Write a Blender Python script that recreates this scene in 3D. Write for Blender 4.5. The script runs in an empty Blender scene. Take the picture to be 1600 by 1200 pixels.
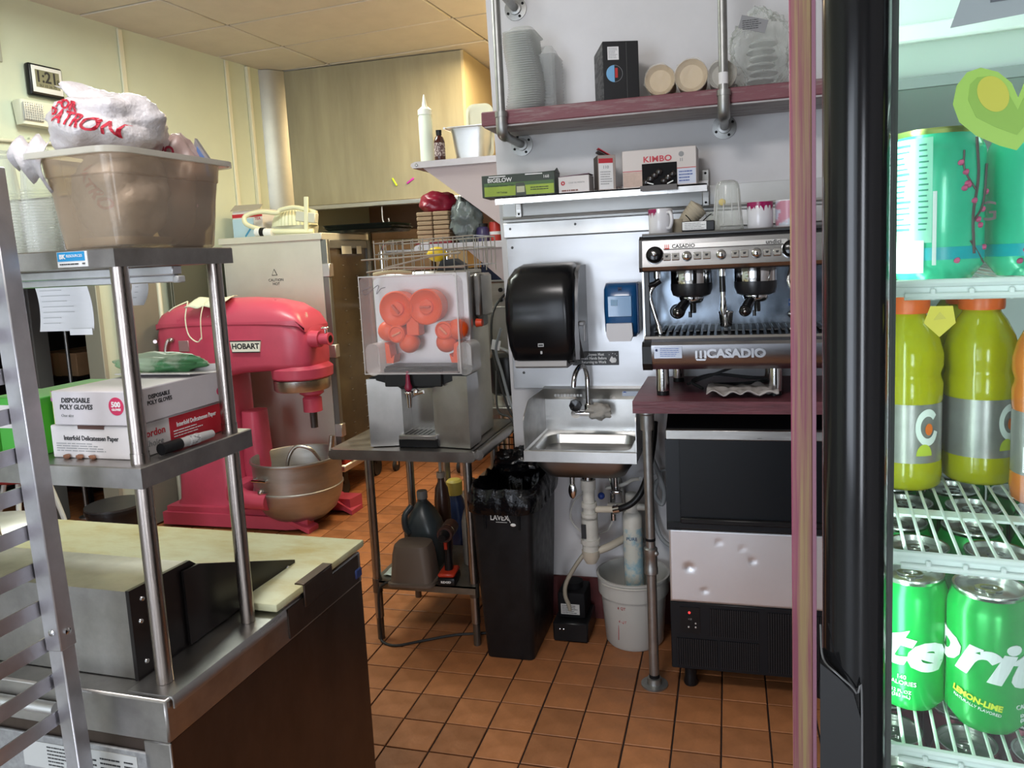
import bpy, bmesh, math, random
from mathutils import Vector, Matrix, noise
R_ = random.Random(7)
PI = math.pi
S = bpy.context.scene
COL = S.collection
# ---------------------------------------------------------------- camera
cd = bpy.data.cameras.new('camera'); cam = bpy.data.objects.new('camera', cd); COL.objects.link(cam)
cd.sensor_width = 36; cd.sensor_fit = 'HORIZONTAL'; cd.lens = 26.607; cd.clip_start = .02
cd.shift_x = -.01696; cd.shift_y = -.034
r_, u_, f_ = Vector((.966, .252, -.047)), Vector((.015, .128, .992)), Vector((-.256, .959, -.12))
f_.normalize(); r_ = (r_ - f_ * r_.dot(f_)).normalized(); u_ = r_.cross(f_)
cam.matrix_world = Matrix(((r_.x, u_.x, -f_.x, 0), (r_.y, u_.y, -f_.y, 0), (r_.z, u_.z, -f_.z, 1.6144), (0, 0, 0, 1)))
S.camera = cam
# ---------------------------------------------------------------- world, lights, exposure
S.view_settings.view_transform = 'Standard'; S.view_settings.look = 'None'
S.view_settings.gamma = 1; S.view_settings.use_curve_mapping = False
S.view_settings.exposure = 0.0
W = bpy.data.worlds.new('world'); S.world = W; W.use_nodes = True
W.node_tree.nodes['Background'].inputs[0].default_value = (.6, .7, .9, 1); W.node_tree.nodes['Background'].inputs[1].default_value = .05

def area(name, loc, size, power, col, target):
    l = bpy.data.lights.new(name, 'AREA'); l.shape = 'RECTANGLE'; l.size, l.size_y = size; l.energy = power; l.color = col
    o = bpy.data.objects.new(name, l); COL.objects.link(o); o.location = loc
    d = Vector(target) - Vector(loc); o.rotation_euler = d.to_track_quat('-Z', 'Y').to_euler()
    return o
area('shop_window_daylight', (-1.95, -3.2, 1.35), (2.6, 2.2), 108, (.80, .88, 1.0), (-.4, 3.0, 1.5))
area('sink_wall_fill', (.74, -3.2, 1.15), (.5, 2.0), 44, (.86, .91, 1.0), (-.4, 3.0, .7))  # added fill to brighten the low sink wall, no known door
area('kitchen_troffer', (-2.35, 3.1, 3.08), (1.1, .5), 49, (.90, .97, .88), (-2.35, 3.1, 0))
area('rear_troffer', (-1.45, 4.9, 3.08), (.5, 1.0), 56, (1.0, .76, .44), (-1.45, 4.9, 0))
area('shop_ceiling_lamp', (-.75, .55, 3.08), (.8, .4), 30, (1.0, .96, .94), (-.55, 2.0, 0))

area('fridge_led_bar', (.205 - .080, .677 - .006, 1.36), (1.3, .014), 1.15, (.80, 1.0, .93), (.30, .90, 1.36)).rotation_euler.rotate_axis('Z', PI / 2)
area('fridge_top_fill', (.42, .80, 1.735), (.45, .04), .22, (.80, 1.0, .94), (.40, .86, 1.3))  # added fill to brighten the fridge inside, no fixture stands there
# ---------------------------------------------------------------- materials
MC = {}
def mat(name, col, rough=.5, metal=0., nz=0, ns=8, bump=0, bs=60, alpha=1., trans=0., emit=None, es=1., coat=0, stretch=None, rvar=0, spec=.5, col2=None, thr=None):
    if name in MC: return MC[name]
    m = bpy.data.materials.new(name); m.use_nodes = True; nt = m.node_tree; N = nt.nodes; L = nt.links
    b = N['Principled BSDF']; b.inputs['Base Color'].default_value = (*col, 1); b.inputs['Roughness'].default_value = rough
    b.inputs['Metallic'].default_value = metal; b.inputs['Alpha'].default_value = alpha
    b.inputs['Transmission Weight'].default_value = trans; b.inputs['Coat Weight'].default_value = coat
    b.inputs['Specular IOR Level'].default_value = spec
    if emit: b.inputs['Emission Color'].default_value = (*emit, 1); b.inputs['Emission Strength'].default_value = es
    tc = mp = None
    def co():
        nonlocal tc, mp
        if mp is None:
            tc = N.new('ShaderNodeTexCoord'); mp = N.new('ShaderNodeMapping'); L.new(tc.outputs['Object'], mp.inputs[0])
            if stretch: mp.inputs['Scale'].default_value = stretch
        return mp.outputs[0]
    if nz or col2:
        n = N.new('ShaderNodeTexNoise'); n.inputs['Scale'].default_value = ns; n.inputs['Detail'].default_value = 6; n.inputs['Roughness'].default_value = .65
        L.new(co(), n.inputs['Vector'])
        cr = N.new('ShaderNodeValToRGB'); L.new(n.outputs['Fac'], cr.inputs[0])
        if col2:
            t0, t1 = thr or (.4, .6)
            cr.color_ramp.elements[0].position = t0; cr.color_ramp.elements[1].position = t1
            cr.color_ramp.elements[0].color = (*col, 1); cr.color_ramp.elements[1].color = (*col2, 1)
        else:
            cr.color_ramp.elements[0].position = .3; cr.color_ramp.elements[1].position = .7
            cr.color_ramp.elements[0].color = (*[c * (1 - nz) for c in col], 1); cr.color_ramp.elements[1].color = (*[min(1, c * (1 + nz)) for c in col], 1)
        L.new(cr.outputs[0], b.inputs['Base Color'])
    if rvar:
        n = N.new('ShaderNodeTexNoise'); n.inputs['Scale'].default_value = ns * 1.7; n.inputs['Detail'].default_value = 2.5
        L.new(co(), n.inputs['Vector']); mr = N.new('ShaderNodeMapRange')
        mr.inputs[1].default_value = .15; mr.inputs[2].default_value = .85; mr.inputs[3].default_value = max(.03, rough - rvar); mr.inputs[4].default_value = min(1, rough + rvar)
        L.new(n.outputs['Fac'], mr.inputs[0]); L.new(mr.outputs[0], b.inputs['Roughness'])
    if bump:
        n = N.new('ShaderNodeTexNoise'); n.inputs['Scale'].default_value = bs; n.inputs['Detail'].default_value = 4
        L.new(co(), n.inputs['Vector']); bp = N.new('ShaderNodeBump'); bp.inputs['Strength'].default_value = bump; bp.inputs['Distance'].default_value = .01
        L.new(n.outputs['Fac'], bp.inputs['Height']); L.new(bp.outputs[0], b.inputs['Normal'])
    MC[name] = m; return m

STEEL = mat('brushed_steel', (.52, .51, .49), .33, 1, nz=.12, ns=5, rvar=.1, bump=.05, bs=40, stretch=(1, 1, 9))
STEELD = mat('worn_dark_steel', (.40, .385, .37), .36, 1, nz=.3, ns=5, rvar=.12, bump=.06, bs=30)
STEELL = mat('pale_galvanised_steel', (.70, .70, .70), .42, 1, nz=.1, ns=4, rvar=.1, bump=.04, bs=12)
ALU = mat('aluminium', (.66, .66, .68), .38, 1, nz=.12, ns=10, rvar=.1)
CHROME = mat('chrome', (.75, .75, .75), .1, 1)
PIPE = mat('galvanised_pipe', (.34, .34, .33), .42, .9, nz=.15, ns=20)
BLACK = mat('black_plastic', (.009, .009, .010), .34, nz=.3, ns=9, spec=.3)
BLACKG = mat('gloss_black', (.008, .008, .009), .15)
MATTEB = mat('matte_black', (.005, .005, .006), .7, spec=.2)
RUBBER = mat('dark_rubber', (.02, .02, .02), .6)
WHITE = mat('white_plastic', (.78, .78, .76), .4)
PAPER = mat('white_paper', (.78, .77, .77), .8)
CARD = mat('white_cardboard', (.70, .66, .65), .6, nz=.06, ns=12)
PINK = mat('pink_enamel', (.50, .062, .110), .34, nz=.14, ns=3, rvar=.1, bump=.05, bs=10)
RED = mat('red_print', (.50, .015, .03), .5)
INK = mat('black_ink', (.02, .02, .022), .6)
INKW = mat('white_ink', (.85, .85, .84), .6)
BAGW = mat('white_bag_film', (.68, .64, .65), .3, alpha=.85, bump=1.0, bs=28)
BAGB = mat('black_bag_film', (.004, .004, .005), .2, bump=.6, bs=30, spec=.35)
MAROON = mat('maroon_stained_wood', (.13, .035, .045), .45, nz=.35, ns=6, bump=.2, bs=20, stretch=(1, 8, 8))
WOODW = mat('weathered_maroon_board', (.20, .07, .085), .6, ns=5, col2=(.34, .28, .27), thr=(.5, .75), bump=.3, bs=20, stretch=(1, 9, 9))
CARDB = mat('brown_cardboard', (.34, .20, .10), .75, nz=.15, ns=8)
ORANGE = mat('orange_plastic', (.88, .10, .012), .4)

def film(name, tint, fac, rough=.15, bump=0, bs=30, edge=.6, nzf=0, ns=10):
    if name in MC: return MC[name]
    m = mat(name, tint, rough, 0, bump=bump, bs=bs, spec=.6); nt = m.node_tree; N = nt.nodes; L = nt.links; b = N['Principled BSDF']
    tr = N.new('ShaderNodeBsdfTransparent'); tr.inputs[0].default_value = (*[min(1, .35 + .65 * c / max(tint)) for c in tint], 1)
    lw = N.new('ShaderNodeLayerWeight'); lw.inputs[0].default_value = .35; ma = N.new('ShaderNodeMath'); ma.operation = 'MULTIPLY_ADD'; ma.inputs[1].default_value = edge; ma.inputs[2].default_value = fac; ma.use_clamp = True
    L.new(lw.outputs['Facing'], ma.inputs[0]); mx = N.new('ShaderNodeMixShader'); L.new(ma.outputs[0], mx.inputs[0]); L.new(tr.outputs[0], mx.inputs[1]); L.new(b.outputs[0], mx.inputs[2])
    L.new(mx.outputs[0], N['Material Output'].inputs['Surface']); return m
def glassm(name, tint, refl=.05, rough=.02):
    m = bpy.data.materials.new(name); m.use_nodes = True; nt = m.node_tree; N = nt.nodes; L = nt.links; N.remove(N['Principled BSDF'])
    tr = N.new('ShaderNodeBsdfTransparent'); tr.inputs[0].default_value = (*tint, 1); gl = N.new('ShaderNodeBsdfGlossy'); gl.inputs['Roughness'].default_value = rough
    fr = N.new('ShaderNodeFresnel'); fr.inputs[0].default_value = 1.45; mx = N.new('ShaderNodeMixShader'); ma = N.new('ShaderNodeMath'); ma.operation = 'MULTIPLY_ADD'; ma.inputs[1].default_value = 1; ma.inputs[2].default_value = refl - .04; ma.use_clamp = True
    L.new(fr.outputs[0], ma.inputs[0]); L.new(ma.outputs[0], mx.inputs[0]); L.new(tr.outputs[0], mx.inputs[1]); L.new(gl.outputs[0], mx.inputs[2]); L.new(mx.outputs[0], N['Material Output'].inputs['Surface']); return m
def dice(me, step, axes=(0, 2)):
    # slice a mesh into strips so that it can follow a curved surface
    bm = bmesh.new(); bm.from_mesh(me)
    for ax in axes:
        cs = [v.co[ax] for v in bm.verts]; k = math.ceil(min(cs) / step)
        while k * step < max(cs):
            co = Vector(); co[ax] = k * step; no = Vector(); no[ax] = 1
            bmesh.ops.bisect_plane(bm, geom=bm.verts[:] + bm.edges[:] + bm.faces[:], plane_co=co, plane_no=no, dist=1e-7); k += 1
    bm.to_mesh(me); bm.free()
def on_surface(o, target, gap=.0026):
    # press flat lettering onto the surface of a crumpled object (both in the same local frame), along +y
    from mathutils.bvhtree import BVHTree
    dice(o.data, .005); me = target.data; tree = BVHTree.FromPolygons([v.co[:] for v in me.vertices], [p.vertices[:] for p in me.polygons])
    for v in o.data.vertices:
        h = tree.ray_cast(Vector((v.co.x, -3, v.co.z)), Vector((0, 1, 0)))
        if h[0] is not None: v.co.y = h[0].y - gap
    return o
# ---------------------------------------------------------------- mesh builder
def catmull(P, n=6):
    P = [Vector(p) for p in P]; out = []
    Q = [P[0] * 2 - P[1]] + P + [P[-1] * 2 - P[-2]]
    for i in range(1, len(Q) - 2):
        a, b, c, d = Q[i - 1:i + 3]
        for k in range(n):
            t = k / n; out.append(.5 * ((2 * b) + (c - a) * t + (2 * a - 5 * b + 4 * c - d) * t * t + (3 * b - a - 3 * c + d) * t ** 3))
    out.append(P[-1]); return out
CLEARM = film('cloudy_plastic', (.82, .84, .80), .16, .2, edge=.5)
BAGC = film('clear_bag_film', (.80, .82, .80), .06, .12, bump=.8, bs=22, edge=.55)
class B:
    def __init__(s): s.bm = bmesh.new(); s.mi = 0
    def face(s, vs):
        try: f = s.bm.faces.new(vs); f.material_index = s.mi; return f
        except ValueError: pass
    def box(s, x0, x1, y0, y1, z0, z1, bev=0, seg=1, rot=None, piv=None):
        if bev:
            t = bmesh.new(); bmesh.ops.create_cube(t, size=1)
            for v in t.verts: v.co = Vector(((x0 + x1) / 2 + v.co.x * (x1 - x0), (y0 + y1) / 2 + v.co.y * (y1 - y0), (z0 + z1) / 2 + v.co.z * (z1 - z0)))
            bmesh.ops.bevel(t, geom=t.edges[:], offset=min(bev, .49 * min(abs(x1 - x0), abs(y1 - y0), abs(z1 - z0))), segments=seg, profile=.5, affect='EDGES')
            mp = {v: s.bm.verts.new(v.co) for v in t.verts}; new = list(mp.values())
            for f in t.faces: s.face([mp[v] for v in f.verts])
            t.free()
        else:
            new = [s.bm.verts.new((x, y, z)) for z in (z0, z1) for y in (y0, y1) for x in (x0, x1)]
            for q in ((0, 2, 3, 1), (4, 5, 7, 6), (0, 1, 5, 4), (2, 6, 7, 3), (0, 4, 6, 2), (1, 3, 7, 5)): s.face([new[i] for i in q])
        if rot:
            c = Vector(piv or ((x0 + x1) / 2, (y0 + y1) / 2, (z0 + z1) / 2))
            bmesh.ops.transform(s.bm, matrix=Matrix.Translation(c) @ rot @ Matrix.Translation(-c), verts=new)
        return s
    def rings(s, rs, cap0=True, cap1=True, closed=True):
        V = [[s.bm.verts.new(p) for p in r] for r in rs]; n = len(rs[0])
        for a, b in zip(V, V[1:]):
            for i in range(n if closed else n - 1): s.face([a[i], a[(i + 1) % n], b[(i + 1) % n], b[i]])
        if cap0: s.face(V[0][::-1])
        if cap1: s.face(V[-1])
        return s
    def cyl(s, p, q, r, r2=None, seg=16, cap=True):
        return s.tube([p, q], r, seg, False, r2, cap)
    def tube(s, pts, r, seg=8, smooth=True, r2=None, cap=True, n=5):
        P = catmull(pts, n) if smooth and len(pts) > 2 else [Vector(p) for p in pts]
        rs = []; up = None
        for i, p in enumerate(P):
            d = (P[min(i + 1, len(P) - 1)] - P[max(i - 1, 0)])
            if d.length < 1e-9: d = Vector((0, 0, 1))
            d.normalize()
            if up is None:
                up = Vector((0, 0, 1)) if abs(d.z) < .9 else Vector((1, 0, 0))
            up = (up - d * up.dot(d))
            if up.length < 1e-4: up = d.orthogonal()
            up.normalize(); w = d.cross(up)
            rr = r + ((r2 - r) * i / (len(P) - 1) if r2 is not None else 0)
            rs.append([p + (up * math.sin(a) + w * -math.cos(a)) * rr for a in [2 * PI * k / seg for k in range(seg)]])
        return s.rings(rs, cap, cap)
    def lathe(s, prof, c=(0, 0, 0), seg=24, axis='z', cap0=True, cap1=True, M=None, arc=None):
        c = Vector(c); rs = []
        A = {'z': Matrix.Identity(3), 'y': Matrix.Rotation(-PI / 2, 3, 'X'), '-y': Matrix.Rotation(PI / 2, 3, 'X'), 'x': Matrix.Rotation(PI / 2, 3, 'Y'), '-x': Matrix.Rotation(-PI / 2, 3, 'Y')}[axis]
        if M: A = M.to_3x3()
        for r, z in prof:
            rs.append([c + A @ Vector((max(r, 1e-5) * math.cos(2 * PI * k / seg), max(r, 1e-5) * math.sin(2 * PI * k / seg), z)) for k in range(seg)])
        return s.rings(rs, cap0, cap1)
    def rr(s, loops, c=(0, 0), cap0=True, cap1=True, n=4):
        rs = []   # loops: (z, w, d, r[, ox, oy])
        for l in loops:
            z, w, d, r = l[:4]; ox, oy = l[4:6] if len(l) > 4 else (0, 0); r = min(r, w / 2 - 1e-4, d / 2 - 1e-4); ring = []
            for q, (sx, sy) in enumerate(((1, 1), (-1, 1), (-1, -1), (1, -1))):
                for k in range(n + 1):
                    a = q * PI / 2 + k / n * PI / 2
                    ring.append(Vector((c[0] + ox + sx * (w / 2 - r) + r * math.cos(a), c[1] + oy + sy * (d / 2 - r) + r * math.sin(a), z)))
            rs.append(ring)
        return s.rings(rs, cap0, cap1)
    def prism(s, poly, a0, a1, ax='x'):
        f = {'x': lambda a, p: (a, p[0], p[1]), 'y': lambda a, p: (p[0], a, p[1]), 'z': lambda a, p: (p[0], p[1], a)}[ax]
        return s.rings([[Vector(f(a0, p)) for p in poly], [Vector(f(a1, p)) for p in poly]])
    def ball(s, c, r, sc=(1, 1, 1), seg=16, rn=10, wob=0, wf=8, seed=0):
        c = Vector(c); rs = []
        for j in range(rn + 1):
            t = PI * j / rn; ring = []
            for k in range(seg):
                a = 2 * PI * k / seg; d = Vector((math.sin(t) * math.cos(a), math.sin(t) * math.sin(a), -math.cos(t)))
                q = r * (1 + (wob * noise.noise(d * wf + Vector((seed, seed * 2, 0))) if wob else 0))
                ring.append(c + Vector((d.x * q * sc[0], d.y * q * sc[1], d.z * q * sc[2])))
            rs.append(ring)
        return s.rings(rs)
    def build(s, name, m, parent=None, W=False, smooth=40, kind=None, label=None, xf=None, solid=0):
        bmesh.ops.remove_doubles(s.bm, verts=s.bm.verts[:], dist=1e-6)
        bmesh.ops.recalc_face_normals(s.bm, faces=s.bm.faces[:])
        if xf: bmesh.ops.transform(s.bm, matrix=xf, verts=s.bm.verts[:])
        if W and parent:
            bmesh.ops.transform(s.bm, matrix=RM[root(parent)].inverted(), verts=s.bm.verts[:])
        me = bpy.data.meshes.new(name); s.bm.to_mesh(me); s.bm.free()
        for q in (m if isinstance(m, (list, tuple)) else [m]): me.materials.append(q)
        if smooth: me.shade_smooth(); me.set_sharp_from_angle(angle=math.radians(smooth))
        o = bpy.data.objects.new(name, me); COL.objects.link(o)
        if parent: o.parent = parent
        if kind: o['kind'] = kind
        if label: o['label'] = label
        if solid: md = o.modifiers.new('thick', 'SOLIDIFY'); md.thickness = solid; md.offset = -1
        return o
RM = {}
def root(o):
    while o.parent: o = o.parent
    return o
def T(name, label, cat, loc=(0, 0, 0), rz=0, group=None):
    o = bpy.data.objects.new(name, None); COL.objects.link(o); o.location = loc; o.rotation_euler = (0, 0, rz); o.empty_display_size = .05
    o['label'] = label; o['category'] = cat
    if group: o['group'] = group
    RM[o] = Matrix.Translation(loc) @ Matrix.Rotation(rz, 4, 'Z'); return o
def dup(rt, loc=None, rz=None, label=None):
    r = rt.copy(); COL.objects.link(r)
    if loc is not None: r.location = loc
    if rz is not None: r.rotation_euler = (0, 0, rz)
    if label: r['label'] = label
    for ch in rt.children:
        c = ch.copy(); COL.objects.link(c); c.parent = r
        for g in ch.children:
            d = g.copy(); COL.objects.link(d); d.parent = c
    return r
def tag(o, label, cat, group=None, kind=None):
    o['label'] = label; o['category'] = cat
    if group: o['group'] = group
    if kind: o['kind'] = kind
    return o
def struct(b, name, m, parent=None, **k):
    o = b.build(name, m, parent, **k)
    if parent is None: o['kind'] = 'structure'; RM[o] = Matrix.Identity(4)
    return o
FACE = {'-y': Matrix.Rotation(PI / 2, 4, 'X'), 'x': Matrix.Rotation(PI / 2, 4, 'Z') @ Matrix.Rotation(PI / 2, 4, 'X'), 'z': Matrix.Identity(4), '-x': Matrix.Rotation(-PI / 2, 4, 'Z') @ Matrix.Rotation(PI / 2, 4, 'X')}
def text(body, size, m, parent, loc, face='-y', bold=0, ext=.0003, sx=1, tilt=0, wrap=0, name='lettering', align='CENTER', shear=0, W=False, space=1):
    c = bpy.data.curves.new('t', 'FONT'); c.body = body; c.size = size; c.align_x = align; c.align_y = 'CENTER'; c.offset = bold; c.extrude = ext; c.shear = shear
    c.resolution_u = 2 if size < .02 else 4; c.space_character = space
    o = bpy.data.objects.new('t', c); me = bpy.data.meshes.new_from_object(o); bpy.data.objects.remove(o); bpy.data.curves.remove(c)
    me.name = name; me.materials.clear(); me.materials.append(m)
    if wrap:
        for v in me.vertices:
            a = v.co.x * sx / wrap; rad = wrap + v.co.z; v.co = Vector((math.sin(a) * rad, v.co.y, math.cos(a) * rad - wrap))
    else:
        for v in me.vertices: v.co.x *= sx
    F = FACE[face] if isinstance(face, str) else face
    X = Matrix.Translation(loc) @ F @ Matrix.Rotation(tilt, 4, 'Z')
    if W: X = RM[root(parent)].inverted() @ X
    me.transform(X)
    q = bpy.data.objects.new(name, me); COL.objects.link(q); q.parent = parent; return q
def print_lines(parent, x0, x1, z0, z1, n, loc, face='-y', m=None, seed=1, th=.35, name='fine_print'):
    rr = random.Random(seed); b = B(); h = (z1 - z0) / n
    for i in range(n):
        z = z1 - (i + .5) * h; x = x0; e = x1 - rr.random() * (x1 - x0) * .35
        while x < e:
            w = (x1 - x0) * rr.uniform(.05, .2); b.box(x, min(x + w, e), z - h * th / 2, z + h * th / 2, 0, .0003); x += w + (x1 - x0) * .02
    F = FACE[face] if isinstance(face, str) else face
    return b.build(name, m or INK, parent, smooth=0, xf=Matrix.Translation(loc) @ F)
# ================================================================ SETTING
def tile_mat():
    m = mat('quarry_tile', (.335, .130, .049), .45, nz=.22, ns=9, rvar=.15, bump=.12, bs=35); nt = m.node_tree; N = nt.nodes; L = nt.links
    b = N['Principled BSDF']; src = b.inputs['Base Color'].links[0].from_socket
    oi = N.new('ShaderNodeObjectInfo'); hs = N.new('ShaderNodeHueSaturation'); mr = N.new('ShaderNodeMapRange')
    mr.inputs[3].default_value = .78; mr.inputs[4].default_value = 1.22
    L.new(oi.outputs['Random'], mr.inputs[0]); L.new(mr.outputs[0], hs.inputs['Value']); L.new(src, hs.inputs['Color']); L.new(hs.outputs[0], b.inputs['Base Color'])
    return m
TILE = tile_mat(); SHOPF = mat('shop_floor_vinyl', (.42, .41, .40), .4, nz=.1, ns=3)
GROUT = mat('dark_grout', (.022, .010, .007), .85, nz=.3, ns=20)
WALLL = mat('cream_wall_panel', (.57, .62, .485), .5, nz=.04, ns=2)
WALLR = mat('white_painted_wall', (.66, .65, .66), .45, nz=.05, ns=3, bump=.03, bs=6)
CEIL = mat('ceiling_tile_board', (.62, .58, .49), .85, nz=.05, ns=5, bump=.08, bs=80)
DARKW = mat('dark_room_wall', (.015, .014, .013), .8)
b = B(); b.box(-5.6, 2.0, -3.4, 6.9, -.05, -.004); FLOOR = struct(b, 'floor', GROUT)
b = B(); b.box(-5.6, 2.0, -3.4, .82, -.004, .0012); b.build('shop_flooring', SHOPF, FLOOR, smooth=0)
# tiles: bevelled slabs
def tile_mesh():
    b = B(); w = .1512 / 2; b.rings([[Vector((sx * q, sy * q, z)) for sx, sy in ((-1, -1), (1, -1), (1, 1), (-1, 1))] for q, z in ((w, -.004), (w, 0), (w - .002, .0015))], False, True)
    me = bpy.data.meshes.new('tile'); b.bm.to_mesh(me); b.bm.free(); me.materials.append(TILE); return me
tm = tile_mesh(); PT = .157; cand = []
def vis(x, y):
    v = Vector((x, y, -1.6144)); d = v.dot(f_); 
    if d < .3: return None
    return 827 + 1182.5 * v.dot(r_) / d, 546 - 1182.5 * v.dot(u_) / d, d
for i in range(-28, 22):
    for j in range(-40, 26):
        x = -1.3025 + (i + .5) * PT; y = 2.6298 + (j + .5) * PT
        if y > 6.8 or y < .8 or x > 1.9 or x < -5.4: continue
        p = vis(x, y); sc = 0
        if p:
            u, v, d = p
            if 555 < u < 1300 and 640 < v < 1290 and not (u < 570 and v > 860): sc = 1 / d ** 3
            elif 420 < u < 620 and 700 < v < 860: sc = 1 / d ** 3
        cand.append((sc, x, y))
cand.sort(reverse=True)
rest = B(); nt_ = 0
for sc, x, y in cand:
    if sc > 0 and nt_ < 298:
        o = bpy.data.objects.new('tile', tm); COL.objects.link(o); o.parent = FLOOR; o.location = (x + R_.uniform(-.0006, .0006), y + R_.uniform(-.0006, .0006), R_.uniform(-.0006, .0006)); nt_ += 1
    else:
        w = .1512 / 2; rest.box(x - w, x + w, y - w, y + w, -.004, .0012)
rest.build('tile', TILE, FLOOR, smooth=0, kind='stuff')
# ceiling : local frame turned with the grid
CM = Matrix.Translation((-2.98, 4.89, 3.15)) @ Matrix.Rotation(-.08, 4, 'Z')
b = B(); b.box(-3.2, 5.2, -8.6, 2.2, .03, .08); CE = struct(b, 'ceiling', CEIL, xf=CM)
ct = B(); ct.box(.008, 1.297, .008, .537, .0, .02, bev=.005)
ctm = None
for i in range(-2, 4):
    for j in range(-9, 4):
        if ctm is None:
            o = ct.build('ceiling_panel', CEIL, CE); ctm = o.data
        else:
            o = bpy.data.objects.new('ceiling_panel', ctm); COL.objects.link(o); o.parent = CE
        o.matrix_local = CM @ Matrix.Translation((i * 1.305, j * .545, R_.uniform(-.0015, .0015)))
g = B()
for i in range(-2, 5): g.box(i * 1.305 - .011, i * 1.305 + .011, -5, 2.1, .012, .03)
for j in range(-9, 5): g.box(-2.6, 5.2, j * .545 - .011, j * .545 + .011, .0121, .0301)
g.build('grid_rail', mat('grid_rail_paint', (.10, .09, .07), .6), CE, smooth=0, xf=CM)
# left wall, local x into the room, y along
WL = Matrix.Translation((-3.68, 3.8, 0)) @ Matrix.Rotation(-.1294, 4, 'Z')
b = B(); b.box(-.12, 0, -.035, 2.95, 0, 3.2); b.box(-.12, 0, -7.2, -1.5, 0, 3.2); b.box(-.12, 0, -1.5, -.035, 1.78, 3.2)
WALL_L = struct(b, 'wall_left', WALLL, smooth=0, xf=WL)
b = B(); b.box(0, .012, .05, 2.2, 0, .12, bev=.004); struct(b, 'baseboard_left', MAROON, xf=WL)
TR = mat('cream_batten_paint', (.70, .69, .53), .4)
def wl(y0, y1, z0, z1, th, n, m=TR): b = B(); b.box(0, th, y0, y1, z0, z1, bev=min(th * .4, .004)); struct(b, 'trim_%d' % n, m, xf=WL)
wl(-.47, -.44, 2.78, 3.15, .012, 1, mat('grey_batten', (.36, .37, .3), .5)); wl(.30, .335, 1.8, 3.14, .014, 2); wl(1.19, 1.225, 1.8, 3.14, .016, 3); wl(1.40, 1.43, 1.8, 3.14, .03, 4)
b = B(); b.tube([(.014, -.9, 2.345), (.014, -.12, 2.39)], .011, 10, False); b.tube([(.014, -.16, 2.388), (.014, -.12, 2.39)], .015, 10, False); b.box(0, .02, -.35, -.32, 2.35, 2.40)
struct(b, 'trim_5', mat('conduit_paint', (.62, .62, .48), .4), xf=WL)
# doorway in the left wall
b = B(); b.box(-.128, .008, -.05, -.02, 0, 1.79, bev=.003); b.box(-.128, .008, -1.52, -1.49, 0, 1.79, bev=.003); b.box(-.128, .008, -1.5, -.035, 1.77, 1.8, bev=.003)
struct(b, 'door_1', mat('door_jamb_paint', (.34, .33, .25), .5), xf=WL)
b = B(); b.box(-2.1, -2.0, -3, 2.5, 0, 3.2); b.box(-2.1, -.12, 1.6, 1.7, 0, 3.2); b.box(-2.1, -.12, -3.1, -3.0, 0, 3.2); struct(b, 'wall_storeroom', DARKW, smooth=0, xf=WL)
t = T('storeroom_post', 'grey post standing in the dark doorway at left', 'post', tuple(WL @ Vector((-.75, .05, 0))))
b = B(); b.box(-.07, .07, -.06, .06, 0, 2.4, bev=.006); b.build('shaft', mat('dim_grey_paint', (.12, .12, .115), .6), t)
t = T('storeroom_pole', 'thin metal pole in the dark doorway beside grey post', 'pole', tuple(WL @ Vector((-.6, .17, 0))))
b = B(); b.tube([(0, 0, 0), (0, 0, 2.3)], .012, 10, False); b.lathe([(.05, 0), (.05, .01), (.015, .02)]); b.build('shaft', PIPE, t)
t = T('storeroom_carton', 'brown carton on a dark rack inside the doorway', 'box', tuple(WL @ Vector((-.9, .5, .95))), -.13)
b = B(); b.box(-.2, .2, -.2, .2, 0, .16, bev=.004); b.build('carton_body', CARDB, t); b = B(); b.box(-.03, .03, -.201, .201, -.001, .161); b.build('tape', mat('tan_tape', (.4, .27, .13), .3), t, smooth=0)
t = T('storeroom_rack', 'dark metal rack holding a carton inside the doorway', 'rack', tuple(WL @ Vector((-.9, .5, 0))), -.13)
b = B(); b.box(-.26, .26, -.26, .26, .925, .949, bev=.003); b.build('shelf_board', MATTEB, t); b = B(); b.box(-.26, .26, -.26, .26, .3, .32); b.build('shelf_board', MATTEB, t)
for sx in (-1, 1):
    for sy in (-1, 1): b = B(); b.box(sx * .25 - .012, sx * .25 + .012, sy * .25 - .012, sy * .25 + .012, 0, .925); b.build('post', MATTEB, t)
# right wall (sink wall) with stub end, wall behind, rear wall, shop side
b = B(); b.prism([(-.925, 0), (-.975, 3.2), (1.9, 3.2), (1.9, 0)], 3.18, 3.32, 'y'); WALL_R = struct(b, 'wall_right', WALLR, smooth=0)
b = B(); b.box(-.92, 1.5, 3.165, 3.18, 0, .19, bev=.003); struct(b, 'baseboard_right', mat('maroon_base_paint', (.10, .022, .022), .5, nz=.2, ns=8))
b = B(); b.box(-.97, -.90, 3.32, 6.7, 0, 3.2); struct(b, 'wall_kitchen_side', mat('kitchen_wall_paint', (.60, .55, .42), .5), smooth=0)
b = B(); b.box(-4.2, -.9, 6.7, 6.8, 0, 3.2); struct(b, 'wall_back', mat('brown_back_wall', (.30, .17, .10), .6, nz=.2, ns=4), smooth=0)
b = B(); b.box(1.9, 2.0, -3.4, 6.8, 0, 3.2); struct(b, 'wall_shop_side', mat('shop_wall_paint', (.42, .38, .38), .6), smooth=0)
b = B()
for q in ((-5, -3.3, 0, 3.2), (-.6, .48, 0, 3.2), (1.0, 2.7, 0, 3.2), (.48, 1.0, 2.15, 3.2), (.48, 1.0, 0, .15), (-3.3, -.6, 0, .25), (-3.3, -.6, 2.6, 3.2)): b.box(q[0], q[1], -3.4, -3.3, q[2], q[3])
struct(b, 'wall_front', mat('shop_wall_paint', (.42, .38, .38), .6), smooth=0)
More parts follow.
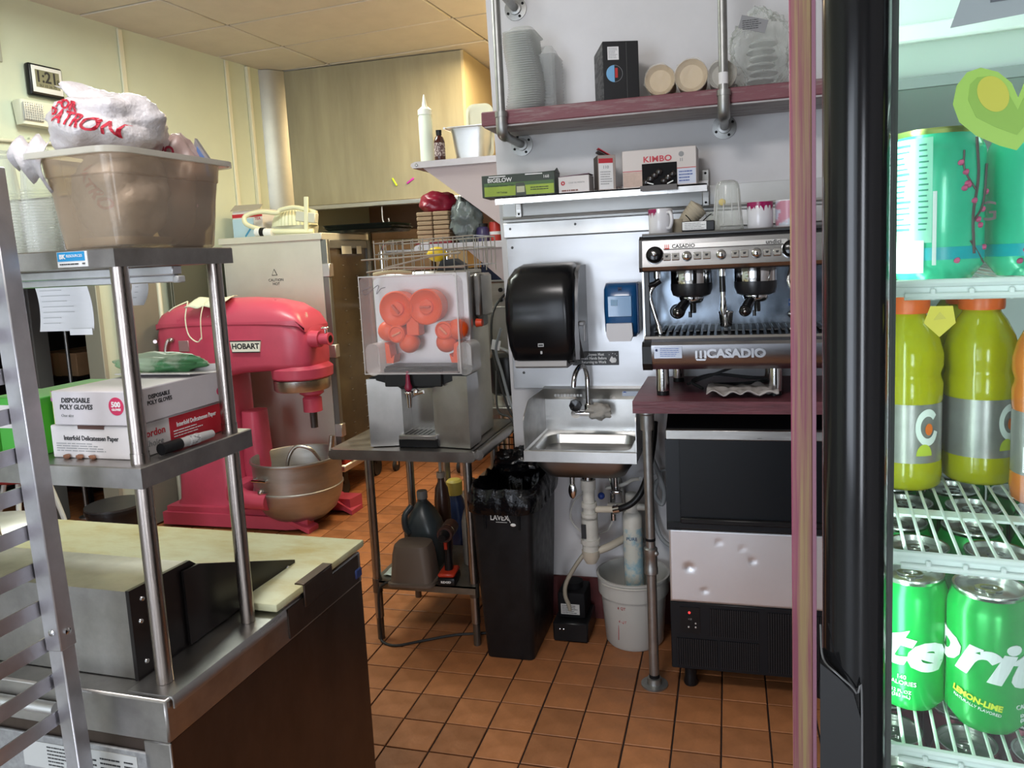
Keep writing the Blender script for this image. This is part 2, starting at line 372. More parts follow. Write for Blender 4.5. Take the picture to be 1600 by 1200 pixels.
b = B(); b.box(-3.3, -.6, -3.36, -3.34, .25, 2.6)
struct(b, 'window_1', mat('daylight_glow', (.8, .85, .9), .3, emit=(.76, .86, 1.0), es=2.6), smooth=0)
b = B(); b.box(.48, 1.0, -3.36, -3.34, .15, 2.15); struct(b, 'fill_glow_panel', MC['daylight_glow'], smooth=0)  # added glowing panel out of view, goes with the sink wall fill
# stainless corner post between the left wall and the hood
b = B(); b.prism([(-3.50, 5.33), (-3.40, 5.36), (-3.33, 5.45), (-3.34, 5.465), (-3.50, 5.46)], 0, 3.145, 'z'); struct(b, 'trim_6', mat('corner_steel', (.40, .39, .34), .4, .9, nz=.1, ns=3))
# ---- exhaust hood
t = T('exhaust_hood', 'large greasy beige exhaust hood under the ceiling at back', 'hood', (-2.6, 5.45, 2.09))
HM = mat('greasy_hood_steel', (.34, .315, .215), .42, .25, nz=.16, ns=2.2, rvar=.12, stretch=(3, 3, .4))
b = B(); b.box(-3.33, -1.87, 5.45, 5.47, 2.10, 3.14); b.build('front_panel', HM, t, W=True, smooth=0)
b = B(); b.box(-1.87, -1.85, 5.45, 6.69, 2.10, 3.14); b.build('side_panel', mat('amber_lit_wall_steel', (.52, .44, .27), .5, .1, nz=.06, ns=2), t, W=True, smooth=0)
b = B(); b.box(-3.33, -1.85, 5.41, 5.452, 2.06, 2.10, bev=.006); b.box(-1.89, -1.845, 5.452, 6.69, 2.06, 2.1, bev=.006); b.build('bottom_rim', STEEL, t, W=True)
b = B(); b.box(-3.33, -1.87, 5.5, 6.69, 2.3, 2.32); b.build('filter_plate', STEELD, t, W=True)
for n, (x, z, a, c, lb) in enumerate(((-2.455, 2.235, 1.05, (.55, .75, .03), 'yellow green stick magnet on the hood front, left of the magenta one'), (-2.325, 2.235, -.55, (.55, .03, .45), 'magenta stick magnet on the hood front'))):
    m = T('stick_magnet', lb, 'magnet', (x, 5.4485, z), group=None); b = B(); b.box(-.035, .035, -.008, 0, -.007, .007, bev=.003, rot=Matrix.Rotation(a, 4, 'Y')); b.build('bar', mat('chalk_%d' % n, c, .5), m)
    b = B(); b.box(-.01, .01, -.004, .001, -.004, .004); b.build('magnet_disc', STEELD, m)
# ---- cooking line below the hood
t = T('cooking_range', 'dark cooking range with cluttered back under the hood', 'range', (-2.45, 6.0, 0))
b = B(); b.box(-3.3, -2.05, 5.75, 6.6, .12, 1.0, bev=.01); b.build('body', STEELD, t, W=True); b = B(); b.box(-3.3, -2.05, 5.9, 6.5, 1.0, 1.55, bev=.02); b.build('oven_hood', MATTEB, t, W=True)
for x in (-3.2, -2.15):
    for y in (5.85, 6.5): b = B(); b.cyl((x, y, 0), (x, y, .13), .025); b.build('leg', STEEL, t, W=True)
for n, (x0, x1, z0, z1, m, lb) in enumerate(((-2.95, -2.42, 1.55, 1.90, CARDB, 'wide brown carton stored above the range under the hood'), (-2.38, -2.1, 1.55, 1.93, mat('tan_carton', (.42, .30, .16), .7), 'tan upright carton right of the wide brown carton'))):
    q = T('storage_carton', lb, 'box', ((x0 + x1) / 2, 6.2, z0)); b = B(); b.box(x0, x1, 6.0, 6.4, z0, z1, bev=.004); b.build('carton_body', m, q, W=True)
    b = B(); b.box(x0 + .01, x1 - .01, 5.96, 6.0, z1 - .09, z1 - .085, rot=Matrix.Rotation(.9, 4, 'X')); b.build('flap', m, q, W=True)
    b = B(); b.box(x0 + .05, x0 + .14, 5.998, 6.0, z0 + .1, z0 + .17); b.build('printed_label', PAPER, q, W=True, smooth=0)
t = T('hook_rail', 'steel hook hanging below the hood rim', 'hook', (-2.6, 5.5, 2.06)); b = B(); b.tube([(0, 0, .0), (0, 0, -.10), (.02, 0, -.13), (.05, 0, -.12), (.05, 0, -.09)], .006); b.build('wire_hook', STEEL, t)
# ================================================================ THINGS ON THE LEFT WALL
def wlp(x, y, z): return tuple(WL @ Vector((x, y, z)))
t = T('digital_clock', 'square digital wall clock with white face and black rim reading 1:21', 'clock', wlp(.02, -.225, 2.63), -.1294 + PI / 2)
t.rotation_euler = (0, .0, PI / 2 - .1294); RM[t] = Matrix.Translation(t.location) @ Matrix.Rotation(PI / 2 - .1294, 4, 'Z')
b = B(); b.box(-.10, .10, -.02, .018, 0, .175, bev=.012, seg=3); b.build('case', BLACK, t)
b = B(); b.box(-.086, .09, -.024, -.019, .02, .163, bev=.006, seg=2); b.build('face', WHITE, t)
b = B(); b.box(-.068, .072, -.0255, -.023, .048, .142); b.build('screen', mat('lcd_grey', (.17, .18, .11), .3), t, smooth=0)
text('1:21', .085, INK, t, (-.005, -.026, .103), bold=.002, name='digits', sx=.9); text('8', .035, INK, t, (.062, -.026, .09), name='digits'); text('SU 10 26 75', .02, INK, t, (.0, -.026, .058), name='digits')
t = T('emergency_light', 'white emergency light box with ribbed lens under the wall clock', 'light fixture', wlp(.0, -.28, 2.46)); RM[t] = Matrix.Translation(t.location) @ Matrix.Rotation(PI / 2 - .1294, 4, 'Z'); t.rotation_euler = (0, 0, PI / 2 - .1294)
b = B(); b.rr([(0, .30, .07, .012), (.12, .32, .08, .015), (.13, .31, .07, .015)], (.02, -.04)); b.build('housing', mat('ivory_plastic', (.70, .70, .56), .4), t)
b = B(); b.box(-.135, -.02, -.088, -.078, .02, .115, bev=.006)
for i in range(9): b.box(-.132 + i * .0125, -.127 + i * .0125, -.092, -.087, .022, .112)
for i in range(7): b.box(-.134, -.022, -.0925, -.0875, .026 + i * .0125, .03 + i * .0125)
b.build('lens', mat('ribbed_lens', (.55, .55, .52), .1, alpha=.8), t)
b = B(); b.lathe([(.02, 0), (.045, .01), (.05, .03), (.042, .05), (.001, .062)], (.21, -.03, .07), 20, '-y'); b.cyl((.17, -.03, .07), (.2, -.03, .07), .012); b.build('side_lamp', mat('ivory_plastic', (.7, .7, .56), .4), t)
b = B(); b.ball((.03, -.07, -.002), .004); b.build('indicator', mat('green_led', (.1, .8, .2), .3, emit=(.1, 1, .3), es=2), t)
# panels standing against the left wall
def wlt(name, label, cat, y0, y1, z1, th, m, part, x0=.012):
    t = T(name, label, cat, wlp(x0, (y0 + y1) / 2, 0), -.1294); b = B(); w = (y1 - y0) / 2; b.box(.001, th, -w, w, .012, z1, bev=.005); b.build(part, m, t)
    b = B(); b.box(th - .001, th + .006, -w + .0, -w + .02, .012, z1); b.build('edge_strip', mat('pale_edge', (.62, .64, .5), .4), t); return t
wlt('door_leaf', 'grey painted door leaf standing open beside the doorway', 'door', .08, .36, 1.66, .035, mat('grey_leaf', (.20, .19, .15), .5, nz=.08, ns=3), 'leaf')
t = T('wall_conduit', 'white upright conduit pipe on the wall between door leaf and pink mixer', 'pipe', wlp(.03, .385, 0)); b = B(); b.cyl((0, 0, .01), (0, 0, 1.75), .017); b.build('pipe', mat('conduit_white', (.72, .74, .6), .4), t)
for z in (.5, 1.3): b = B(); b.box(-.03, .022, -.022, .022, z, z + .02, bev=.003); b.build('strap', STEEL, t)
t = T('dark_wall_board', 'dark olive upright board against the wall behind the pink mixer', 'board', wlp(.19, .82, 0), -.1294); b = B(); b.box(-.165, -.13, -.36, .40, .02, 1.72, bev=.004); b.build('body', mat('olive_dark', (.065, .07, .05), .5), t)
b = B(); b.box(-.13, -.122, -.35, .39, .05, 1.69, bev=.002); b.build('facing_sheet', mat('olive_dark2', (.075, .08, .055), .45), t)

t = T('black_pail', 'black round pail behind the prep table board', 'bucket', (-3.33, 3.36, 0)); b = B(); b.lathe([(.13, .0), (.15, .33), (.158, .33), (.158, .35), (.148, .35), (.13, .02), (.0, .02)], seg=28, cap1=True); b.build('body', BLACK, t)
b = B(); b.lathe([(.155, .35), (.155, .362), (.0, .366)], seg=28); b.build('lid', mat('black_lid', (.03, .03, .032), .35), t)
t = T('folding_stool', 'white legged stool in the dark doorway', 'stool', (-3.75, 3.2, 0)); b = B(); b.lathe([(.15, .55), (.16, .56), (.16, .58), (.0, .585)]); b.build('seat', mat('stool_red', (.25, .02, .02), .5), t)
for a in range(4):
    c, s = math.cos(a * PI / 2 + .5), math.sin(a * PI / 2 + .5); b = B(); b.tube([(c * .1, s * .1, .55), (c * .17, s * .17, .25), (c * .2, s * .2, 0)], .013); b.build('leg', mat('stool_leg', (.6, .62, .58), .4), t)
# ================================================================ PINK MIXER  (world coordinates)
t = T('stand_mixer', 'large pink floor standing mixer with chipped top and steel bowl', 'mixer', (-3.0, 4.2, 0))
PINKC = mat('chipped_pink', (.50, .062, .110), .36, ns=7, col2=(.50, .36, .32), thr=(.55, .6), rvar=.1)
b = B(); b.prism([(-3.55, 3.95), (-2.66, 3.95), (-2.53, 3.99), (-2.53, 4.06), (-2.95, 4.09), (-2.95, 4.36), (-2.42, 4.33), (-2.40, 4.46), (-3.55, 4.5)], .02, .10, 'z')
b.prism([(-3.53, 3.97), (-2.75, 3.97), (-2.7, 4.03), (-3.0, 4.10), (-3.0, 4.36), (-2.62, 4.36), (-2.6, 4.44), (-3.53, 4.48)], .10, .135, 'z')
b.prism([(-2.66, .12), (-2.40, .0), (-2.40, .03), (-2.60, .14), (-2.7, .14)], 4.31, 4.46, 'y'); b.prism([(-2.8, .135), (-2.5, .0), (-2.5, .03), (-2.78, .14)], 3.95, 4.06, 'y')
b.build('base', PINK, t, W=True, smooth=30)
b = B(); b.rr([(.10, .52, .40, .06), (.16, .46, .36, .08), (.55, .42, .34, .09), (.95, .42, .34, .09), (1.18, .46, .36, .09)], (-3.27, 4.2)); b.build('column', PINK, t, W=True)
# head: rounded-box sections along X
def xsec(x, yw, z0, z1, r, n=5):
    out = []; cy = 4.2; w = yw / 2
    for q, (sy, sz) in enumerate(((1, 1), (-1, 1), (-1, -1), (1, -1))):
        for k in range(n + 1):
            a = q * PI / 2 + k / n * PI / 2; rr = r if sz > 0 else min(r, .05)
            out.append(Vector((x, cy + sy * (w - rr) + rr * math.cos(a), (z1 - rr if sz > 0 else z0 + rr) + rr * math.sin(a))))
    return out
hs = [(-3.545, .24, 1.06, 1.25, .08), (-3.535, .30, .98, 1.31, .11), (-3.50, .34, .93, 1.37, .13), (-3.42, .37, .90, 1.41, .15), (-3.30, .38, .93, 1.435, .16), (-3.08, .38, .955, 1.445, .16), (-2.92, .38, .985, 1.445, .16), (-2.74, .38, .995, 1.43, .16), (-2.62, .37, .99, 1.40, .15), (-2.53, .33, .99, 1.34, .13), (-2.485, .27, 1.0, 1.26, .10), (-2.475, .22, 1.02, 1.22, .09)]
b = B(); b.rings([xsec(*h) for h in hs]); b.build('head', PINK, t, W=True, smooth=60)
b = B(); b.rings([xsec(h[0], h[1] + .010, min(1.255, h[3] - .03), h[3] + .004, min(h[4], (h[3] - 1.25) * .8)) for h in hs[1:11]]); b.build('head_cover', mat('worn_pink_cover', (.52, .07, .12), .34, ns=5, col2=(.50, .33, .30), thr=(.66, .68), rvar=.1), t, W=True, smooth=60)
b = B(); b.tube([(-2.49, 4.13, 1.18), (-2.42, 4.13, 1.18)], .055, 20, False, .05); b.tube([(-2.42, 4.13, 1.18), (-2.36, 4.13, 1.18)], .034, 20, False); b.tube([(-2.365, 4.13, 1.18), (-2.355, 4.13, 1.18)], .04, 20, False)
b.build('attachment_hub', PINK, t, W=True); b = B(); b.cyl((-2.359, 4.13, 1.18), (-2.352, 4.13, 1.18), .022); b.build('hub_socket', MATTEB, t, W=True)
b = B(); b.cyl((-2.385, 4.13, 1.215), (-2.385, 4.13, 1.25), .006); b.box(-2.41, -2.36, 4.115, 4.145, 1.24, 1.256, bev=.006); b.build('hub_screw', CHROME, t, W=True)
b = B(); b.rr([(1.02, .30, .32, .12), (1.0, .36, .36, .15), (.945, .36, .36, .16), (.935, .34, .34, .15)], (-2.60, 4.19)); b.build('planetary_collar', PINK, t, W=True)
b = B(); b.lathe([(.165, 0), (.172, .01), (.172, .07), (.15, .075)], (-2.61, 4.19, .86), 32); b.build('drip_ring', STEEL, t, W=True)
b = B(); b.lathe([(.035, -.12), (.058, -.115), (.058, -.03), (.045, -.02), (.075, .0), (.075, .02)], (-2.53, 4.16, .84), 20); b.build('planetary_head', PINK, t, W=True)
b = B(); b.cyl((-2.53, 4.16, .62), (-2.53, 4.16, .74), .022, .024); b.cyl((-2.53, 4.135, .70), (-2.53, 4.185, .70), .008); b.build('agitator_shaft', mat('dark_shaft', (.10, .09, .09), .4, .8), t, W=True)
b = B(); b.cyl((-3.52, 4.02, 1.20), (-3.50, 3.985, 1.20), .012); b.tube([(-3.40, 4.015, 1.205), (-3.41, 3.99, 1.20), (-3.43, 3.985, 1.12), (-3.42, 3.985, .95)], .011); b.ball((-3.39, 4.0, 1.205), .018); b.ball((-3.42, 3.985, .94), .016); b.build('shift_lever', mat('tarnished_chrome', (.45, .38, .36), .25, .9), t, W=True)
b = B(); b.box(-3.345, -3.27, 4.003, 4.012, 1.13, 1.20, bev=.003); b.build('rating_plate', mat('plate_pink_grey', (.42, .25, .25), .4, .4), t, W=True)
b = B(); b.prism([(-2.955, 1.122), (-2.765, 1.122), (-2.753, 1.192), (-2.967, 1.192)], 3.999, 4.011, 'y'); b.build('name_plate', mat('plate_cream', (.80, .78, .68), .4), t, W=True)
b = B()
for q in (((-2.957, 1.119), (-2.763, 1.119), (-2.764, 1.125), (-2.956, 1.125)), ((-2.969, 1.188), (-2.751, 1.188), (-2.751, 1.194), (-2.969, 1.194))): b.prism(q, 3.997, 4.0, 'y')
b.build('plate_border', INK, t, W=True, smooth=0)
text('HOBART', .046, INK, t, (-2.860, 3.9985, 1.157), bold=.0018, sx=1.05, W=True, name='lettering')
# bowl yoke and bowl
b = B(); b.rr([(.30, .14, .16, .04), (.36, .15, .18, .05), (.72, .12, .16, .04)], (-2.98, 4.2)); b.build('lift_slide', PINK, t, W=True)
b = B(); b.tube([(-2.98, 3.96, .23), (-2.88, 3.90, .225), (-2.72, 3.89, .22)], .055, 12); b.tube([(-2.98, 4.44, .23), (-2.88, 4.5, .225), (-2.72, 4.5, .22)], .05, 12); b.box(-3.06, -2.95, 3.93, 4.47, .18, .30, bev=.03, seg=2); b.build('bowl_yoke', PINK, t, W=True)
b = B(); b.tube([(-2.75, 3.88, .275), (-2.69, 3.875, .28), (-2.64, 3.88, .278)], .012, 8); b.ball((-2.76, 3.88, .278), .022); b.build('bowl_clamp', mat('tarnished_chrome', (.45, .38, .36), .25, .9), t, W=True)
BOWL = mat('worn_bowl_steel', (.43, .43, .42), .46, 1, nz=.12, ns=4, rvar=.12, stretch=(1, 1, 5)); BC = (-2.655, 4.13, 0)
b = B(); b.lathe([(.02, .022), (.08, .026), (.16, .055), (.225, .11), (.262, .19), (.272, .25), (.276, .252), (.276, .262), (.270, .265), (.272, .43), (.283, .432), (.285, .44), (.283, .448), (.275, .449), (.268, .44), (.266, .25), (.255, .19), (.22, .115), (.155, .062), (.0, .032)], BC, 40); b.build('mixing_bowl', BOWL, t, W=True)
b = B(); b.tube([(-2.80, 3.905, .355), (-2.80, 3.86, .355), (-2.70, 3.85, .355), (-2.70, 3.875, .355)], .008, 8, False); b.build('bowl_handle', CHROME, t, W=True)
# hook standing in the bowl, own thing
q = T('dough_hook', 'steel dough hook leaning out of the mixing bowl', 'mixer hook', (-2.52, 4.1, .06)); b = B(); b.tube([(-.02, -.05, 0), (-.10, -.1, .18), (-.11, -.12, .36), (-.06, -.10, .47), (.03, -.08, .46), (.07, -.04, .38), (.10, 0, .30)], .011, 10); b.build('hook', STEEL, q)
b = B(); b.cyl((.10, 0, .28), (.13, .02, .52), .017); b.build('shank', STEEL, q)
# mask / cloth on top
q = T('cloth_mask', 'cream cloth mask with string ties lying on top of the pink mixer', 'mask', (-3.1, 4.12, 1.445)); CLO = mat('cream_cloth', (.66, .66, .50), .9, bump=.3, bs=30)
def sheet(fn, nu, nv, b=None):
    b = b or B(); V = [[b.bm.verts.new(fn(i / nu, j / nv)) for j in range(nv + 1)] for i in range(nu + 1)]
    for i in range(nu):
        for j in range(nv): b.face([V[i][j], V[i + 1][j], V[i + 1][j + 1], V[i][j + 1]])
    return b
def drape(u, v):
    x = -.15 + .26 * u; y = -.15 + .22 * v
    z = .013 - .09 * max(0, .35 - v) ** 1.2 * 1.9 + .012 * noise.noise(Vector((u * 4, v * 4, 1)))+ .006 * math.sin(u * 14)
    return Vector((x + .03 * math.sin(v * 5), y, z))
sheet(drape, 16, 12).build('fabric', CLO, q, solid=.004, smooth=80)
b = B(); b.tube([(-.14, -.12, .0), (-.13, -.17, -.10), (-.09, -.205, -.20), (-.03, -.21, -.245), (.0, -.205, -.22)], .004, 6); b.tube([(-.14, -.12, .0), (-.18, -.19, -.03), (-.21, -.21, -.055)], .004, 6); b.tube([(-.02, -.12, .0), (.0, -.195, -.1), (.0, -.205, -.23)], .003, 6); b.build('tie_string', CLO, q)
# ================================================================ HOLDING CABINET
t = T('holding_cabinet', 'tall aluminium holding cabinet with dark see-through door behind the mixer', 'cabinet', (-3.0, 4.9, 0)); CAB = mat('satin_cabinet_aluminium', (.66, .65, .57), .45, .5, nz=.06, ns=3, rvar=.08)
X1 = -2.64; b = B(); b.box(-3.40, X1, 4.60, 5.25, .26, 1.80); b.build('body', CAB, t, W=True, smooth=0)
b = B(); b.box(-3.42, X1 + .02, 4.585, 5.27, 1.80, 1.845, bev=.003); b.build('top_rim', CAB, t, W=True)
b = B(); b.box(X1, X1 + .045, 4.60, 4.64, .27, 1.80, bev=.004); b.box(X1, X1 + .045, 5.19, 5.24, .27, 1.80, bev=.004); b.box(X1, X1 + .044, 4.64, 5.19, 1.74, 1.80, bev=.004); b.box(X1, X1 + .044, 4.64, 5.19, .27, .33, bev=.004); b.build('door', mat('door_frame_grey', (.22, .23, .22), .4, .7), t, W=True)
b = B(); b.box(X1 + .015, X1 + .028, 4.64, 5.19, .33, 1.74); b.build('door_pane', mat('smoked_panel', (.075, .06, .038), .18, nz=.3, ns=3, spec=.6), t, W=True, smooth=0)
for k in range(16):
    for y in (4.82, 5.02): b = B(); b.box(X1 + .026, X1 + .031, y, y + .025, .42 + k * .08, .426 + k * .08); b.build('tray_slide', mat('slide_glint', (.3, .29, .26), .35, .8), t, W=True, smooth=0)
for z in (1.55, 1.0, .45): b = B(); b.box(X1 + .0, X1 + .055, 4.595, 4.65, z, z + .09, bev=.004); b.build('hinge', STEELL, t, W=True)
b = B(); b.box(X1 + .045, X1 + .047, 4.80, 4.94, 1.70, 1.755); b.build('door_sticker', mat('sticker_cream', (.72, .70, .58), .6), t, W=True, smooth=0); b = B(); b.box(X1 + .045, X1 + .047, 5.02, 5.09, 1.70, 1.755); b.build('door_sticker', mat('sticker_cream', (.72, .70, .58), .6), t, W=True, smooth=0)
b = B(); b.prism([(-3.03, 1.575), (-2.985, 1.575), (-3.0075, 1.62)], 4.598, 4.6, 'y'); b.prism([(-3.024, 1.579), (-2.991, 1.579), (-3.0075, 1.612)], 4.597, 4.5985, 'y'); b.build('warning_mark', [INK], t, W=True, smooth=0)
b = B(); b.prism([(-3.024, 1.579), (-2.991, 1.579), (-3.0075, 1.612)], 4.5965, 4.5985, 'y'); b.build('warning_fill', CAB, t, W=True, smooth=0)
text('CAUTION\nHOT', .026, INK, t, (-3.0, 4.598, 1.53), W=True)
b = B(); b.box(-3.41, X1 + .06, 4.59, 5.30, .20, .25, bev=.01); b.build('bumper_rail', STEELL, t, W=True)
b = B(); b.box(X1 - .10, X1 + .055, 4.60, 5.2, .251, .36, bev=.006); b.build('control_panel', mat('red_panel', (.45, .05, .03), .4), t, W=True)
for y in (4.72, 4.9): b = B(); b.cyl((X1 + .054, y, .305), (X1 + .075, y, .305), .028); b.build('dial', BLACK, t, W=True)
for x in (-3.32, X1 - .02):
    for y in (4.68, 5.2): b = B(); b.cyl((x - .02, y, .068), (x + .02, y, .068), .066, seg=24); b.box(x - .03, x + .03, y - .03, y + .03, .10, .20); b.build('caster', RUBBER, t, W=True)
# low board beyond the cabinet
t = T('low_platform', 'low beige topped platform between cabinet and juicer', 'platform', (-2.15, 5.75, 0)); b = B(); b.box(-2.0, -1.55, 5.2, 6.2, .55, .58, bev=.004); b.build('top_board', mat('beige_board', (.55, .46, .28), .6, nz=.1, ns=5), t, W=True)
for x in (-1.96, -1.6):
    for y in (5.25, 6.15): b = B(); b.box(x - .02, x + .02, y - .02, y + .02, 0, .55); b.build('leg', STEELD, t, W=True)
# items on top of the cabinet
t = T('printed_carton', 'open white carton with red stripe and blue side on top of the cabinet', 'box', (-3.28, 4.93, 1.846), -.13); b = B(); b.box(-.17, .10, -.12, .14, 0, .20, bev=.003); b.build('carton_body', CARD, t)
b = B(); b.box(-.171, .101, -.122, -.12, .15, .175); b.build('red_stripe', RED, t, smooth=0); b = B(); b.box(-.171, .02, -.123, -.121, .0, .14); b.build('blue_panel', mat('pale_blue_print', (.45, .62, .72), .6), t, smooth=0)
b = B(); b.prism([(-.17, .2), (.10, .2), (.13, .232), (-.12, .238)], -.14, -.137, 'y'); b.build('flap', mat('flap_tan', (.42, .36, .27), .7), t); text('TEA', .03, RED, t, (.06, -.124, .135))
b = B(); b.box(-.10, .02, -.1245, -.1225, .03, .036, rot=Matrix.Rotation(-.8, 4, 'Y')); b.box(-.08, .02, -.1245, -.1225, .05, .056, rot=Matrix.Rotation(-.8, 4, 'Y')); b.build('blue_writing', mat('blue_print', (.05, .3, .55), .6), t, smooth=0)
IV = mat('ivory_hose', (.72, .72, .50), .4)
t = T('fluted_shade', 'cream fluted half round shade on top of the cabinet', 'shade', (-2.985, 4.87, 1.846)); b = B(); rs = []
for j in range(8):
    tt = j / 7 * PI / 2; rs.append([Vector((.165 * math.cos(a) * math.cos(tt * .999) * (1 + .03 * math.cos(a * 36)), .12 * math.sin(a) * math.cos(tt * .999) * (1 + .03 * math.cos(a * 36)), .07 + .145 * math.sin(tt))) for a in [2 * PI * k / 144 for k in range(144)]])
b.rings(rs); b.build('fluted_dome', IV, t, smooth=20); b = B(); b.rr([(0, .26, .18, .02), (.07, .28, .2, .02)]); b.build('base_block', mat('cream_block', (.55, .56, .46), .5), t)
t = T('coiled_hose', 'cream plastic hose looped on the front of the cabinet top', 'hose', (-2.95, 4.68, 1.864)); b = B(); b.tube([(.22, .0, .0), (.06, -.03, .005), (-.12, -.03, .02), (-.28, -.02, .07), (-.30, .0, .13), (-.20, .03, .155), (-.08, .04, .14), (-.05, .05, .16), (.06, .05, .17), (.18, .03, .14), (.24, .02, .12)], .016, 12); b.build('hose_pipe', IV, t)
b = B(); b.box(.10, .25, -.02, .03, .06, .13, bev=.006, rot=Matrix.Rotation(.15, 4, 'Y')); b.build('clip_block', mat('cream_block', (.55, .56, .46), .5), t); b = B(); b.box(.17, .20, -.025, -.01, .0, .23, bev=.003, rot=Matrix.Rotation(.08, 4, 'Y')); b.build('strap', IV, t)
t = T('white_connector', 'white plastic fitting with black ring under the looped hose', 'fitting', (-3.06, 4.64, 1.846)); b = B(); b.tube([(-.09, 0, .03), (.04, 0, .022)], .028, 16, False); b.build('body', WHITE, t); b = B(); b.tube([(-.05, 0, .03), (-.02, 0, .028)], .031, 16, False); b.build('ring', BLACK, t)
for k, (x, z, a, lb) in enumerate(((-2.50, 1.865, .0, 'dark sheet tray lowest of the stack on the cabinet'), (-2.48, 1.885, .0, 'dark sheet tray in the middle of the stack on the cabinet'), (-2.50, 1.905, .0, 'dark sheet tray topmost of the stack on the cabinet'))):
    t = T('sheet_tray', lb, 'tray', (x, 5.03, z - .0185), group='sheet trays on the cabinet'); b = B(); b.rr([(0, .50, .36, .03), (.012, .53, .39, .04), (.016, .55, .41, .05), (.012, .52, .38, .04), (.004, .49, .35, .03)]); b.build('tray_body', mat('dark_tray', (.10, .12, .10), .25, .7), t, xf=Matrix.Rotation(a, 4, 'Y'))
# rounded bright frame beside the cabinet
t = T('steel_cart_frame', 'shiny steel frame of a cart right of the holding cabinet', 'cart', (-2.3, 5.3, 0)); b = B(); b.tube([(-2.55, 5.33, .05), (-2.55, 5.33, 1.70), (-2.53, 5.33, 1.76), (-2.47, 5.33, 1.78), (-2.1, 5.33, 1.78), (-2.04, 5.33, 1.76), (-2.02, 5.33, 1.70), (-2.02, 5.33, .05)], .018, 12, False); b.build('frame_tube', CHROME, t, W=True)
for z in (1.70, 1.3, .9): b = B(); b.box(-2.53, -2.04, 5.33, 5.5, z, z + .02, bev=.003); b.build('shelf', STEELL if z > 1.6 else STEELD, t, W=True)
for x in (-2.55, -2.02): b = B(); b.cyl((x - .012, 5.33, .045), (x + .012, 5.33, .045), .045); b.build('caster', RUBBER, t, W=True)
# ================================================================ PREP TABLE (local frame: x along the front, y deeper)
t = PT_ = T('prep_table', 'stainless refrigerated prep table with closed lid and cutting board in the left foreground', 'prep table', (-1.012, 1.087, 0), -.03)
SIDE = mat('floor_reflection_steel', (.10, .075, .062), .34, .85, nz=.25, ns=6, rvar=.08, stretch=(1, 1, .5))  # dark brown reflection of the floor put into the stainless colour
b = B(); b.box(-1.55, .044, -.045, .64, .08, .79); b.build('body', SIDE, t, smooth=0)
b = B(); b.box(-1.552, .047, -.053, .64, .79, .872, bev=.004); b.build('top_frame', STEELD, t)
b = B(); b.box(-1.5, -.0, -.052, -.045, .12, .765, bev=.002); b.build('back_panel', mat('speckled_galvanised', (.34, .34, .34), .55, .5, nz=.25, ns=60), t)
b = B(); b.box(-.012, .0465, -.052, -.046, .1, .79, bev=.002); b.build('corner_trim', STEELD, t)
b = B(); b.box(-.17, -.03, -.0535, -.0522, .56, .755); b.build('instruction_sheet', mat('aged_sheet', (.52, .52, .50), .5), t, smooth=0)
for x0, x1, z0, z1, n, sd in ((-.165, -.12, .60, .74, 14, 3), (-.115, -.065, .58, .745, 18, 4), (-.06, -.034, .575, .745, 20, 5)): print_lines(t, x0, x1, z0, z1, n, (0, -.0536, 0), seed=sd)
b = B(); b.box(-.30, -.18, -.0535, -.0522, .70, .752); b.build('small_label', mat('aged_sheet', (.52, .52, .50), .5), t, smooth=0); print_lines(t, -.24, -.185, .705, .748, 6, (0, -.0536, 0), seed=8)
# lid box
b = B(); b.prism([(-.005, .874), (-.005, 1.043), (.148, 1.038), (.166, 1.022), (.27, .885), (.27, .874)], -1.5, -.06, 'x'); b.build('pan_lid', STEELD, t, smooth=0)
b = B(); b.prism([(-.008, .872), (-.008, 1.046), (.148, 1.041), (.17, 1.023), (.262, .884), (.262, .872)], -.06, -.052, 'x'); b.build('lid_end_plate', mat('black_steel_plate', (.05, .045, .045), .3, .8), t, smooth=0)
b = B(); b.prism([(.12, .876), (.12, 1.03), (.165, 1.028), (.485, .905), (.485, .886), (.12, .876)], -.050, -.044, 'x'); b.build('lid_side_wing', mat('black_steel_plate', (.05, .045, .045), .3, .8), t, smooth=0)
for (y, z) in ((.02, 1.02), (.012, .98), (.015, .90), (.455, .898)): b = B(); b.lathe([(.005, 0), (.004, .003), (.0, .004)], (-.052 if y < .4 else -.044, y, z), 10, 'x'); b.build('screw', CHROME, t)
for (y, z) in ((.26, .89),): b = B(); b.lathe([(.008, 0), (.007, .004), (.0, .006)], (-.044, y + .02, z), 12, 'x'); b.build('screw', CHROME, t)
# flange holding the posts
b = B(); b.prism([(-.046, .874), (.050, .874), (.054, .868), (.054, .852), (.051, .852), (.051, .866), (.047, .871), (-.046, .871)], -.04, .30, 'y'); b.prism([(-.046, .874), (.046, .874), (.046, .880), (-.046, .880)], .30, .37, 'y'); b.build('post_flange', STEEL, t)
b = B()
b.box(.047, .051, .31, .62, .80, .868); b.build('side_rail', SIDE, t, smooth=0)
b = B(); b.box(.050, .056, .37, .49, .845, .898, bev=.002); b.box(.03, .056, .37, .49, .897, .901, bev=.001); b.build('board_clip', SIDE, t)
b = B(); b.box(.048, .055, .60, .63, .81, .835, bev=.003); b.build('blue_knob', mat('dark_blue', (.02, .04, .15), .4), t)
BRD = mat('stained_poly_board', (.63, .64, .42), .5, ns=4, col2=(.50, .42, .17), thr=(.42, .66), bump=.08, bs=50, stretch=(1, 2.2, 1))
b = B(); b.box(-1.5, .052, .27, .655, .88, .898, bev=.004, seg=2); b.build('cutting_board', BRD, t)
for x in (-1.45, -.02):
    for y in (.02, .58): b = B(); b.cyl((x, y, .0), (x, y, .085), .022); b.build('leg', STEELD, t)
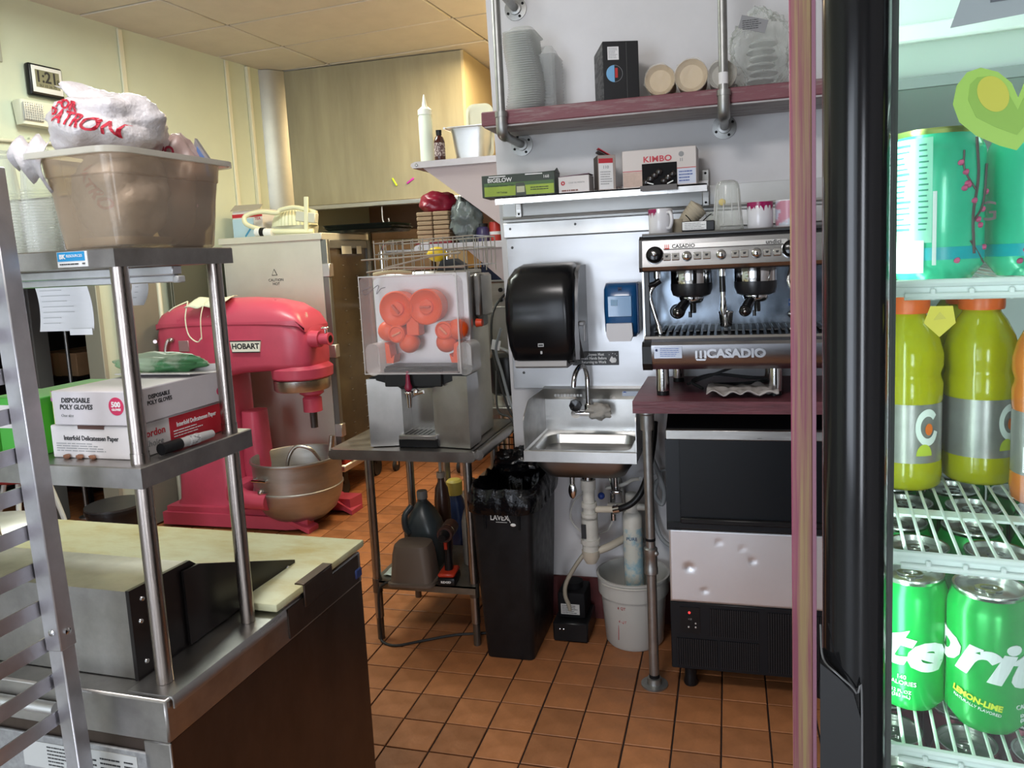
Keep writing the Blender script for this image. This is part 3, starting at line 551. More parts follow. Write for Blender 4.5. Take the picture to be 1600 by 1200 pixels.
b = B(); b.tube([(-1.5, -.065, .835), (-.19, -.065, .835)], .011, 12, False); b.build('front_rail', STEELL, t)
t = T('pan_cover', 'round steel pan cover lying on the cutting board at far left', 'pan cover', (-2.12, 1.66, .8985)); b = B(); b.lathe([(.14, 0), (.142, .004), (.13, .012), (.06, .02), (.0, .022)], seg=36, cap0=True); b.build('disc', STEELL, t)
b = B(); b.tube([(.08, -.05, .016), (.085, -.05, .05), (.12, -.06, .055), (.13, -.06, .012)], .004, 8); b.build('handle', CHROME, t)
# ================================================================ OVERSHELF
t = OS = T('overshelf', 'two tier stainless overshelf on round posts above the prep table', 'shelf', (-1.012, 1.087, .8745), -.03)
POST = mat('brushed_post', (.42, .37, .34), .28, 1, rvar=.06, ns=6, bump=.04, bs=60, stretch=(8, 8, .6))
H0 = .8745
for x, y in ((0, 0), (.004, .235), (-1.2, 0), (-1.2, .235)):
    b = B(); b.cyl((x, y, 0), (x, y, 1.65 - H0), .0148, seg=24); b.lathe([(.0158, 1.247 - H0 - .001), (.0158, 1.305 - H0)], (x, y, 0), 24, cap0=False, cap1=False); b.build('post', POST, t)
for z0, z1, x1, nm in ((1.247, 1.285, .026, 'lower_shelf'), (1.632, 1.664, .020, 'upper_shelf')):
    b = B(); b.rings([[Vector((sx, sy, z)) for sx, sy in ((-1.25 - e, -.028 - e), (x1 + e, -.028 - e), (x1 + e, .275 + e), (-1.25 - e, .275 + e))] for e, z in ((-.006, z0 - H0), (0, z0 - H0), (0, z1 - H0 - .002), (-.002, z1 - H0))]); b.build(nm, STEELD if z0 < 1.5 else mat('greasy_shelf_steel', (.33, .31, .29), .38, 1, nz=.25, ns=8, rvar=.1), t, smooth=0)
b = B(); b.box(-.100, -.035, -.0295, -.028, 1.635 - H0, 1.661 - H0); b.build('maker_sticker', INKW, t, smooth=0)
b = B(); b.box(-.099, -.040, -.0300, -.0294, 1.645 - H0, 1.6605 - H0); b.build('sticker_field', mat('sticker_blue', (.02, .30, .62), .4), t, smooth=0)
text('BK', .0105, INKW, t, (-.088, -.0302, 1.6525 - H0), bold=.0004); text('RESOURCES', .0065, INKW, t, (-.062, -.0302, 1.6535 - H0)); print_lines(t, -.095, -.05, 1.637 - H0, 1.643 - H0, 1, (0, -.0301, 0), seed=4)
text('NSF', .004, INK, t, (-.043, -.0302, 1.640 - H0))
q = T('order_rail', 'pale aluminium ticket rail under the upper shelf', 'rail', (-1.012, 1.087, 1.60), -.03)
b = B(); b.box(-1.2, .010, .118, .130, 0, .014, bev=.002); b.box(-1.2, .012, .112, .136, .014, .031, bev=.002); b.build('rail_channel', ALU, q); b = B(); b.box(.008, .022, .112, .132, -.001, .012, bev=.002); b.build('end_cap', mat('rail_cap', (.5, .5, .5), .4), q)
def hang(name, lab, x0, x1, z, h, sl, seed, notch=0):
    p = T(name, lab, 'paper', (-1.012, 1.087, z), -.03); b = B(); n = 8
    rs = []
    for k in range(n + 1):
        v = k / n; zz = -h * v; xo = sl * v; yy = .1145 - .02 * v ** 2
        rs.append([Vector((x0 + xo, yy, zz)), Vector((x1 + xo, yy + .004 * v, zz)), Vector((x1 + xo, yy + .0006 + .004 * v, zz)), Vector((x0 + xo, yy + .0006, zz))])
    b.rings(rs)
    if notch: b.box(x0 + sl + notch, x1 + sl, .094, .0946, -h - .008, -h + .004)
    b.build('sheet', PAPER, p, smooth=0); bb = B(); rr = random.Random(seed)
    for i in range(int(h / .012)):
        v = (i + .6) / int(h / .012 + 1); bb.box(x0 + sl * v + .01, x0 + sl * v + .01 + (x1 - x0 - .03) * rr.uniform(.4, 1), .1125 - .02 * v * v, .1135 - .02 * v * v, -h * v, -h * v + .001)
    bb.build('fine_print', mat('faded_ink', (.45, .45, .45), .8), p, smooth=0)
hang('order_sheet', 'large white order sheet hanging from the ticket rail', -.325, -.195, 1.6, .085, .022, 3, .075)
hang('order_slip', 'small white slip hanging from the ticket rail beside the post', -.088, -.050, 1.6, .04, .0, 5)
# ---- on the top shelf
Z = 1.6645
t = T('food_tub', 'amber tinted clear tub full of plastic bags on the top shelf', 'tub', (-1.077, 1.225, Z), -.06)
TUB = film('amber_tub_plastic', (.52, .45, .36), .30, .18, edge=.5)
b = B(); prof = [(0, .150, .225, .025), (.004, .158, .235, .03), (.06, .166, .25, .032), (.125, .174, .262, .034), (.128, .182, .27, .036), (.158, .186, .276, .036), (.160, .215, .31, .04), (.166, .215, .31, .04), (.166, .184, .272, .035), (.130, .178, .266, .034), (.06, .162, .246, .03), (.006, .150, .228, .027)]
b.rr([p[:4] for p in prof], n=6); b.build('tub_body', TUB, t)
b = B(); b.rr([(.158, .222, .318, .042), (.168, .222, .318, .042), (.168, .208, .304, .038), (.158, .208, .304, .038)], cap0=False, cap1=False, n=6); b.build('rim', film('tub_rim', (.66, .64, .56), .55, .15), t)
def crumple(c, r, sc, seed, wob=.35, wf=2.2, seg=40, rn=26, fold=.08):
    b = B(); c = Vector(c); rs = []
    for j in range(rn + 1):
        th = PI * j / rn; ring = []
        for k in range(seg):
            a = 2 * PI * k / seg; d = Vector((math.sin(th) * math.cos(a), math.sin(th) * math.sin(a), -math.cos(th)))
            q = r * (1 + wob * noise.noise(d * wf + Vector((seed, 0, seed))) + fold * abs(noise.noise(d * 6.5 + Vector((seed, seed, 0)))) + fold * .5 * noise.noise(d * 15 + Vector((0, seed, 0))))
            ring.append(c + Vector((d.x * q * sc[0], d.y * q * sc[1], d.z * q * sc[2])))
        rs.append(ring)
    return b.rings(rs)
q = T('thank_you_bag', 'crumpled white bag with red PATRON lettering spilling over the tub rim', 'plastic bag', (-1.085, 1.19, Z + .008))
BBd = crumple((.0, .0, .095), .080, (.90, 1.0, 1.05), 3, .25).build('bag_body', BAGW, q, smooth=60)
b = crumple((-.005, -.01, .210), .095, (.98, 1.0, .66), 5, .22, 2.0, fold=.055, seg=72, rn=44); BT = b.build('bag_top', BAGW, q, smooth=60)
b = B(); sheet(lambda u, v: Vector((-.075 + .075 * u + .02 * math.sin(v * 4), -.03 + .03 * math.sin(u * 9), .235 + .055 * v + .012 * math.sin(u * 7 + v * 3) - .015 * u)), 14, 8, b); b.build('tied_ears', BAGW, q, solid=.001, smooth=80)
b = B(); sheet(lambda u, v: Vector((-.13 + .07 * u, -.085 - .025 * math.sin(v * 3), .19 - .09 * v * (.6 + .4 * u) + .01 * math.sin(u * 12))), 10, 8, b); b.build('loose_fold', BAGW, q, solid=.001, smooth=80)
PRN = mat('red_bag_print', (.62, .03, .06), .5)
on_surface(text('PATRON', .034, PRN, q, (.018, -.098, .208), tilt=-.30, bold=.0006, sx=.90), BT); on_surface(text('FOR', .022, PRN, q, (-.005, -.085, .238), tilt=-.30, bold=.001), BT)
on_surface(text('PATRO', .026, mat('red_seen_through', (.55, .2, .18), .6), q, (.015, -.092, .10), tilt=-1.2, bold=.001), BBd)
q = T('printed_bag', 'crumpled brown grey bag with dark red letters at the right of the tub', 'plastic bag', (-1.055, 1.305, Z + .008))
BP = crumple((0, 0, .10), .078, (.85, .75, 1.35), 9, .25).build('bag_body', mat('brown_bag_film', (.30, .21, .19), .4, nz=.3, ns=12), q, smooth=60); text('DO', .028, mat('dark_red_ink', (.25, .01, .03), .5), q, (.03, -.062, .175), tilt=-.45, bold=.001)
q = T('foil_packet', 'pointed blue and silver foil packet sticking up above the tub rim at right', 'packet', (-1.012, 1.325, Z + .135)); b = B(); b.prism([(-.022, 0), (.026, 0), (.022, .04), (-.004, .08)], -.004, .004, 'y'); b.build('foil', mat('silver_foil', (.45, .45, .47), .3, .8), q, smooth=0)
b = B(); b.prism([(-.006, .004), (.022, .004), (.018, .036), (.0, .064)], -.0055, -.004, 'y'); b.build('blue_print', mat('foil_blue', (.12, .2, .42), .4), q, smooth=0)
q = T('tub_ladle', 'pale oval tray lying inside the bottom of the tub', 'tray', (-1.09, 1.2, Z + .008)); b = B(); b.rr([(0, .10, .14, .03), (.012, .11, .15, .03), (.014, .11, .15, .03), (.004, .09, .13, .03)]); b.build('tray_body', mat('bone_tray', (.6, .52, .4), .5), q)
def cupstack(x, y, r, h, lab):
    t = T('cup_stack', lab, 'cups', (x, y, Z)); b = B(); p = [(r * .99, 0)]; n = 22
    for k in range(n):
        z = k * h * .62 / n; p += [(r, z), (r, z + .0035), (r * .95, z + .004)]
    p += [(r * .94, h * .64), (r * .78, h * .97), (r * .74, h), (0, h)]
    b.lathe(p, seg=32); b.build('stacked_rims', CLEARM, t, smooth=30); b = B(); b.lathe([(r * .88, .002), (r * .76, h * .95), (0, h * .96)], seg=24); b.build('inner_cups', CLEARM, t); return t
cupstack(-1.335, 1.16, .037, .195, 'stack of upturned clear deli cups at the left end of the top shelf'); cupstack(-1.245, 1.165, .030, .195, 'narrower stack of upturned clear deli cups beside the tub')
t = T('white_carton', 'plain lavender white carton behind the cups on the top shelf', 'box', (-1.26, 1.285, Z), -.03); b = B(); b.box(-.2, .08, -.03, .03, 0, .115, bev=.003); b.build('carton_body', mat('lavender_white', (.66, .63, .68), .7), t); b = B(); b.box(-.2, .08, -.031, .031, .1145, .1165); b.build('lid_seam', mat('seam_dark', (.1, .05, .05), .7), t, smooth=0)
# ---- on the lower shelf
Z = 1.2855
def sbox(name, lab, x0, x1, y0, y1, z0, z1, m, part='carton_body', bev=.002, rz=-.03, dz=0):
    t = T(name, lab, 'box', tuple(PF @ Vector(((x0 + x1) / 2, (y0 + y1) / 2, z0))), rz + dz); w, d = (x1 - x0) / 2, (y1 - y0) / 2
    b = B(); b.box(-w, w, -d, d, 0, z1 - z0, bev=bev); b.build(part, m, t); return t, w, d, z1 - z0
PF = Matrix.Translation((-1.012, 1.087, 0)) @ Matrix.Rotation(-.03, 4, 'Z')
t, w, d, hh = sbox('deli_paper_box', 'white and red box of interfold deli paper, lower box beside the post', -.215, -.022, .015, .262, Z, 1.347, CARD)
text('Interfold Delicatessen Paper', .0125, INK, t, (-.003, -d - .0004, .038), sx=.88, bold=.0002); print_lines(t, -.085, .04, .012, .030, 4, (0, -d - .0003, 0), seed=2, m=mat('grey_ink', (.3, .3, .3), .6))
b = B(); b.box(w, w + .0006, -d + .085, d - .002, .001, hh - .002); b.build('red_side', RED, t, smooth=0)
text('Gordon', .019, RED, t, (w + .0004, -d + .043, .041), 'x', bold=.0003); text('Choice', .017, mat('grey_ink', (.3, .3, .3), .6), t, (w + .0004, -d + .043, .022), 'x')
text('Interfold Delicatessen Paper', .0125, INKW, t, (w + .0009, .035, .042), 'x', sx=.78, bold=.0002); print_lines(t, -.03, .05, .018, .034, 3, (w + .0008, 0, 0), 'x', INKW, 5)
b = B(); b.box(-.03, .03, -d - .001, -d + .006, hh - .006, hh + .001); b.build('torn_opening', mat('torn_dark', (.10, .05, .04), .8), t, smooth=0)
for k, x in enumerate((-.06, -.03, .0)): b = crumple((x, -d - .004, .004), .006, (1.4, .6, .7), k, .5, seg=10, rn=6); b.build('rust_crumb', mat('rusty_crumb', (.25, .11, .06), .8), t)
t, w, d, hh = sbox('glove_box', 'white disposable poly gloves box on top of the deli paper box', -.200, -.018, .012, .262, 1.3485, 1.412, mat('glove_carton', (.64, .60, .62), .55, nz=.05, ns=10), dz=.01)
text('DISPOSABLE\nPOLY GLOVES', .0125, INK, t, (-.036, -d - .0004, .040), bold=.0003, shear=.15, sx=.95); text('One size', .008, mat('grey_ink', (.3, .3, .3), .6), t, (-.058, -d - .0004, .018), shear=.15)
CR = mat('crimson_disc', (.62, .03, .11), .5)
b = B(); b.lathe([(.0165, 0), (.0165, .0006), (0, .0006)], (.055, -d, .036), 28, '-y'); b.build('count_badge', CR, t); text('500', .0135, INKW, t, (.055, -d - .001, .039), bold=.0005); text('GLOVES', .0055, INKW, t, (.055, -d - .001, .030), bold=.0002)
text('DISPOSABLE\nPOLY GLOVES', .011, INK, t, (w + .0004, -.06, .040), 'x', bold=.0002, sx=.9); b = B(); b.lathe([(.008, 0), (.008, .0006), (0, .0006)], (w, .105, .022), 20, 'x'); b.build('side_badge', CR, t)
b = B(); b.prism([(-w, hh), (w, hh), (w - .01, hh + .014), (-w + .02, hh + .01)], d - .003, d, 'y'); b.box(-w, w, d - .10, d, hh, hh + .002, rot=Matrix.Rotation(-.12, 4, 'X')); b.build('raised_flap', CARD, t)
t, w, d, hh = sbox('lime_carton', 'lime green carton with a flowery purple top behind the glove box', -.245, -.206, .05, .26, Z, 1.405, mat('lime_print', (.42, .60, .05), .5))
b = B(); b.box(-w, w, -d - .0006, -d, hh - .02, hh); b.build('flower_band', mat('flower_print', (.25, .45, .08), .5, ns=90, col2=(.45, .08, .35), thr=(.45, .52)), t, smooth=0)
t, w, d, hh = sbox('green_sheet_box', 'tall green and white box of sheets left of the glove box', -.36, -.25, .03, .25, Z, 1.395, mat('leaf_green', (.06, .38, .04), .5))
b = B(); b.box(-w, w + .0005, -d - .0006, -d, .05, .095); b.build('white_band', CARD, t, smooth=0); text('MINI\nFOIL SHEETS', .017, mat('dark_green_ink', (.02, .15, .03), .5), t, (.0, -d - .001, .074), bold=.0003)
t, w, d, hh = sbox('green_foil_box', 'green and white box marked 10 3/4 at the left end of the lower shelf', -.52, -.365, .025, .25, Z, 1.373, mat('bright_green_print', (.10, .55, .06), .5))
b = B(); b.box(-w, w, -d - .0006, -d, .048, .082); b.build('white_band', CARD, t, smooth=0); text('12 x 10 3/4"', .016, mat('dark_green_ink', (.02, .15, .03), .5), t, (.015, -d - .001, .071), bold=.0003); text('SHEETS', .010, mat('dark_green_ink', (.02, .15, .03), .5), t, (.025, -d - .001, .056))
t = T('wrap_pouch', 'crumpled green and white pouch lying across the boxes', 'pouch', tuple(PF @ Vector((-.17, .285, 1.36)))); b = crumple((0, -.03, .068), .10, (1.1, .3, .22), 12, .3); b.build('pouch_body', mat('green_white_film', (.45, .55, .38), .4, ns=9, col2=(.1, .3, .12), thr=(.45, .55)), t, smooth=60)
t = T('marker_pen', 'grey marker pen with black cap lying on the lower shelf edge', 'pen', tuple(PF @ Vector((.002, .09, Z + .0115)))); ax = (Vector((.012, .125, 0))).normalized()
b = B(); b.tube([ax * -.04, ax * .005], .011, 16, False); b.build('cap', BLACK, t); b = B(); b.tube([ax * .004, ax * .07, ax * .088], .0098, 16, False, .0075); b.build('barrel', mat('marker_grey', (.48, .47, .46), .4), t); b = B(); b.tube([ax * .024, ax * .05], .0102, 16, False); b.build('barrel_print', mat('marker_print', (.25, .25, .25), .5, ns=200, col2=(.6, .6, .6), thr=(.45, .5)), t)
# ================================================================ SHEET PAN RACK
t = T('sheet_pan_rack', 'tall aluminium sheet pan rack with angled runners at the far left', 'rack', (-1.13, .985, 0)); RK = mat('rack_aluminium', (.60, .59, .62), .36, 1, nz=.15, ns=9, rvar=.12, bump=.06, bs=20)
# uprights lean very slightly like the photographed rack
LN = Matrix.Translation((0, 0, 1.2)) @ Matrix.Rotation(-.030, 4, 'Y') @ Matrix.Translation((0, 0, -1.2))
def upr(x, y):
    b = B(); b.box(x - .0145, x + .0145, y - .0145, y + .0145, .10, .99, bev=.002); b.build('upright', RK, t, xf=LN); b = B(); b.box(x - .0165, x + .0165, y - .0165, y + .0165, .985, 1.80, bev=.002); b.build('upper_upright', RK, t, xf=LN)
    b = B(); b.lathe([(.006, 0), (.006, .003), (0, .005)], (x + .0165, y, 1.015), 12, 'x'); b.lathe([(.006, 0), (.006, .003), (0, .005)], (x + .004, y - .0165, 1.02), 12, '-y'); b.build('bolt', CHROME, t, xf=LN); b = B(); b.box(x - .012, x + .012, y - .012, y + .012, .0, .11); b.build('foot', RUBBER, t, xf=LN)
upr(0, 0); upr(0, -.55); upr(-.52, 0); upr(-.52, -.55)
for k in range(-4, 12):
    z = 1.595 - .0668 * k if k >= 0 else 1.595 - .0668 * k
    if z > 1.76 or z < .5: continue
    for x, s in ((-.0185, -1), (-.50, 1)):
        b = B(); b.prism([(x, z - .013), (x, z + .013), (x + s * .003, z + .013), (x + s * .003, z - .010), (x + s * .03, z - .010), (x + s * .03, z - .013)], -.56, .012, 'y'); b.build('runner', RK, t, xf=LN)
        if s < 0: b = B(); b.ball((x + .002, -.002, z + .004), .006, (1, 1, 1.8), 8, 6, .3); b.build('weld', CHROME, t, xf=LN)
for z in (.52, 1.77): b = B(); b.box(-.52, 0, -.012, .012, z, z + .025, bev=.002); b.build('cross_bar', RK, t, xf=LN)
# ================================================================ WALL CLADDING on the sink wall (setting trims)
b = B(); b.box(-.925, .9, 3.166, 3.18, 1.045, 1.70, bev=.002); struct(b, 'trim_7', mat('wall_cladding_steel', (.46, .46, .47), .36, 1, nz=.08, ns=2, rvar=.1, bump=.02, bs=4, stretch=(.5, 1, 2)))
b = B(); b.box(-.935, .9, 3.164, 3.18, 1.702, 1.765, bev=.002); struct(b, 'trim_8', STEELL)
b = B(); b.box(-.935, .9, 3.1705, 3.18, 1.768, 1.868, bev=.001); b.tube([(-.935, 3.166, 1.785), (.9, 3.166, 1.785)], .007, 8, False); struct(b, 'trim_9', mat('grey_cladding', (.52, .52, .51), .45, .8, nz=.06, ns=3))
for n, (x, z) in enumerate(((-.905, 1.74), (-.90, 1.66), (-.875, 1.115), (-.62, 1.745))):
    b = B(); b.lathe([(.006, 0), (.004, .003), (0, .004)], (x, 3.165, z), 10, '-y'); struct(b, 'trim_%d' % (10 + n), mat('rivet_dark', (.12, .12, .12), .4, .8))
# ================================================================ JUICER TABLE
t = T('work_table', 'narrow stainless work table carrying the orange juicer', 'table', (-1.28, 3.02, 0)); TS = mat('table_steel', (.36, .34, .32), .34, 1, nz=.2, ns=6, rvar=.1)
b = B(); b.prism([(-1.60, .835), (-1.585, .829), (-.985, .829), (-.972, .835), (-.968, .85), (-.972, .865), (-.985, .871), (-1.585, .871), (-1.60, .865), (-1.604, .85)], 2.722, 2.738, 'y'); b.box(-1.60, -.975, 2.737, 3.33, .852, .871); b.box(-1.60, -.972, 3.318, 3.334, .829, .871, bev=.004); b.box(-.985, -.97, 2.737, 3.32, .833, .871, bev=.004); b.build('table_top', TS, t, W=True)
b = B(); b.tube([(-.965, 2.76, .85), (-.965, 3.30, .85)], .021, 12, False); b.build('rolled_edge', TS, t, W=True)
for x, y, z0 in ((-1.485, 2.84, 0), (-1.05, 2.856, 0), (-1.485, 3.25, 0), (-1.06, 3.25, 0)):
    b = B(); b.cyl((x, y, .10), (x, y, .85), .0185, seg=20); b.build('leg', TS, t, W=True); b = B(); b.cyl((x, y, .0), (x, y, .10), .0155, seg=20); b.build('foot', mat('dark_foot_steel', (.16, .14, .12), .4, .8), t, W=True); b = B(); b.lathe([(.021, .215), (.021, .275)], (x, y, 0), 20); b.build('shelf_collar', mat('dark_foot_steel', (.16, .14, .12), .4, .8), t, W=True)
b = B(); b.box(-1.50, -1.035, 2.825, 3.265, .262, .268); b.box(-1.50, -1.035, 2.825, 2.83, .235, .268); b.box(-1.50, -1.035, 3.26, 3.265, .235, .268); b.build('under_shelf', mat('grimy_shelf', (.22, .21, .18), .45, .8, nz=.3, ns=8), t, W=True, smooth=0)
t = T('plastic_sheet', 'crumpled clear pale sheet on the under shelf of the juicer table', 'sheet', (-1.43, 2.95, .2695)); b = sheet(lambda u, v: Vector((-.04 + .16 * u, -.08 + .26 * v, .006 + .006 * noise.noise(Vector((u * 5, v * 6, 0))))), 8, 12); b.build('film', mat('pale_film', (.5, .58, .52), .4), t, solid=.0015, smooth=80)
t = T('square_tub', 'taupe plastic square tub upside down on the under shelf', 'tub', (-1.315, 2.86, .2695), .06); b = B(); b.rr([(0, .20, .16, .03), (.012, .20, .16, .03), (.014, .185, .145, .03), (.13, .165, .13, .035), (.165, .15, .115, .035), (.172, .12, .09, .03)], n=5); b.build('tub_body', mat('taupe_plastic', (.125, .095, .075), .5), t)
b = B(); b.rr([(.0, .206, .166, .032), (.01, .206, .166, .032)], n=5); b.build('rim', mat('taupe_plastic2', (.13, .10, .08), .45), t)
t = T('gallon_jug', 'dark gallon jug with pale cap behind the taupe tub', 'jug', (-1.335, 3.03, .2695)); JM = mat('slate_jug', (.035, .045, .05), .35)
b = B(); b.rr([(0, .15, .15, .03), (.01, .155, .155, .035), (.17, .155, .155, .04), (.20, .15, .15, .05), (.25, .10, .12, .045), (.285, .055, .06, .026), (.295, .042, .042, .02), (.31, .042, .042, .02)], n=5); b.build('body', JM, t)
b = B(); b.tube([(-.03, -.055, .285), (-.05, -.085, .25), (-.05, -.088, .20), (-.04, -.078, .17)], .014, 10); b.build('handle', JM, t); b = B(); b.lathe([(.024, .305), (.024, .335), (.02, .34), (0, .34)], seg=20); b.build('cap', mat('grey_cap', (.20, .19, .18), .5), t)
t = T('pump_bottle', 'brown bottle with pump head behind the gallon jug', 'bottle', (-1.31, 3.2, .2695)); b = B(); b.lathe([(.035, 0), (.037, .01), (.037, .24), (.03, .30), (.016, .33), (.016, .35)], seg=20); b.build('body', mat('brown_bottle', (.07, .03, .02), .3), t)
b = B(); b.cyl((0, 0, .35), (0, 0, .375), .02, seg=14); b.cyl((0, 0, .375), (0, 0, .45), .008, seg=10); b.tube([(.02, 0, .455), (-.01, 0, .465), (-.06, -.005, .46), (-.07, -.005, .45)], .008, 8); b.build('pump_head', mat('pale_grey_pump', (.36, .30, .24), .5), t)
t = T('clear_bottle', 'squat clear bottle with white cap and red neck on the under shelf', 'bottle', (-1.12, 3.08, .2695)); b = B(); b.lathe([(.05, 0), (.052, .01), (.052, .19), (.04, .24), (.022, .27), (.02, .30)], seg=24); b.build('body', mat('dusty_clear', (.25, .22, .19), .3, alpha=.85), t)
b = B(); b.lathe([(.024, .265), (.026, .27), (.022, .34), (.02, .345)], seg=18); b.build('neck_label', mat('dark_red_label', (.22, .01, .02), .5), t); b = B(); b.lathe([(.021, .345), (.021, .385), (0, .387)], seg=18); b.build('cap', mat('grey_white_cap', (.4, .37, .33), .5), t)
t = T('sauce_bottle', 'red bottle with red label nearest the right table leg', 'bottle', (-1.075, 2.98, .2695)); b = B(); b.lathe([(.03, 0), (.032, .01), (.032, .15), (.022, .19), (.014, .23), (.014, .25)], seg=20); b.build('body', mat('dark_red_glass', (.12, .01, .01), .2), t)
b = B(); b.lathe([(.0325, .05), (.0325, .14)], seg=20, cap0=False, cap1=False); b.build('label', RED, t); b = B(); b.box(-.02, .02, -.0335, -.0325, .06, .09); b.build('label_panel', PAPER, t, smooth=0); b = B(); b.lathe([(.015, .25), (.015, .275), (0, .277)], seg=16); b.build('cap', mat('grey_white_cap', (.4, .37, .33), .5), t)
t = T('detergent_bottle', 'blue bottle with yellow cap behind the red bottles', 'bottle', (-1.335, 3.43, .0)); b = B(); b.rr([(0, .10, .09, .03), (.36, .10, .09, .03), (.44, .08, .07, .03), (.465, .05, .05, .02)], n=4); b.build('body', mat('deep_blue', (.01, .03, .12), .4), t); b = B(); b.lathe([(.038, .465), (.040, .53), (.03, .54), (0, .542)], seg=18); b.build('cap', mat('dull_yellow', (.55, .42, .08), .5), t)
t = T('cordless_drill', 'black and red cordless drill standing on its battery', 'drill', (-1.165, 2.875, .2695), .1)
b = B(); b.box(-.038, .038, -.06, .045, 0, .035, bev=.008, seg=2); b.build('battery', BLACK, t); b = B(); b.box(-.036, .036, -.058, .043, .035, .052, bev=.006); b.build('red_collar', mat('drill_red', (.45, .03, .01), .4), t)
b = B(); b.rr([(.05, .034, .045, .015), (.12, .032, .04, .014), (.185, .036, .05, .015)], (0, 0), n=3); b.build('grip', BLACK, t); b = B(); b.tube([(0, .07, .215), (0, -.04, .215)], .033, 16, False); b.build('motor_housing', mat('drill_housing', (.05, .02, .015), .4), t)
b = B(); b.tube([(0, -.04, .215), (0, -.08, .215)], .024, 14, False, .016); b.build('chuck', BLACK, t); b = B(); b.box(-.006, .006, -.035, -.02, .15, .18); b.build('trigger', mat('drill_red', (.45, .03, .01), .4), t); text('RIDGID', .013, INKW, t, (0, -.061, .018), bold=.0004)
b = B(); b.lathe([(.0345, 0), (.0345, .006)], (0, -.01, .215), 16, 'y', cap0=False, cap1=False); b.build('steel_band', CHROME, t)
t = T('power_cord', 'black power cord trailing from the juicer table leg across the floor', 'cord', (-1.49, 2.81, .004)); b = B(); b.tube([(.11, .0, .285), (.03, -.0, .24), (.022, -.008, .12), (.018, .0, .03), (.03, -.01, .002), (.10, -.03, .002), (.20, .03, .002), (.32, .10, .002), (.42, .13, .002), (.47, .15, .002)], .006, 8); b.build('cable', RUBBER, t)
# ================================================================ JUICER
t = T('orange_juicer', 'steel orange juicer with orange squeezing balls behind a clear cover', 'juicer', (-1.22, 2.96, .8715)); JZ = .8715
JS = mat('juicer_steel', (.47, .45, .43), .36, 1, nz=.14, ns=6, rvar=.1); JSL = mat('juicer_back_plate', (.62, .60, .60), .4, .9)
b = B(); b.box(-1.40, -1.02, 2.90, 3.15, .872, 1.56, bev=.006); b.build('rear_housing', JS, t, W=True)
b = B(); b.box(-1.425, -1.005, 2.872, 2.902, 1.17, 1.575, bev=.006); b.build('back_plate', JSL, t, W=True)
b = B(); b.prism([(-1.43, 2.765), (-1.295, 2.80), (-1.295, 2.902), (-1.43, 2.902)], .875, 1.155, 'z'); b.build('left_cheek', JS, t, W=True, smooth=0)
b = B(); b.prism([(-1.155, 2.79), (-.998, 2.765), (-.998, 2.902), (-1.155, 2.902)], .875, 1.165, 'z'); b.build('right_cheek', JS, t, W=True, smooth=0)
b = B(); b.box(-1.296, -1.154, 2.885, 2.90, .875, 1.15); b.build('recess_back', mat('recess_steel', (.4, .39, .37), .25, 1), t, W=True, smooth=0)
b = B(); b.box(-1.31, -1.14, 2.775, 2.90, .872, .905, bev=.003); b.build('drip_base', BLACK, t, W=True); b = B(); b.box(-1.305, -1.145, 2.768, 2.89, .905, .925, bev=.003); b.build('drip_tray', STEEL, t, W=True)
b = B()
for k in range(6): b.box(-1.285 + k * .02, -1.28 + k * .02, 2.785, 2.87, .9245, .926)
b.build('tray_slots', BLACK, t, W=True, smooth=0, kind='stuff')
b = B(); b.prism([(-1.425, 1.158), (-1.345, 1.185), (-1.345, 1.205), (-1.075, 1.205), (-1.0, 1.19), (-.998, 1.168), (-1.11, 1.128), (-1.15, 1.118), (-1.28, 1.112), (-1.30, 1.125)], 2.775, 2.90, 'y'); b.build('juice_tray', BLACK, t, W=True, smooth=0)
b = B(); b.box(-1.345, -1.10, 2.758, 2.778, 1.125, 1.20, bev=.003); b.build('tray_front', BLACK, t, W=True)
b = B(); b.lathe([(.013, 0), (.016, .012), (.010, .03), (.008, .055), (.005, .075), (0, .078)], (-1.235, 2.74, 1.115), 16); b.build('tap_handle', mat('maroon_handle', (.22, .01, .04), .35), t, W=True)
b = B(); b.cyl((-1.235, 2.74, 1.045), (-1.235, 2.74, 1.11), .008, .014); b.cyl((-1.235, 2.74, 1.09), (-1.235, 2.79, 1.09), .010); b.cyl((-1.21, 2.735, 1.10), (-1.17, 2.735, 1.11), .008); b.ball((-1.20, 2.735, 1.108), .013); b.ball((-1.235, 2.74, 1.105), .018, (1, 1, .5)); b.build('tap', CHROME, t, W=True)
# squeezing balls
def disc(x, z, r, y0, dep, nm):
    b = B(); b.lathe([(r * .62, 0), (r * .98, .006), (r, .012), (r * .99, .05), (r * .9, .06), (r * .7, .062)], (x, y0 + dep, z), 32, '-y')
    b.build(nm, ORANGE, t, W=True)
for x, z, a in ((-1.292, 1.435, .9), (-1.165, 1.44, 0)):
    b = B(); b.lathe([(.068, -.075), (.072, -.02), (.072, .0), (.067, .004), (.060, -.004), (.030, -.020), (.028, -.020), (.028, -.006), (.010, -.004), (0, -.004)], (x, 2.795, z), 36, '-y'); b.build('cup_wheel', ORANGE, t, W=True)
    b = B(); b.box(x - .022, x + .022, 2.785, 2.80, z - .004, z + .004, bev=.002, rot=Matrix.Rotation(a, 4, 'Y')); b.build('wheel_key', mat('deep_orange', (.62, .09, .03), .4), t, W=True)
for x, z in ((-1.345, 1.345), (-1.255, 1.295), (-1.095, 1.295), (-1.045, 1.345)): b = B(); b.ball((x, 2.825, z), .042, seg=24, rn=14); b.cyl((x, 2.825, z), (x, 2.87, z), .03); b.build('squeeze_ball', ORANGE, t, W=True)
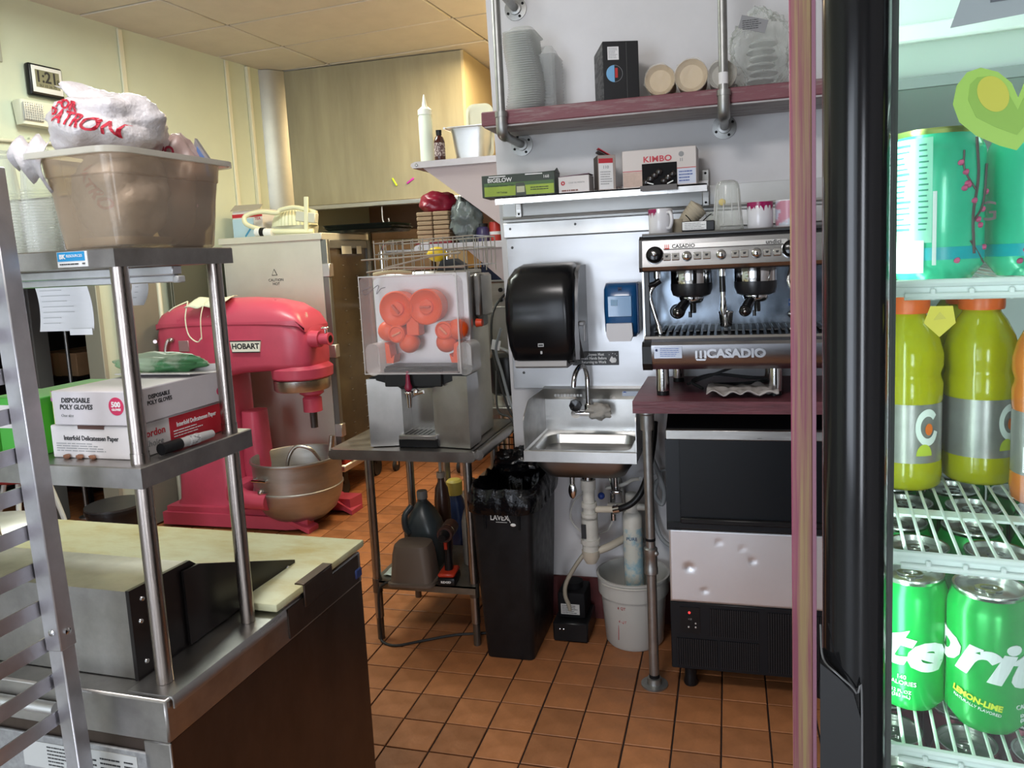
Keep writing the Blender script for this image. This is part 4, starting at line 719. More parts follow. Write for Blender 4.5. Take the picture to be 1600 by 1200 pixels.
for x, z, a in ((-1.292, 1.335, -.4), (-1.09, 1.345, .8)):
    b = B(); b.lathe([(.034, -.06), (.036, 0), (.03, .004), (.026, -.002), (0, -.002)], (x, 2.785, z), 28, '-y'); b.build('key_hub', ORANGE, t, W=True); b = B(); b.box(x - .020, x + .020, 2.778, 2.79, z - .004, z + .004, bev=.002, rot=Matrix.Rotation(a, 4, 'Y')); b.build('hub_key', mat('pale_orange', (.85, .3, .15), .4), t, W=True)
b = B(); b.box(-1.255, -1.20, 2.80, 2.86, 1.325, 1.40, bev=.004); b.prism([(-1.255, 1.4), (-1.2, 1.4), (-1.2, 1.40), (-1.225, 1.44)], 2.81, 2.86, 'y'); b.build('knife_guard', ORANGE, t, W=True)
for s, x in ((1, -1.335), (-1, -1.055)): b = B(); b.prism([(x - .018 * s, 1.30), (x, 1.29), (x + .006 * s, 1.235), (x + .022 * s, 1.25), (x + .014 * s, 1.215), (x - .016 * s, 1.215)], 2.80, 2.86, 'y'); b.build('peel_ejector', ORANGE, t, W=True)
COV = film('frosted_cover', (.78, .74, .75), .13, .2, edge=.45)
b = B(); b.rr([(0, .402, .385, .02), (.012, .398, .382, .02), (.10, .39, .372, .03)], n=4, cap1=False)
b.build('clear_cover', COV, t, W=True, xf=Matrix.Translation((-1.212, 2.735, 1.375)) @ Matrix.Rotation(-PI / 2, 4, 'X') @ Matrix.Scale(-1, 4, (0, 1, 0)))
b = B(); b.rings([[Vector((-1.212 + sx * (w / 2), y, 1.375 + sz * (h / 2))) for sx, sz in ((-1, -1), (1, -1), (1, 1), (-1, 1))] for w, h, y in ((.412, .392, 2.742), (.412, .392, 2.735), (.402, .382, 2.733))], False, False); b.build('cover_edge', mat('cover_edge_plastic', (.85, .83, .83), .2, alpha=.55), t, W=True)
for x in (-1.39, -1.0):
    b = B(); b.rr([(0, .06, .13, .028), (.11, .06, .13, .028)], n=5, cap1=False); b.build('cover_wing', film('cover_wing_plastic', (.8, .8, .78), .25, .15), t, W=True, xf=Matrix.Translation((x, 2.76, 1.235)) @ Matrix.Rotation(-PI / 2, 4, 'X'))
b = B(); b.tube([(-1.36, 2.731, 1.53), (-1.40, 2.731, 1.515), (-1.385, 2.731, 1.50), (-1.33, 2.731, 1.535), (-1.34, 2.731, 1.50), (-1.32, 2.731, 1.52), (-1.30, 2.731, 1.525)], .0016, 5); b.build('marker_scribble', mat('grey_marker', (.25, .22, .25), .5, alpha=.6), t, W=True)
b = B(); b.cyl((-1.0, 2.93, 1.36), (-.975, 2.93, 1.36), .018, .015); b.build('side_knob', mat('red_orange_knob', (.75, .07, .02), .4), t, W=True)
b = B(); b.box(-1.02, -.985, 2.96, 3.12, 1.38, 1.56, bev=.01); b.build('side_box', JS, t, W=True); b = B(); b.box(-1.02, -.99, 3.0, 3.06, 1.34, 1.39, bev=.008); b.build('cable_entry', mat('grey_entry', (.25, .25, .23), .5), t, W=True)
# wire hopper basket
WIRE = mat('basket_wire', (.55, .52, .48), .3, .9); b = B(); z0, z1 = 1.585, 1.70
for z, y0, y1, x0, x1 in ((z1, 2.86, 3.14, -1.40, -.97), (1.655, 2.86, 3.14, -1.40, -.97), (z0, 2.86, 3.14, -1.40, -.97)):
    b.tube([(x0, y0, z), (x1, y0, z + .012), (x1, y1, z + .012), (x0, y1, z), (x0, y0, z)], .0028, 6, False)
b.build('basket_hoop', WIRE, t, W=True); 
for k in range(11):
    x = -1.40 + k * .043
    for y in (2.86, 3.14): b = B(); b.cyl((x, y, z0 - .015), (x, y, z1 + .012), .0022, seg=6); b.build('basket_wire', WIRE, t, W=True)
for k in range(1, 5):
    for x in (-1.40, -.97): b = B(); b.cyl((x, 2.86 + k * .056, z0), (x, 2.86 + k * .056, z1 + .006), .0022, seg=6); b.build('basket_wire', WIRE, t, W=True)
b = B(); b.tube([(-1.43, 2.80, 1.635), (-1.2, 2.80, 1.64), (-1.01, 2.80, 1.645)], .004, 6, False); b.tube([(-1.33, 2.80, 1.60), (-1.12, 2.82, 1.64), (-1.02, 2.84, 1.648)], .004, 6, False); b.tube([(-1.43, 2.84, 1.585), (-1.30, 2.82, 1.60), (-1.0, 2.82, 1.59)], .004, 6, False); b.build('feed_rail', WIRE, t, W=True)
b = B(); b.box(-1.385, -1.03, 2.90, 3.12, 1.56, 1.578, bev=.004); b.build('top_plate', JS, t, W=True); b = B(); b.prism([(-1.16, 1.578), (-1.05, 1.578), (-1.05, 1.60), (-1.09, 1.625), (-1.14, 1.62)], 2.93, 3.0, 'y'); b.build('feed_gate', BLACK, t, W=True)
b = B(); b.tube([(-1.41, 2.86, 1.575), (-1.33, 2.85, 1.582), (-1.24, 2.86, 1.575)], .008, 8); b.build('tan_bar', mat('tan_bar', (.55, .45, .28), .4), t, W=True)
q = T('lemon', 'whole yellow lemon in the wire basket on top of the juicer', 'lemon', (-1.155, 2.93, 1.646)); b = B(); b.ball((0, 0, 0), .036, (1.12, .95, .85), 24, 16, .03); b.ball((.04, 0, -.002), .009); b.build('fruit', mat('lemon_skin', (.80, .55, .02), .4, bump=.2, bs=150), q); b = B(); b.ball((-.041, 0, .002), .005); b.build('stem_end', mat('lemon_stem', (.4, .35, .05), .6), q)
# ================================================================ SHELVES AND COUNTER BEHIND, on the kitchen side wall
SH = mat('pinkish_shelf_steel', (.50, .46, .46), .42, .6, nz=.1, ns=5)
for z, y0, y1, lb in ((2.06, 3.42, 4.5, 'upper steel shelf on the kitchen side wall with triangular bracket'), (1.67, 3.40, 4.5, 'lower steel shelf on the kitchen side wall behind the juicer')):
    t = T('wall_shelf', lb, 'shelf', (-1.2, 3.9, z)); b = B(); b.prism([(-1.445, z), (-1.43, z - .0), (-.972, z), (-.972, z + .03), (-1.43, z + .03), (-1.452, z + .022), (-1.455, z + .012)], y0, y1, 'y'); b.build('shelf_board', SH, t, W=True)
    for y in (y0 + .02, y1 - .15): b = B(); b.prism([(-1.40, z), (-.974, z), (-.974, z - .30), (-1.0, z - .31)] if z > 2 else [(-1.2, z), (-.974, z), (-.974, z - .2)], y, y + .006, 'y'); b.build('bracket', mat('pink_grey_bracket', (.46, .38, .38), .55), t, W=True, smooth=0)
    b = B(); b.lathe([(.008, 0), (.006, .004), (0, .005)], (-1.425, y0, z + .015), 10, '-y'); b.build('rivet', STEELD, t, W=True)
t = T('squeeze_bottle', 'tall white squeeze bottle with pointed tip on the upper steel shelf', 'bottle', (-1.405, 3.52, 2.0905)); b = B(); b.lathe([(.032, 0), (.034, .005), (.034, .21), (.031, .225), (.031, .23)], seg=24); b.build('body', mat('milky_bottle', (.74, .80, .66), .35), t); b = B(); b.lathe([(.034, .228), (.034, .252), (.022, .262), (.013, .27), (.008, .30), (.003, .325)], seg=20); b.build('nozzle_cap', mat('milky_cap', (.78, .80, .72), .35), t)
t = T('extract_bottle', 'small dark brown extract bottle with a black cap beside the steel pan', 'bottle', (-1.325, 3.48, 2.0905)); b = B(); b.lathe([(.024, 0), (.026, .005), (.026, .09), (.02, .11), (.012, .12)], seg=20); b.build('body', mat('amber_dark', (.05, .012, .008), .15), t); b = B(); b.lathe([(.013, .12), (.014, .145), (0, .146)], seg=16); b.build('cap', BLACK, t)
b = B(); b.lathe([(.0265, .022), (.0265, .085)], seg=20, cap0=False, cap1=False); b.build('label', mat('label_cream_pink', (.5, .42, .40), .6, ns=120, col2=(.1, .05, .05), thr=(.45, .5)), t)
t = T('steel_food_pan', 'deep steel food pan on the upper steel shelf', 'pan', (-1.19, 3.60, 2.0905)); b = B(); b.rr([(0, .13, .17, .03), (.004, .14, .19, .035), (.13, .165, .22, .03), (.148, .17, .23, .025), (.150, .20, .26, .02), (.154, .20, .26, .02), (.150, .165, .22, .025), (.01, .13, .17, .03)], n=5); b.build('pan_body', STEELL, t)
b = B(); b.tube([(-.103, -.13, .15), (-.103, .13, .15)], .006, 8, False); b.build('rim_bead', STEELL, t)
t = T('cream_lid', 'cream plastic tub lid standing upright in the steel pan', 'lid', (-1.165, 3.63, 2.0975), .1); b = B(); b.rr([(0, .135, .27, .04), (.010, .135, .27, .04), (.012, .11, .24, .03), (.006, .10, .22, .03)], n=5); b.build('lid_body', mat('cream_lid_plastic', (.68, .66, .50), .4), t, xf=Matrix.Translation((.0, 0, .138)) @ Matrix.Rotation(PI / 2 - .1, 4, 'X'))
b = B(); b.box(-.02, .02, -.02, -.004, .09, .12, bev=.004); b.build('grip', mat('cream_lid_plastic', (.68, .66, .50), .4), t)
t = T('napkin_pack', 'pack of brown paper napkins with torn red film on the lower steel shelf', 'napkins', (-1.38, 3.55, 1.7005)); NP = mat('brown_napkin', (.32, .22, .13), .8, nz=.1, ns=8)
for k in range(7): b = B(); b.box(-.083 + R_.uniform(-.003, .003), -.004, -.08, .08, .004 + k * .022, .024 + k * .022, bev=.004); b.build('napkin_stack', NP, t); b = B(); b.box(.002, .083 + R_.uniform(-.003, .003), -.08, .08, .004 + k * .022, .024 + k * .022, bev=.004); b.build('napkin_stack', NP, t)
b = crumple((0, 0, .20), .088, (.98, .85, .62), 21, .2); b.build('red_film', mat('red_film', (.24, .010, .03), .3, ns=7, col2=(.45, .35, .35), thr=(.62, .66)), t, smooth=60)
t = T('red_packet', 'flat red packet under the napkin pack at the shelf edge', 'packet', (-1.36, 3.43, 1.7005)); b = B(); b.box(-.09, .09, -.025, .03, 0, .012, bev=.003); b.build('packet_body', mat('dark_red_label', (.22, .01, .02), .5), t); b = B(); b.box(-.06, -.02, -.026, -.025, .003, .009); b.build('white_dots', PAPER, t, smooth=0)
t = T('grey_bag', 'crumpled grey plastic bag on the lower steel shelf under the bracket', 'plastic bag', (-1.215, 3.5, 1.7005)); b = crumple((0, 0, .10), .085, (.85, .8, 1.2), 31, .35, fold=.2); b.build('bag_body', mat('grey_bag_film', (.12, .14, .14), .25, bump=.4, bs=40), t, smooth=50)
t = T('purple_jar', 'dark purple jar between grey bag and red can', 'jar', (-1.135, 3.49, 1.7005)); b = B(); b.lathe([(.03, 0), (.032, .01), (.032, .06), (.025, .07)], seg=20); b.build('body', mat('dark_violet', (.05, .04, .12), .3), t); b = B(); b.lathe([(.027, .07), (.027, .085), (0, .087)], seg=20); b.build('lid', BLACK, t)
t = T('red_can', 'small red can at the right end of the lower steel shelf', 'can', (-1.075, 3.5, 1.7005)); b = B(); b.lathe([(.026, 0), (.028, .004), (.028, .086), (.026, .09), (0, .089)], seg=20); b.build('body', mat('can_red', (.5, .04, .03), .35), t); b = B(); b.lathe([(.0285, .03), (.0285, .045)], seg=20, cap0=False, cap1=False); b.build('stripe', PAPER, t)
# steel wall behind + counter
b = B(); b.box(-.985, -.972, 3.33, 4.6, .9, 1.66); struct(b, 'trim_14', STEELD, smooth=0)
t = T('rear_counter', 'cluttered steel counter behind the juicer', 'counter', (-1.2, 3.9, 0)); b = B(); b.box(-1.45, -.99, 3.45, 4.6, .86, .90, bev=.005); b.build('counter_top', STEELD, t, W=True); b = B(); b.box(-1.42, -.99, 3.5, 4.6, .35, .37); b.build('under_shelf', STEELD, t, W=True, smooth=0)
for x in (-1.40, -1.02):
    for y in (3.5, 4.5): b = B(); b.cyl((x, y, 0), (x, y, .86), .02); b.build('leg', STEELD, t, W=True)
t = T('control_box', 'grey steel control box with switch and knobs behind the juicer', 'control box', (-1.09, 3.72, 1.40)); b = B(); b.box(-.14, .10, -.06, .1, -.03, .10, bev=.006); b.build('case', STEEL, t); b = B(); b.box(.02, .055, -.066, -.058, .04, .075, bev=.003); b.build('switch', INKW, t)
for x, z in ((-.02, .01), (-.02, .06), (.055, .01)): b = B(); b.cyl((x, -.06, z), (x, -.075, z), .011); b.build('knob', BLACK, t)
b = B(); b.box(-.13, .09, -.05, .05, -.50, -.03); b.build('pedestal', mat('grey_machine', (.28, .27, .25), .5, .5), t)
t = T('blue_binder', 'dark blue folder leaning on the wall above the control box', 'folder', (-1.13, 3.75, 1.501)); b = B(); b.prism([(-.10, 0), (.12, 0), (-.10, .12)], -.02, .0, 'y'); b.build('cover', mat('navy', (.01, .02, .09), .5), t); b = B(); b.box(-.1, .12, -.022, -.02, .0, .008); b.build('edge', INKW, t, smooth=0)
t = T('coffee_urn', 'black pot with steel base on the rear counter behind the bin', 'pot', (-1.07, 3.56, .9005)); b = B(); b.lathe([(.075, .05), (.085, .06), (.095, .22), (.09, .24), (.0, .245)], seg=28); b.build('body', BLACK, t); b = B(); b.lathe([(.07, 0), (.072, .05), (0, .051)], seg=28); b.build('base', STEEL, t); b = B(); b.tube([(-.06, -.06, .24), (-.03, -.08, .28), (.02, -.08, .275), (.05, -.06, .245)], .012, 10); b.build('handle', PIPE, t)
t = T('small_carton', 'brown carton and white cap bottle behind the black pot', 'box', (-1.10, 3.95, .9005)); b = B(); b.box(-.1, .1, -.06, .06, 0, .30, bev=.004); b.build('carton_body', CARDB, t); b = B(); b.box(-.1, .1, -.061, -.06, .13, .16); b.build('tape', mat('tan_tape', (.4, .27, .13), .3), t, smooth=0)
t = T('cable_bundle', 'grey and black cables hanging between the juicer and the sink wall', 'cable', (-1.0, 3.30, 1.1)); b = B(); b.tube([(.02, .35, .42), (-.06, .1, .30), (-.075, .05, .15), (-.05, .03, .02), (0, .0, -.16), (.06, -.02, -.25)], .006, 7); b.build('black_cable', RUBBER, t)
b = B(); b.tube([(-.01, .0, .20), (-.04, .0, .10), (-.015, -.01, .0), (.025, -.03, -.14), (.075, -.06, -.22)], .007, 8); b.build('grey_cable', mat('grey_cable', (.16, .17, .18), .5), t); b = B(); b.tube([(-.05, .02, .0), (-.03, -.05, -.17), (.04, -.07, -.21), (.08, -.09, -.34)], .005, 7); b.build('loose_cable', RUBBER, t)
b = B(); b.box(-.06, -.02, .0, .006, .10, .145, rot=Matrix.Rotation(.2, 4, 'Y')); b.build('cable_tag', PAPER, t, smooth=0)
# ================================================================ PAPER TOWEL, SOAP, SIGN
t = T('towel_dispenser', 'large black paper towel dispenser with grey chute above the bin', 'dispenser', (-.735, 3.165, 1.17))
b = B(); secs = []
for z, y, w, xo, r in ((1.175, 3.00, .235, .004, .03), (1.20, 2.945, .25, 0, .03), (1.26, 2.92, .272, 0, .035), (1.36, 2.905, .286, 0, .04), (1.45, 2.905, .286, 0, .045), (1.53, 2.93, .276, .002, .05), (1.57, 2.97, .245, .006, .05), (1.588, 3.04, .21, .012, .04)):
    secs.append((z, w, 3.15 - y, r, xo, (3.15 + y) / 2))
b.rr(secs, (-.735, 0), n=6); b.build('cover', mat('satin_black', (.007, .007, .008), .22, spec=.35), t, W=True, smooth=60)
b = B(); b.prism([(3.165, 1.19), (3.06, 1.19), (2.985, 1.28), (2.96, 1.38), (2.965, 1.47), (3.0, 1.55), (3.06, 1.575), (3.165, 1.575)], -.598, -.583, 'x'); b.build('side_panel', mat('side_black', (.03, .03, .032), .35), t, W=True)
b = B(); b.prism([(2.95, 1.20), (2.94, 1.36), (2.955, 1.46), (3.0, 1.545), (3.012, 1.54), (2.97, 1.46), (2.955, 1.36), (2.965, 1.20)], -.597, -.581, 'x'); b.build('edge_bead', mat('grey_bead', (.14, .14, .15), .3), t, W=True)
b = B(); b.box(-.583, -.560, 2.96, 3.02, 1.335, 1.35, bev=.003); b.box(-.566, -.556, 2.965, 2.985, 1.27, 1.35, bev=.003); b.build('feed_lever', mat('grey_lever', (.25, .25, .26), .35), t, W=True)
b = B(); b.prism([(2.945, 1.175), (2.955, 1.205), (3.06, 1.205), (3.10, 1.165), (2.965, 1.165)], -.85, -.635, 'x'); b.build('chute', mat('grey_chute', (.40, .39, .39), .4), t, W=True)
b = B(); b.box(-.83, -.78, 2.948, 3.0, 1.203, 1.213, bev=.003); b.build('rust_patch', mat('rust_brown', (.28, .16, .12), .8), t, W=True)
b = B(); b.box(-.742, -.718, 2.9135, 2.9165, 1.258, 1.272, bev=.001); b.box(-.735, -.727, 2.922, 2.926, 1.228, 1.24, bev=.001); b.build('maker_mark', mat('mark_silver', (.55, .55, .55), .4), t, W=True)
b = B(); b.box(-.739, -.721, 2.9118, 2.9138, 1.262, 1.268); b.build('mark_inner', INK, t, W=True, smooth=0)
t = T('soap_dispenser', 'translucent blue wall soap dispenser with white push bar', 'dispenser', (-.425, 3.165, 1.25)); BL = mat('blue_translucent', (.012, .09, .25), .22, nz=.1, ns=6, coat=.3)
b = B(); b.rr([(1.275, .115, .10, .02, 0, .01), (1.30, .135, .125, .03), (1.40, .14, .13, .03), (1.47, .14, .12, .035), (1.495, .13, .09, .03, 0, .015)], (-.425, 3.105), n=5); b.build('cover', BL, t, W=True, smooth=60)
b = B(); b.box(-.475, -.378, 3.036, 3.042, 1.36, 1.445, bev=.002); b.build('refill_window', mat('blue_window', (.05, .19, .40), .12, coat=.5), t, W=True); b = B(); b.box(-.462, -.435, 3.0335, 3.0365, 1.405, 1.43); b.build('window_label', mat('pale_blue_label', (.25, .42, .6), .5), t, W=True, smooth=0)
b = B(); b.box(-.36, -.352, 3.05, 3.165, 1.29, 1.49, bev=.003); b.build('side_strip', mat('deep_blue_side', (.008, .035, .12), .25), t, W=True)
b = B(); b.prism([(-.48, 1.335), (-.378, 1.335), (-.375, 1.285), (-.385, 1.262), (-.47, 1.262), (-.482, 1.285)], 3.02, 3.05, 'y'); b.build('push_bar', mat('push_white', (.66, .64, .66), .35), t, W=True)
text('M', .02, mat('navy_mark', (.01, .02, .08), .5), t, (-.425, 3.043, 1.472), W=True, bold=.001)
t = T('hygiene_sign', 'black hand washing notice reading Hands Before returning to Work', 'sign', (-.56, 3.165, 1.175)); b = B(); b.box(-.655, -.455, 3.163, 3.166, 1.145, 1.205); b.build('plate', mat('charcoal_sign', (.03, .03, .032), .4), t, W=True, smooth=0)
text('Employees Must\nWash Hands Before\nReturning to Work', .0165, INKW, t, (-.562, 3.1625, 1.175), W=True, bold=.0003, sx=.82)
b = B(); b.box(-.502, -.458, 3.1618, 3.163, 1.15, 1.20); b.build('picture_field', mat('sign_grey', (.06, .06, .065), .5), t, W=True, smooth=0)
b = B(); b.prism([(-.495, 1.165), (-.485, 1.155), (-.468, 1.157), (-.464, 1.168), (-.470, 1.178), (-.478, 1.176), (-.484, 1.184), (-.490, 1.176)], 3.160, 3.1618, 'y')
b.build('hand_picture', INKW, t, W=True, smooth=0)
for x, z in ((-.495, 1.19), (-.47, 1.193), (-.463, 1.186), (-.48, 1.195)): b = B(); b.box(x - .0015, x + .0015, 3.1605, 3.1618, z - .0015, z + .0015); b.build('water_drop', INKW, t, W=True, smooth=0)
# ================================================================ SINK
t = T('hand_sink', 'wall mounted stainless hand sink with side splashes', 'sink', (-.565, 2.98, .70)); SK = mat('sink_steel', (.62, .62, .61), .34, 1, nz=.12, ns=6, rvar=.12)
X0, X1 = -.785, -.345
b = B()
b.rings([[Vector((sx, sy, z)) for sx, sy in ((X0 + a, 2.78 + a), (X1 - a, 2.78 + a), (X1 - a, 3.165 - c), (X0 + a, 3.165 - c))] for a, z, c in ((.0, .824, 0), (0, .866, 0), (.004, .869, .0), (.012, .864, .012))], False, False)
def rrr(z, w, d, r): return (z, w, d, r)
b.build('apron', SK, t, W=True, smooth=0, solid=0)
b = B(); CXs, CYs = -.565, 2.955
outer = [(X0 + .004, 2.784), (X1 - .004, 2.784), (X1 - .004, 3.163), (X0 + .004, 3.163)]
L_ = [(.8635, .432, .372, .002, 0, .017), (.8635, .385, .275, .05, .0, .0), (.860, .375, .265, .05), (.80, .36, .25, .05), (.745, .30, .20, .06), (.738, .10, .10, .045)]
b.rr(L_, (CXs, CYs), cap0=False, n=6); b.build('basin', SK, t, W=True, smooth=50)
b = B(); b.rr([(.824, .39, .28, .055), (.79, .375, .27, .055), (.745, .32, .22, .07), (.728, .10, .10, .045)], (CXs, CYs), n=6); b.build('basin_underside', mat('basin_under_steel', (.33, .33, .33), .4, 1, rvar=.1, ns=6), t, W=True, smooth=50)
b = B(); b.lathe([(.04, .739), (.036, .742), (.0, .741)], (CXs, CYs, 0), 20); b.build('drain', CHROME, t, W=True)
b = B(); b.box(X0, X1, 3.152, 3.165, .86, 1.0, bev=.001); b.prism([(3.165, 1.0), (3.152, 1.0), (3.125, 1.05), (3.165, 1.055)], X0, X1, 'x'); b.build('back_splash', SK, t, W=True, smooth=20)
for x, w in ((X0, .003), (X1 - .003, .003)):
    b = B(); b.prism([(2.79, .866), (3.163, .866), (3.163, 1.05), (2.90, 1.05), (2.875, 1.045), (2.80, 1.0), (2.79, .985)], x, x + w, 'x'); b.build('side_splash', STEELD if x < -.5 else SK, t, W=True, smooth=0)
b = B(); b.box(-.44, -.36, 3.127, 3.1285, 1.018, 1.038, rot=Matrix.Rotation(-.45, 4, 'X')); b.build('nsf_sticker', mat('sticker_grey_blue', (.35, .42, .55), .4), t, W=True, smooth=0)
b = B(); b.lathe([(.009, 0), (.009, .001), (0, .001)], (-.43, 3.130, 1.028), 20, '-y'); b.build('sticker_logo', mat('logo_blue', (.02, .08, .35), .4), t, W=True); text('NSF', .006, INKW, t, (-.43, 3.1275, 1.028), W=True)
b = B()
for k in range(9): b.box(-.735 + k * .014, -.725 + k * .014, 3.131, 3.134, 1.015, 1.025)
b.build('stamped_letters', STEELD, t, W=True, smooth=0, kind='stuff')
t = T('sink_faucet', 'chrome gooseneck faucet with black knob and cloth wrapped handle', 'faucet', (-.58, 3.15, .95))
b = B(); b.tube([(-.64, 3.12, .945), (-.52, 3.12, .945)], .013, 14, False); b.cyl((-.64, 3.15, .945), (-.64, 3.11, .945), .02); b.cyl((-.52, 3.15, .945), (-.52, 3.11, .945), .02); b.lathe([(.018, 0), (.018, .03), (.012, .04)], (-.585, 3.12, .95), 18); b.build('body', CHROME, t, W=True)
b = B(); b.tube([(-.585, 3.12, .98), (-.585, 3.12, 1.06), (-.586, 3.12, 1.11), (-.592, 3.10, 1.145), (-.602, 3.06, 1.155), (-.612, 3.02, 1.14), (-.618, 3.0, 1.11), (-.62, 2.995, 1.08)], .0105, 14, n=6); b.build('spout', CHROME, t, W=True)
b = B(); b.lathe([(.026, 0), (.028, .01), (.026, .025), (.0, .03)], (-.635, 3.105, .985), 8, '-y'); b.lathe([(.012, .0), (.012, .035)], (-.635, 3.12, .955), 12); b.build('cold_knob', BLACKG, t, W=True, smooth=20)
b = crumple((-.535, 3.09, .96), .042, (1.15, .75, .8), 41, .4, 2.5, seg=26, rn=18, fold=.2); b.build('cloth_wrap', mat('damp_cloth', (.40, .37, .33), .85, bump=.3, bs=60), t, W=True, smooth=70)
# ================================================================ PLUMBING
PVC = mat('aged_white_pvc', (.62, .60, .54), .45, nz=.1, ns=12)
t = T('drain_pipework', 'white plastic drain trap hanging below the hand sink', 'pipe', (-.57, 2.98, .7))
b = B(); b.cyl((-.57, 2.97, .745), (-.57, 2.97, .68), .024); b.build('tailpiece', CHROME, t, W=True)
for z0, z1, r in ((.70, .66, .031), (.665, .60, .025), (.605, .585, .032), (.59, .54, .026), (.56, .535, .034), (.545, .40, .034), (.45, .43, .04)): b = B(); b.cyl((-.57, 2.97, z0), (-.57, 2.97, z1), r, seg=20); b.build('pipe_section', PVC, t, W=True)
b = B(); b.lathe([(.038, .40), (.036, .37), (.022, .345), (0, .34)], (-.57, 2.97, 0), 20); b.build('trap_cup', mat('yellowed_pvc', (.58, .52, .42), .4), t, W=True); b = B(); b.tube([(-.56, 2.97, .39), (-.50, 3.0, .405), (-.44, 3.08, .415), (-.38, 3.14, .42)], .016, 12); b.build('waste_arm', mat('yellowed_pvc', (.58, .52, .42), .4), t, W=True)
b = B(); b.box(-.60, -.58, 2.934, 2.937, .46, .52); b.build('pipe_marking', INK, t, W=True, smooth=0)
b = B(); b.tube([(-.54, 2.97, .575), (-.50, 2.96, .58), (-.465, 2.95, .585)], .014, 12); b.build('side_inlet', mat('yellowed_pvc', (.58, .52, .42), .4), t, W=True)
t = T('overflow_lever', 'small oval chrome lever hanging beside the drain', 'lever', (-.63, 2.94, .66)); b = B(); b.ball((0, 0, 0), .018, (1, .6, 1.9)); b.build('oval', CHROME, t); b = B(); b.cyl((.0, 0, .03), (.0, 0, .10), .010); b.build('stem', STEEL, t)
t = T('black_hose', 'thick black hose curving from the drain to behind the counter leg', 'hose', (-.46, 2.95, .585)); b = B(); b.tube([(0, 0, 0), (.03, -.01, .01), (.075, -.01, .035), (.11, 0, .08), (.135, .03, .15), (.15, .1, .25), (.155, .15, .33)], .0135, 12); b.build('hose', BLACK, t); b = B(); b.cyl((-.005, 0, -.002), (.02, -.003, .005), .018, seg=14); b.build('clamp', CHROME, t)
t = T('supply_valves', 'chrome and white supply valves on thin pipes below the sink', 'valve', (-.46, 3.10, .65))
b = B(); b.tube([(-.52, 3.12, .76), (-.505, 3.10, .70), (-.48, 3.06, .60), (-.485, 3.05, .53)], .006, 8); b.cyl((-.485, 3.06, .50), (-.485, 3.06, .62), .012); b.ball((-.485, 3.05, .56), .018); b.build('left_valve', CHROME, t, W=True)
b = B(); b.tube([(-.52, 3.11, .62), (-.44, 3.08, .65), (-.40, 3.05, .68), (-.36, 3.0, .70)], .008, 8); b.build('white_tube', PVC, t, W=True); b = B(); b.cyl((-.47, 3.06, .62), (-.47, 3.06, .70), .011); b.ball((-.465, 3.04, .63), .02, (1.3, .7, .6)); b.build('right_valve', CHROME, t, W=True); b = B(); b.ball((-.53, 3.04, .61), .015); b.build('blue_cap', mat('blue_cap', (.02, .05, .25), .4), t, W=True)
b = B(); b.tube([(-.50, 3.15, .74), (-.455, 3.14, .60), (-.445, 3.14, .45), (-.43, 3.13, .40), (-.36, 3.1, .40)], .010, 10); b.build('grey_riser', mat('grey_riser', (.34, .33, .30), .5), t, W=True)
t = T('loose_hose', 'thin translucent drain hose running into the black pump', 'hose', (-.64, 2.95, .3)); b = B(); b.tube([(-.585, 2.96, .40), (-.63, 2.95, .34), (-.675, 2.95, .26), (-.685, 2.96, .20), (-.675, 2.975, .15), (-.672, 2.98, .125)], .009, 10); b.build('hose', mat('milky_hose', (.36, .33, .26), .4), t, W=True)
t = T('white_tubing', 'thin white tubing loop left of the drain pipe', 'hose', (-.62, 3.1, .5)); b = B(); b.tube([(-.60, 3.08, .62), (-.66, 3.10, .56), (-.68, 3.11, .48), (-.63, 3.11, .42), (-.55, 3.11, .42), (-.50, 3.10, .47), (-.49, 3.1, .60)], .0045, 8); b.build('tubing', mat('thin_tube', (.55, .54, .5), .4), t, W=True)
t = T('grey_drain_hose', 'looped grey hoses hanging on the wall beside the ice machine', 'hose', (-.29, 3.12, .7)); b = B(); b.tube([(-.345, 3.13, .92), (-.335, 3.12, .80), (-.30, 3.11, .70), (-.275, 3.11, .62), (-.285, 3.11, .56), (-.315, 3.11, .60), (-.30, 3.12, .66), (-.27, 3.12, .60)], .010, 10); b.tube([(-.36, 3.14, .85), (-.345, 3.13, .70), (-.33, 3.13, .55), (-.30, 3.12, .42), (-.24, 3.1, .37)], .009, 10); b.tube([(-.36, 3.14, .66), (-.28, 3.13, .70), (-.22, 3.12, .71)], .004, 6); b.build('hoses', mat('cool_grey_hose', (.30, .32, .33), .5), t, W=True)
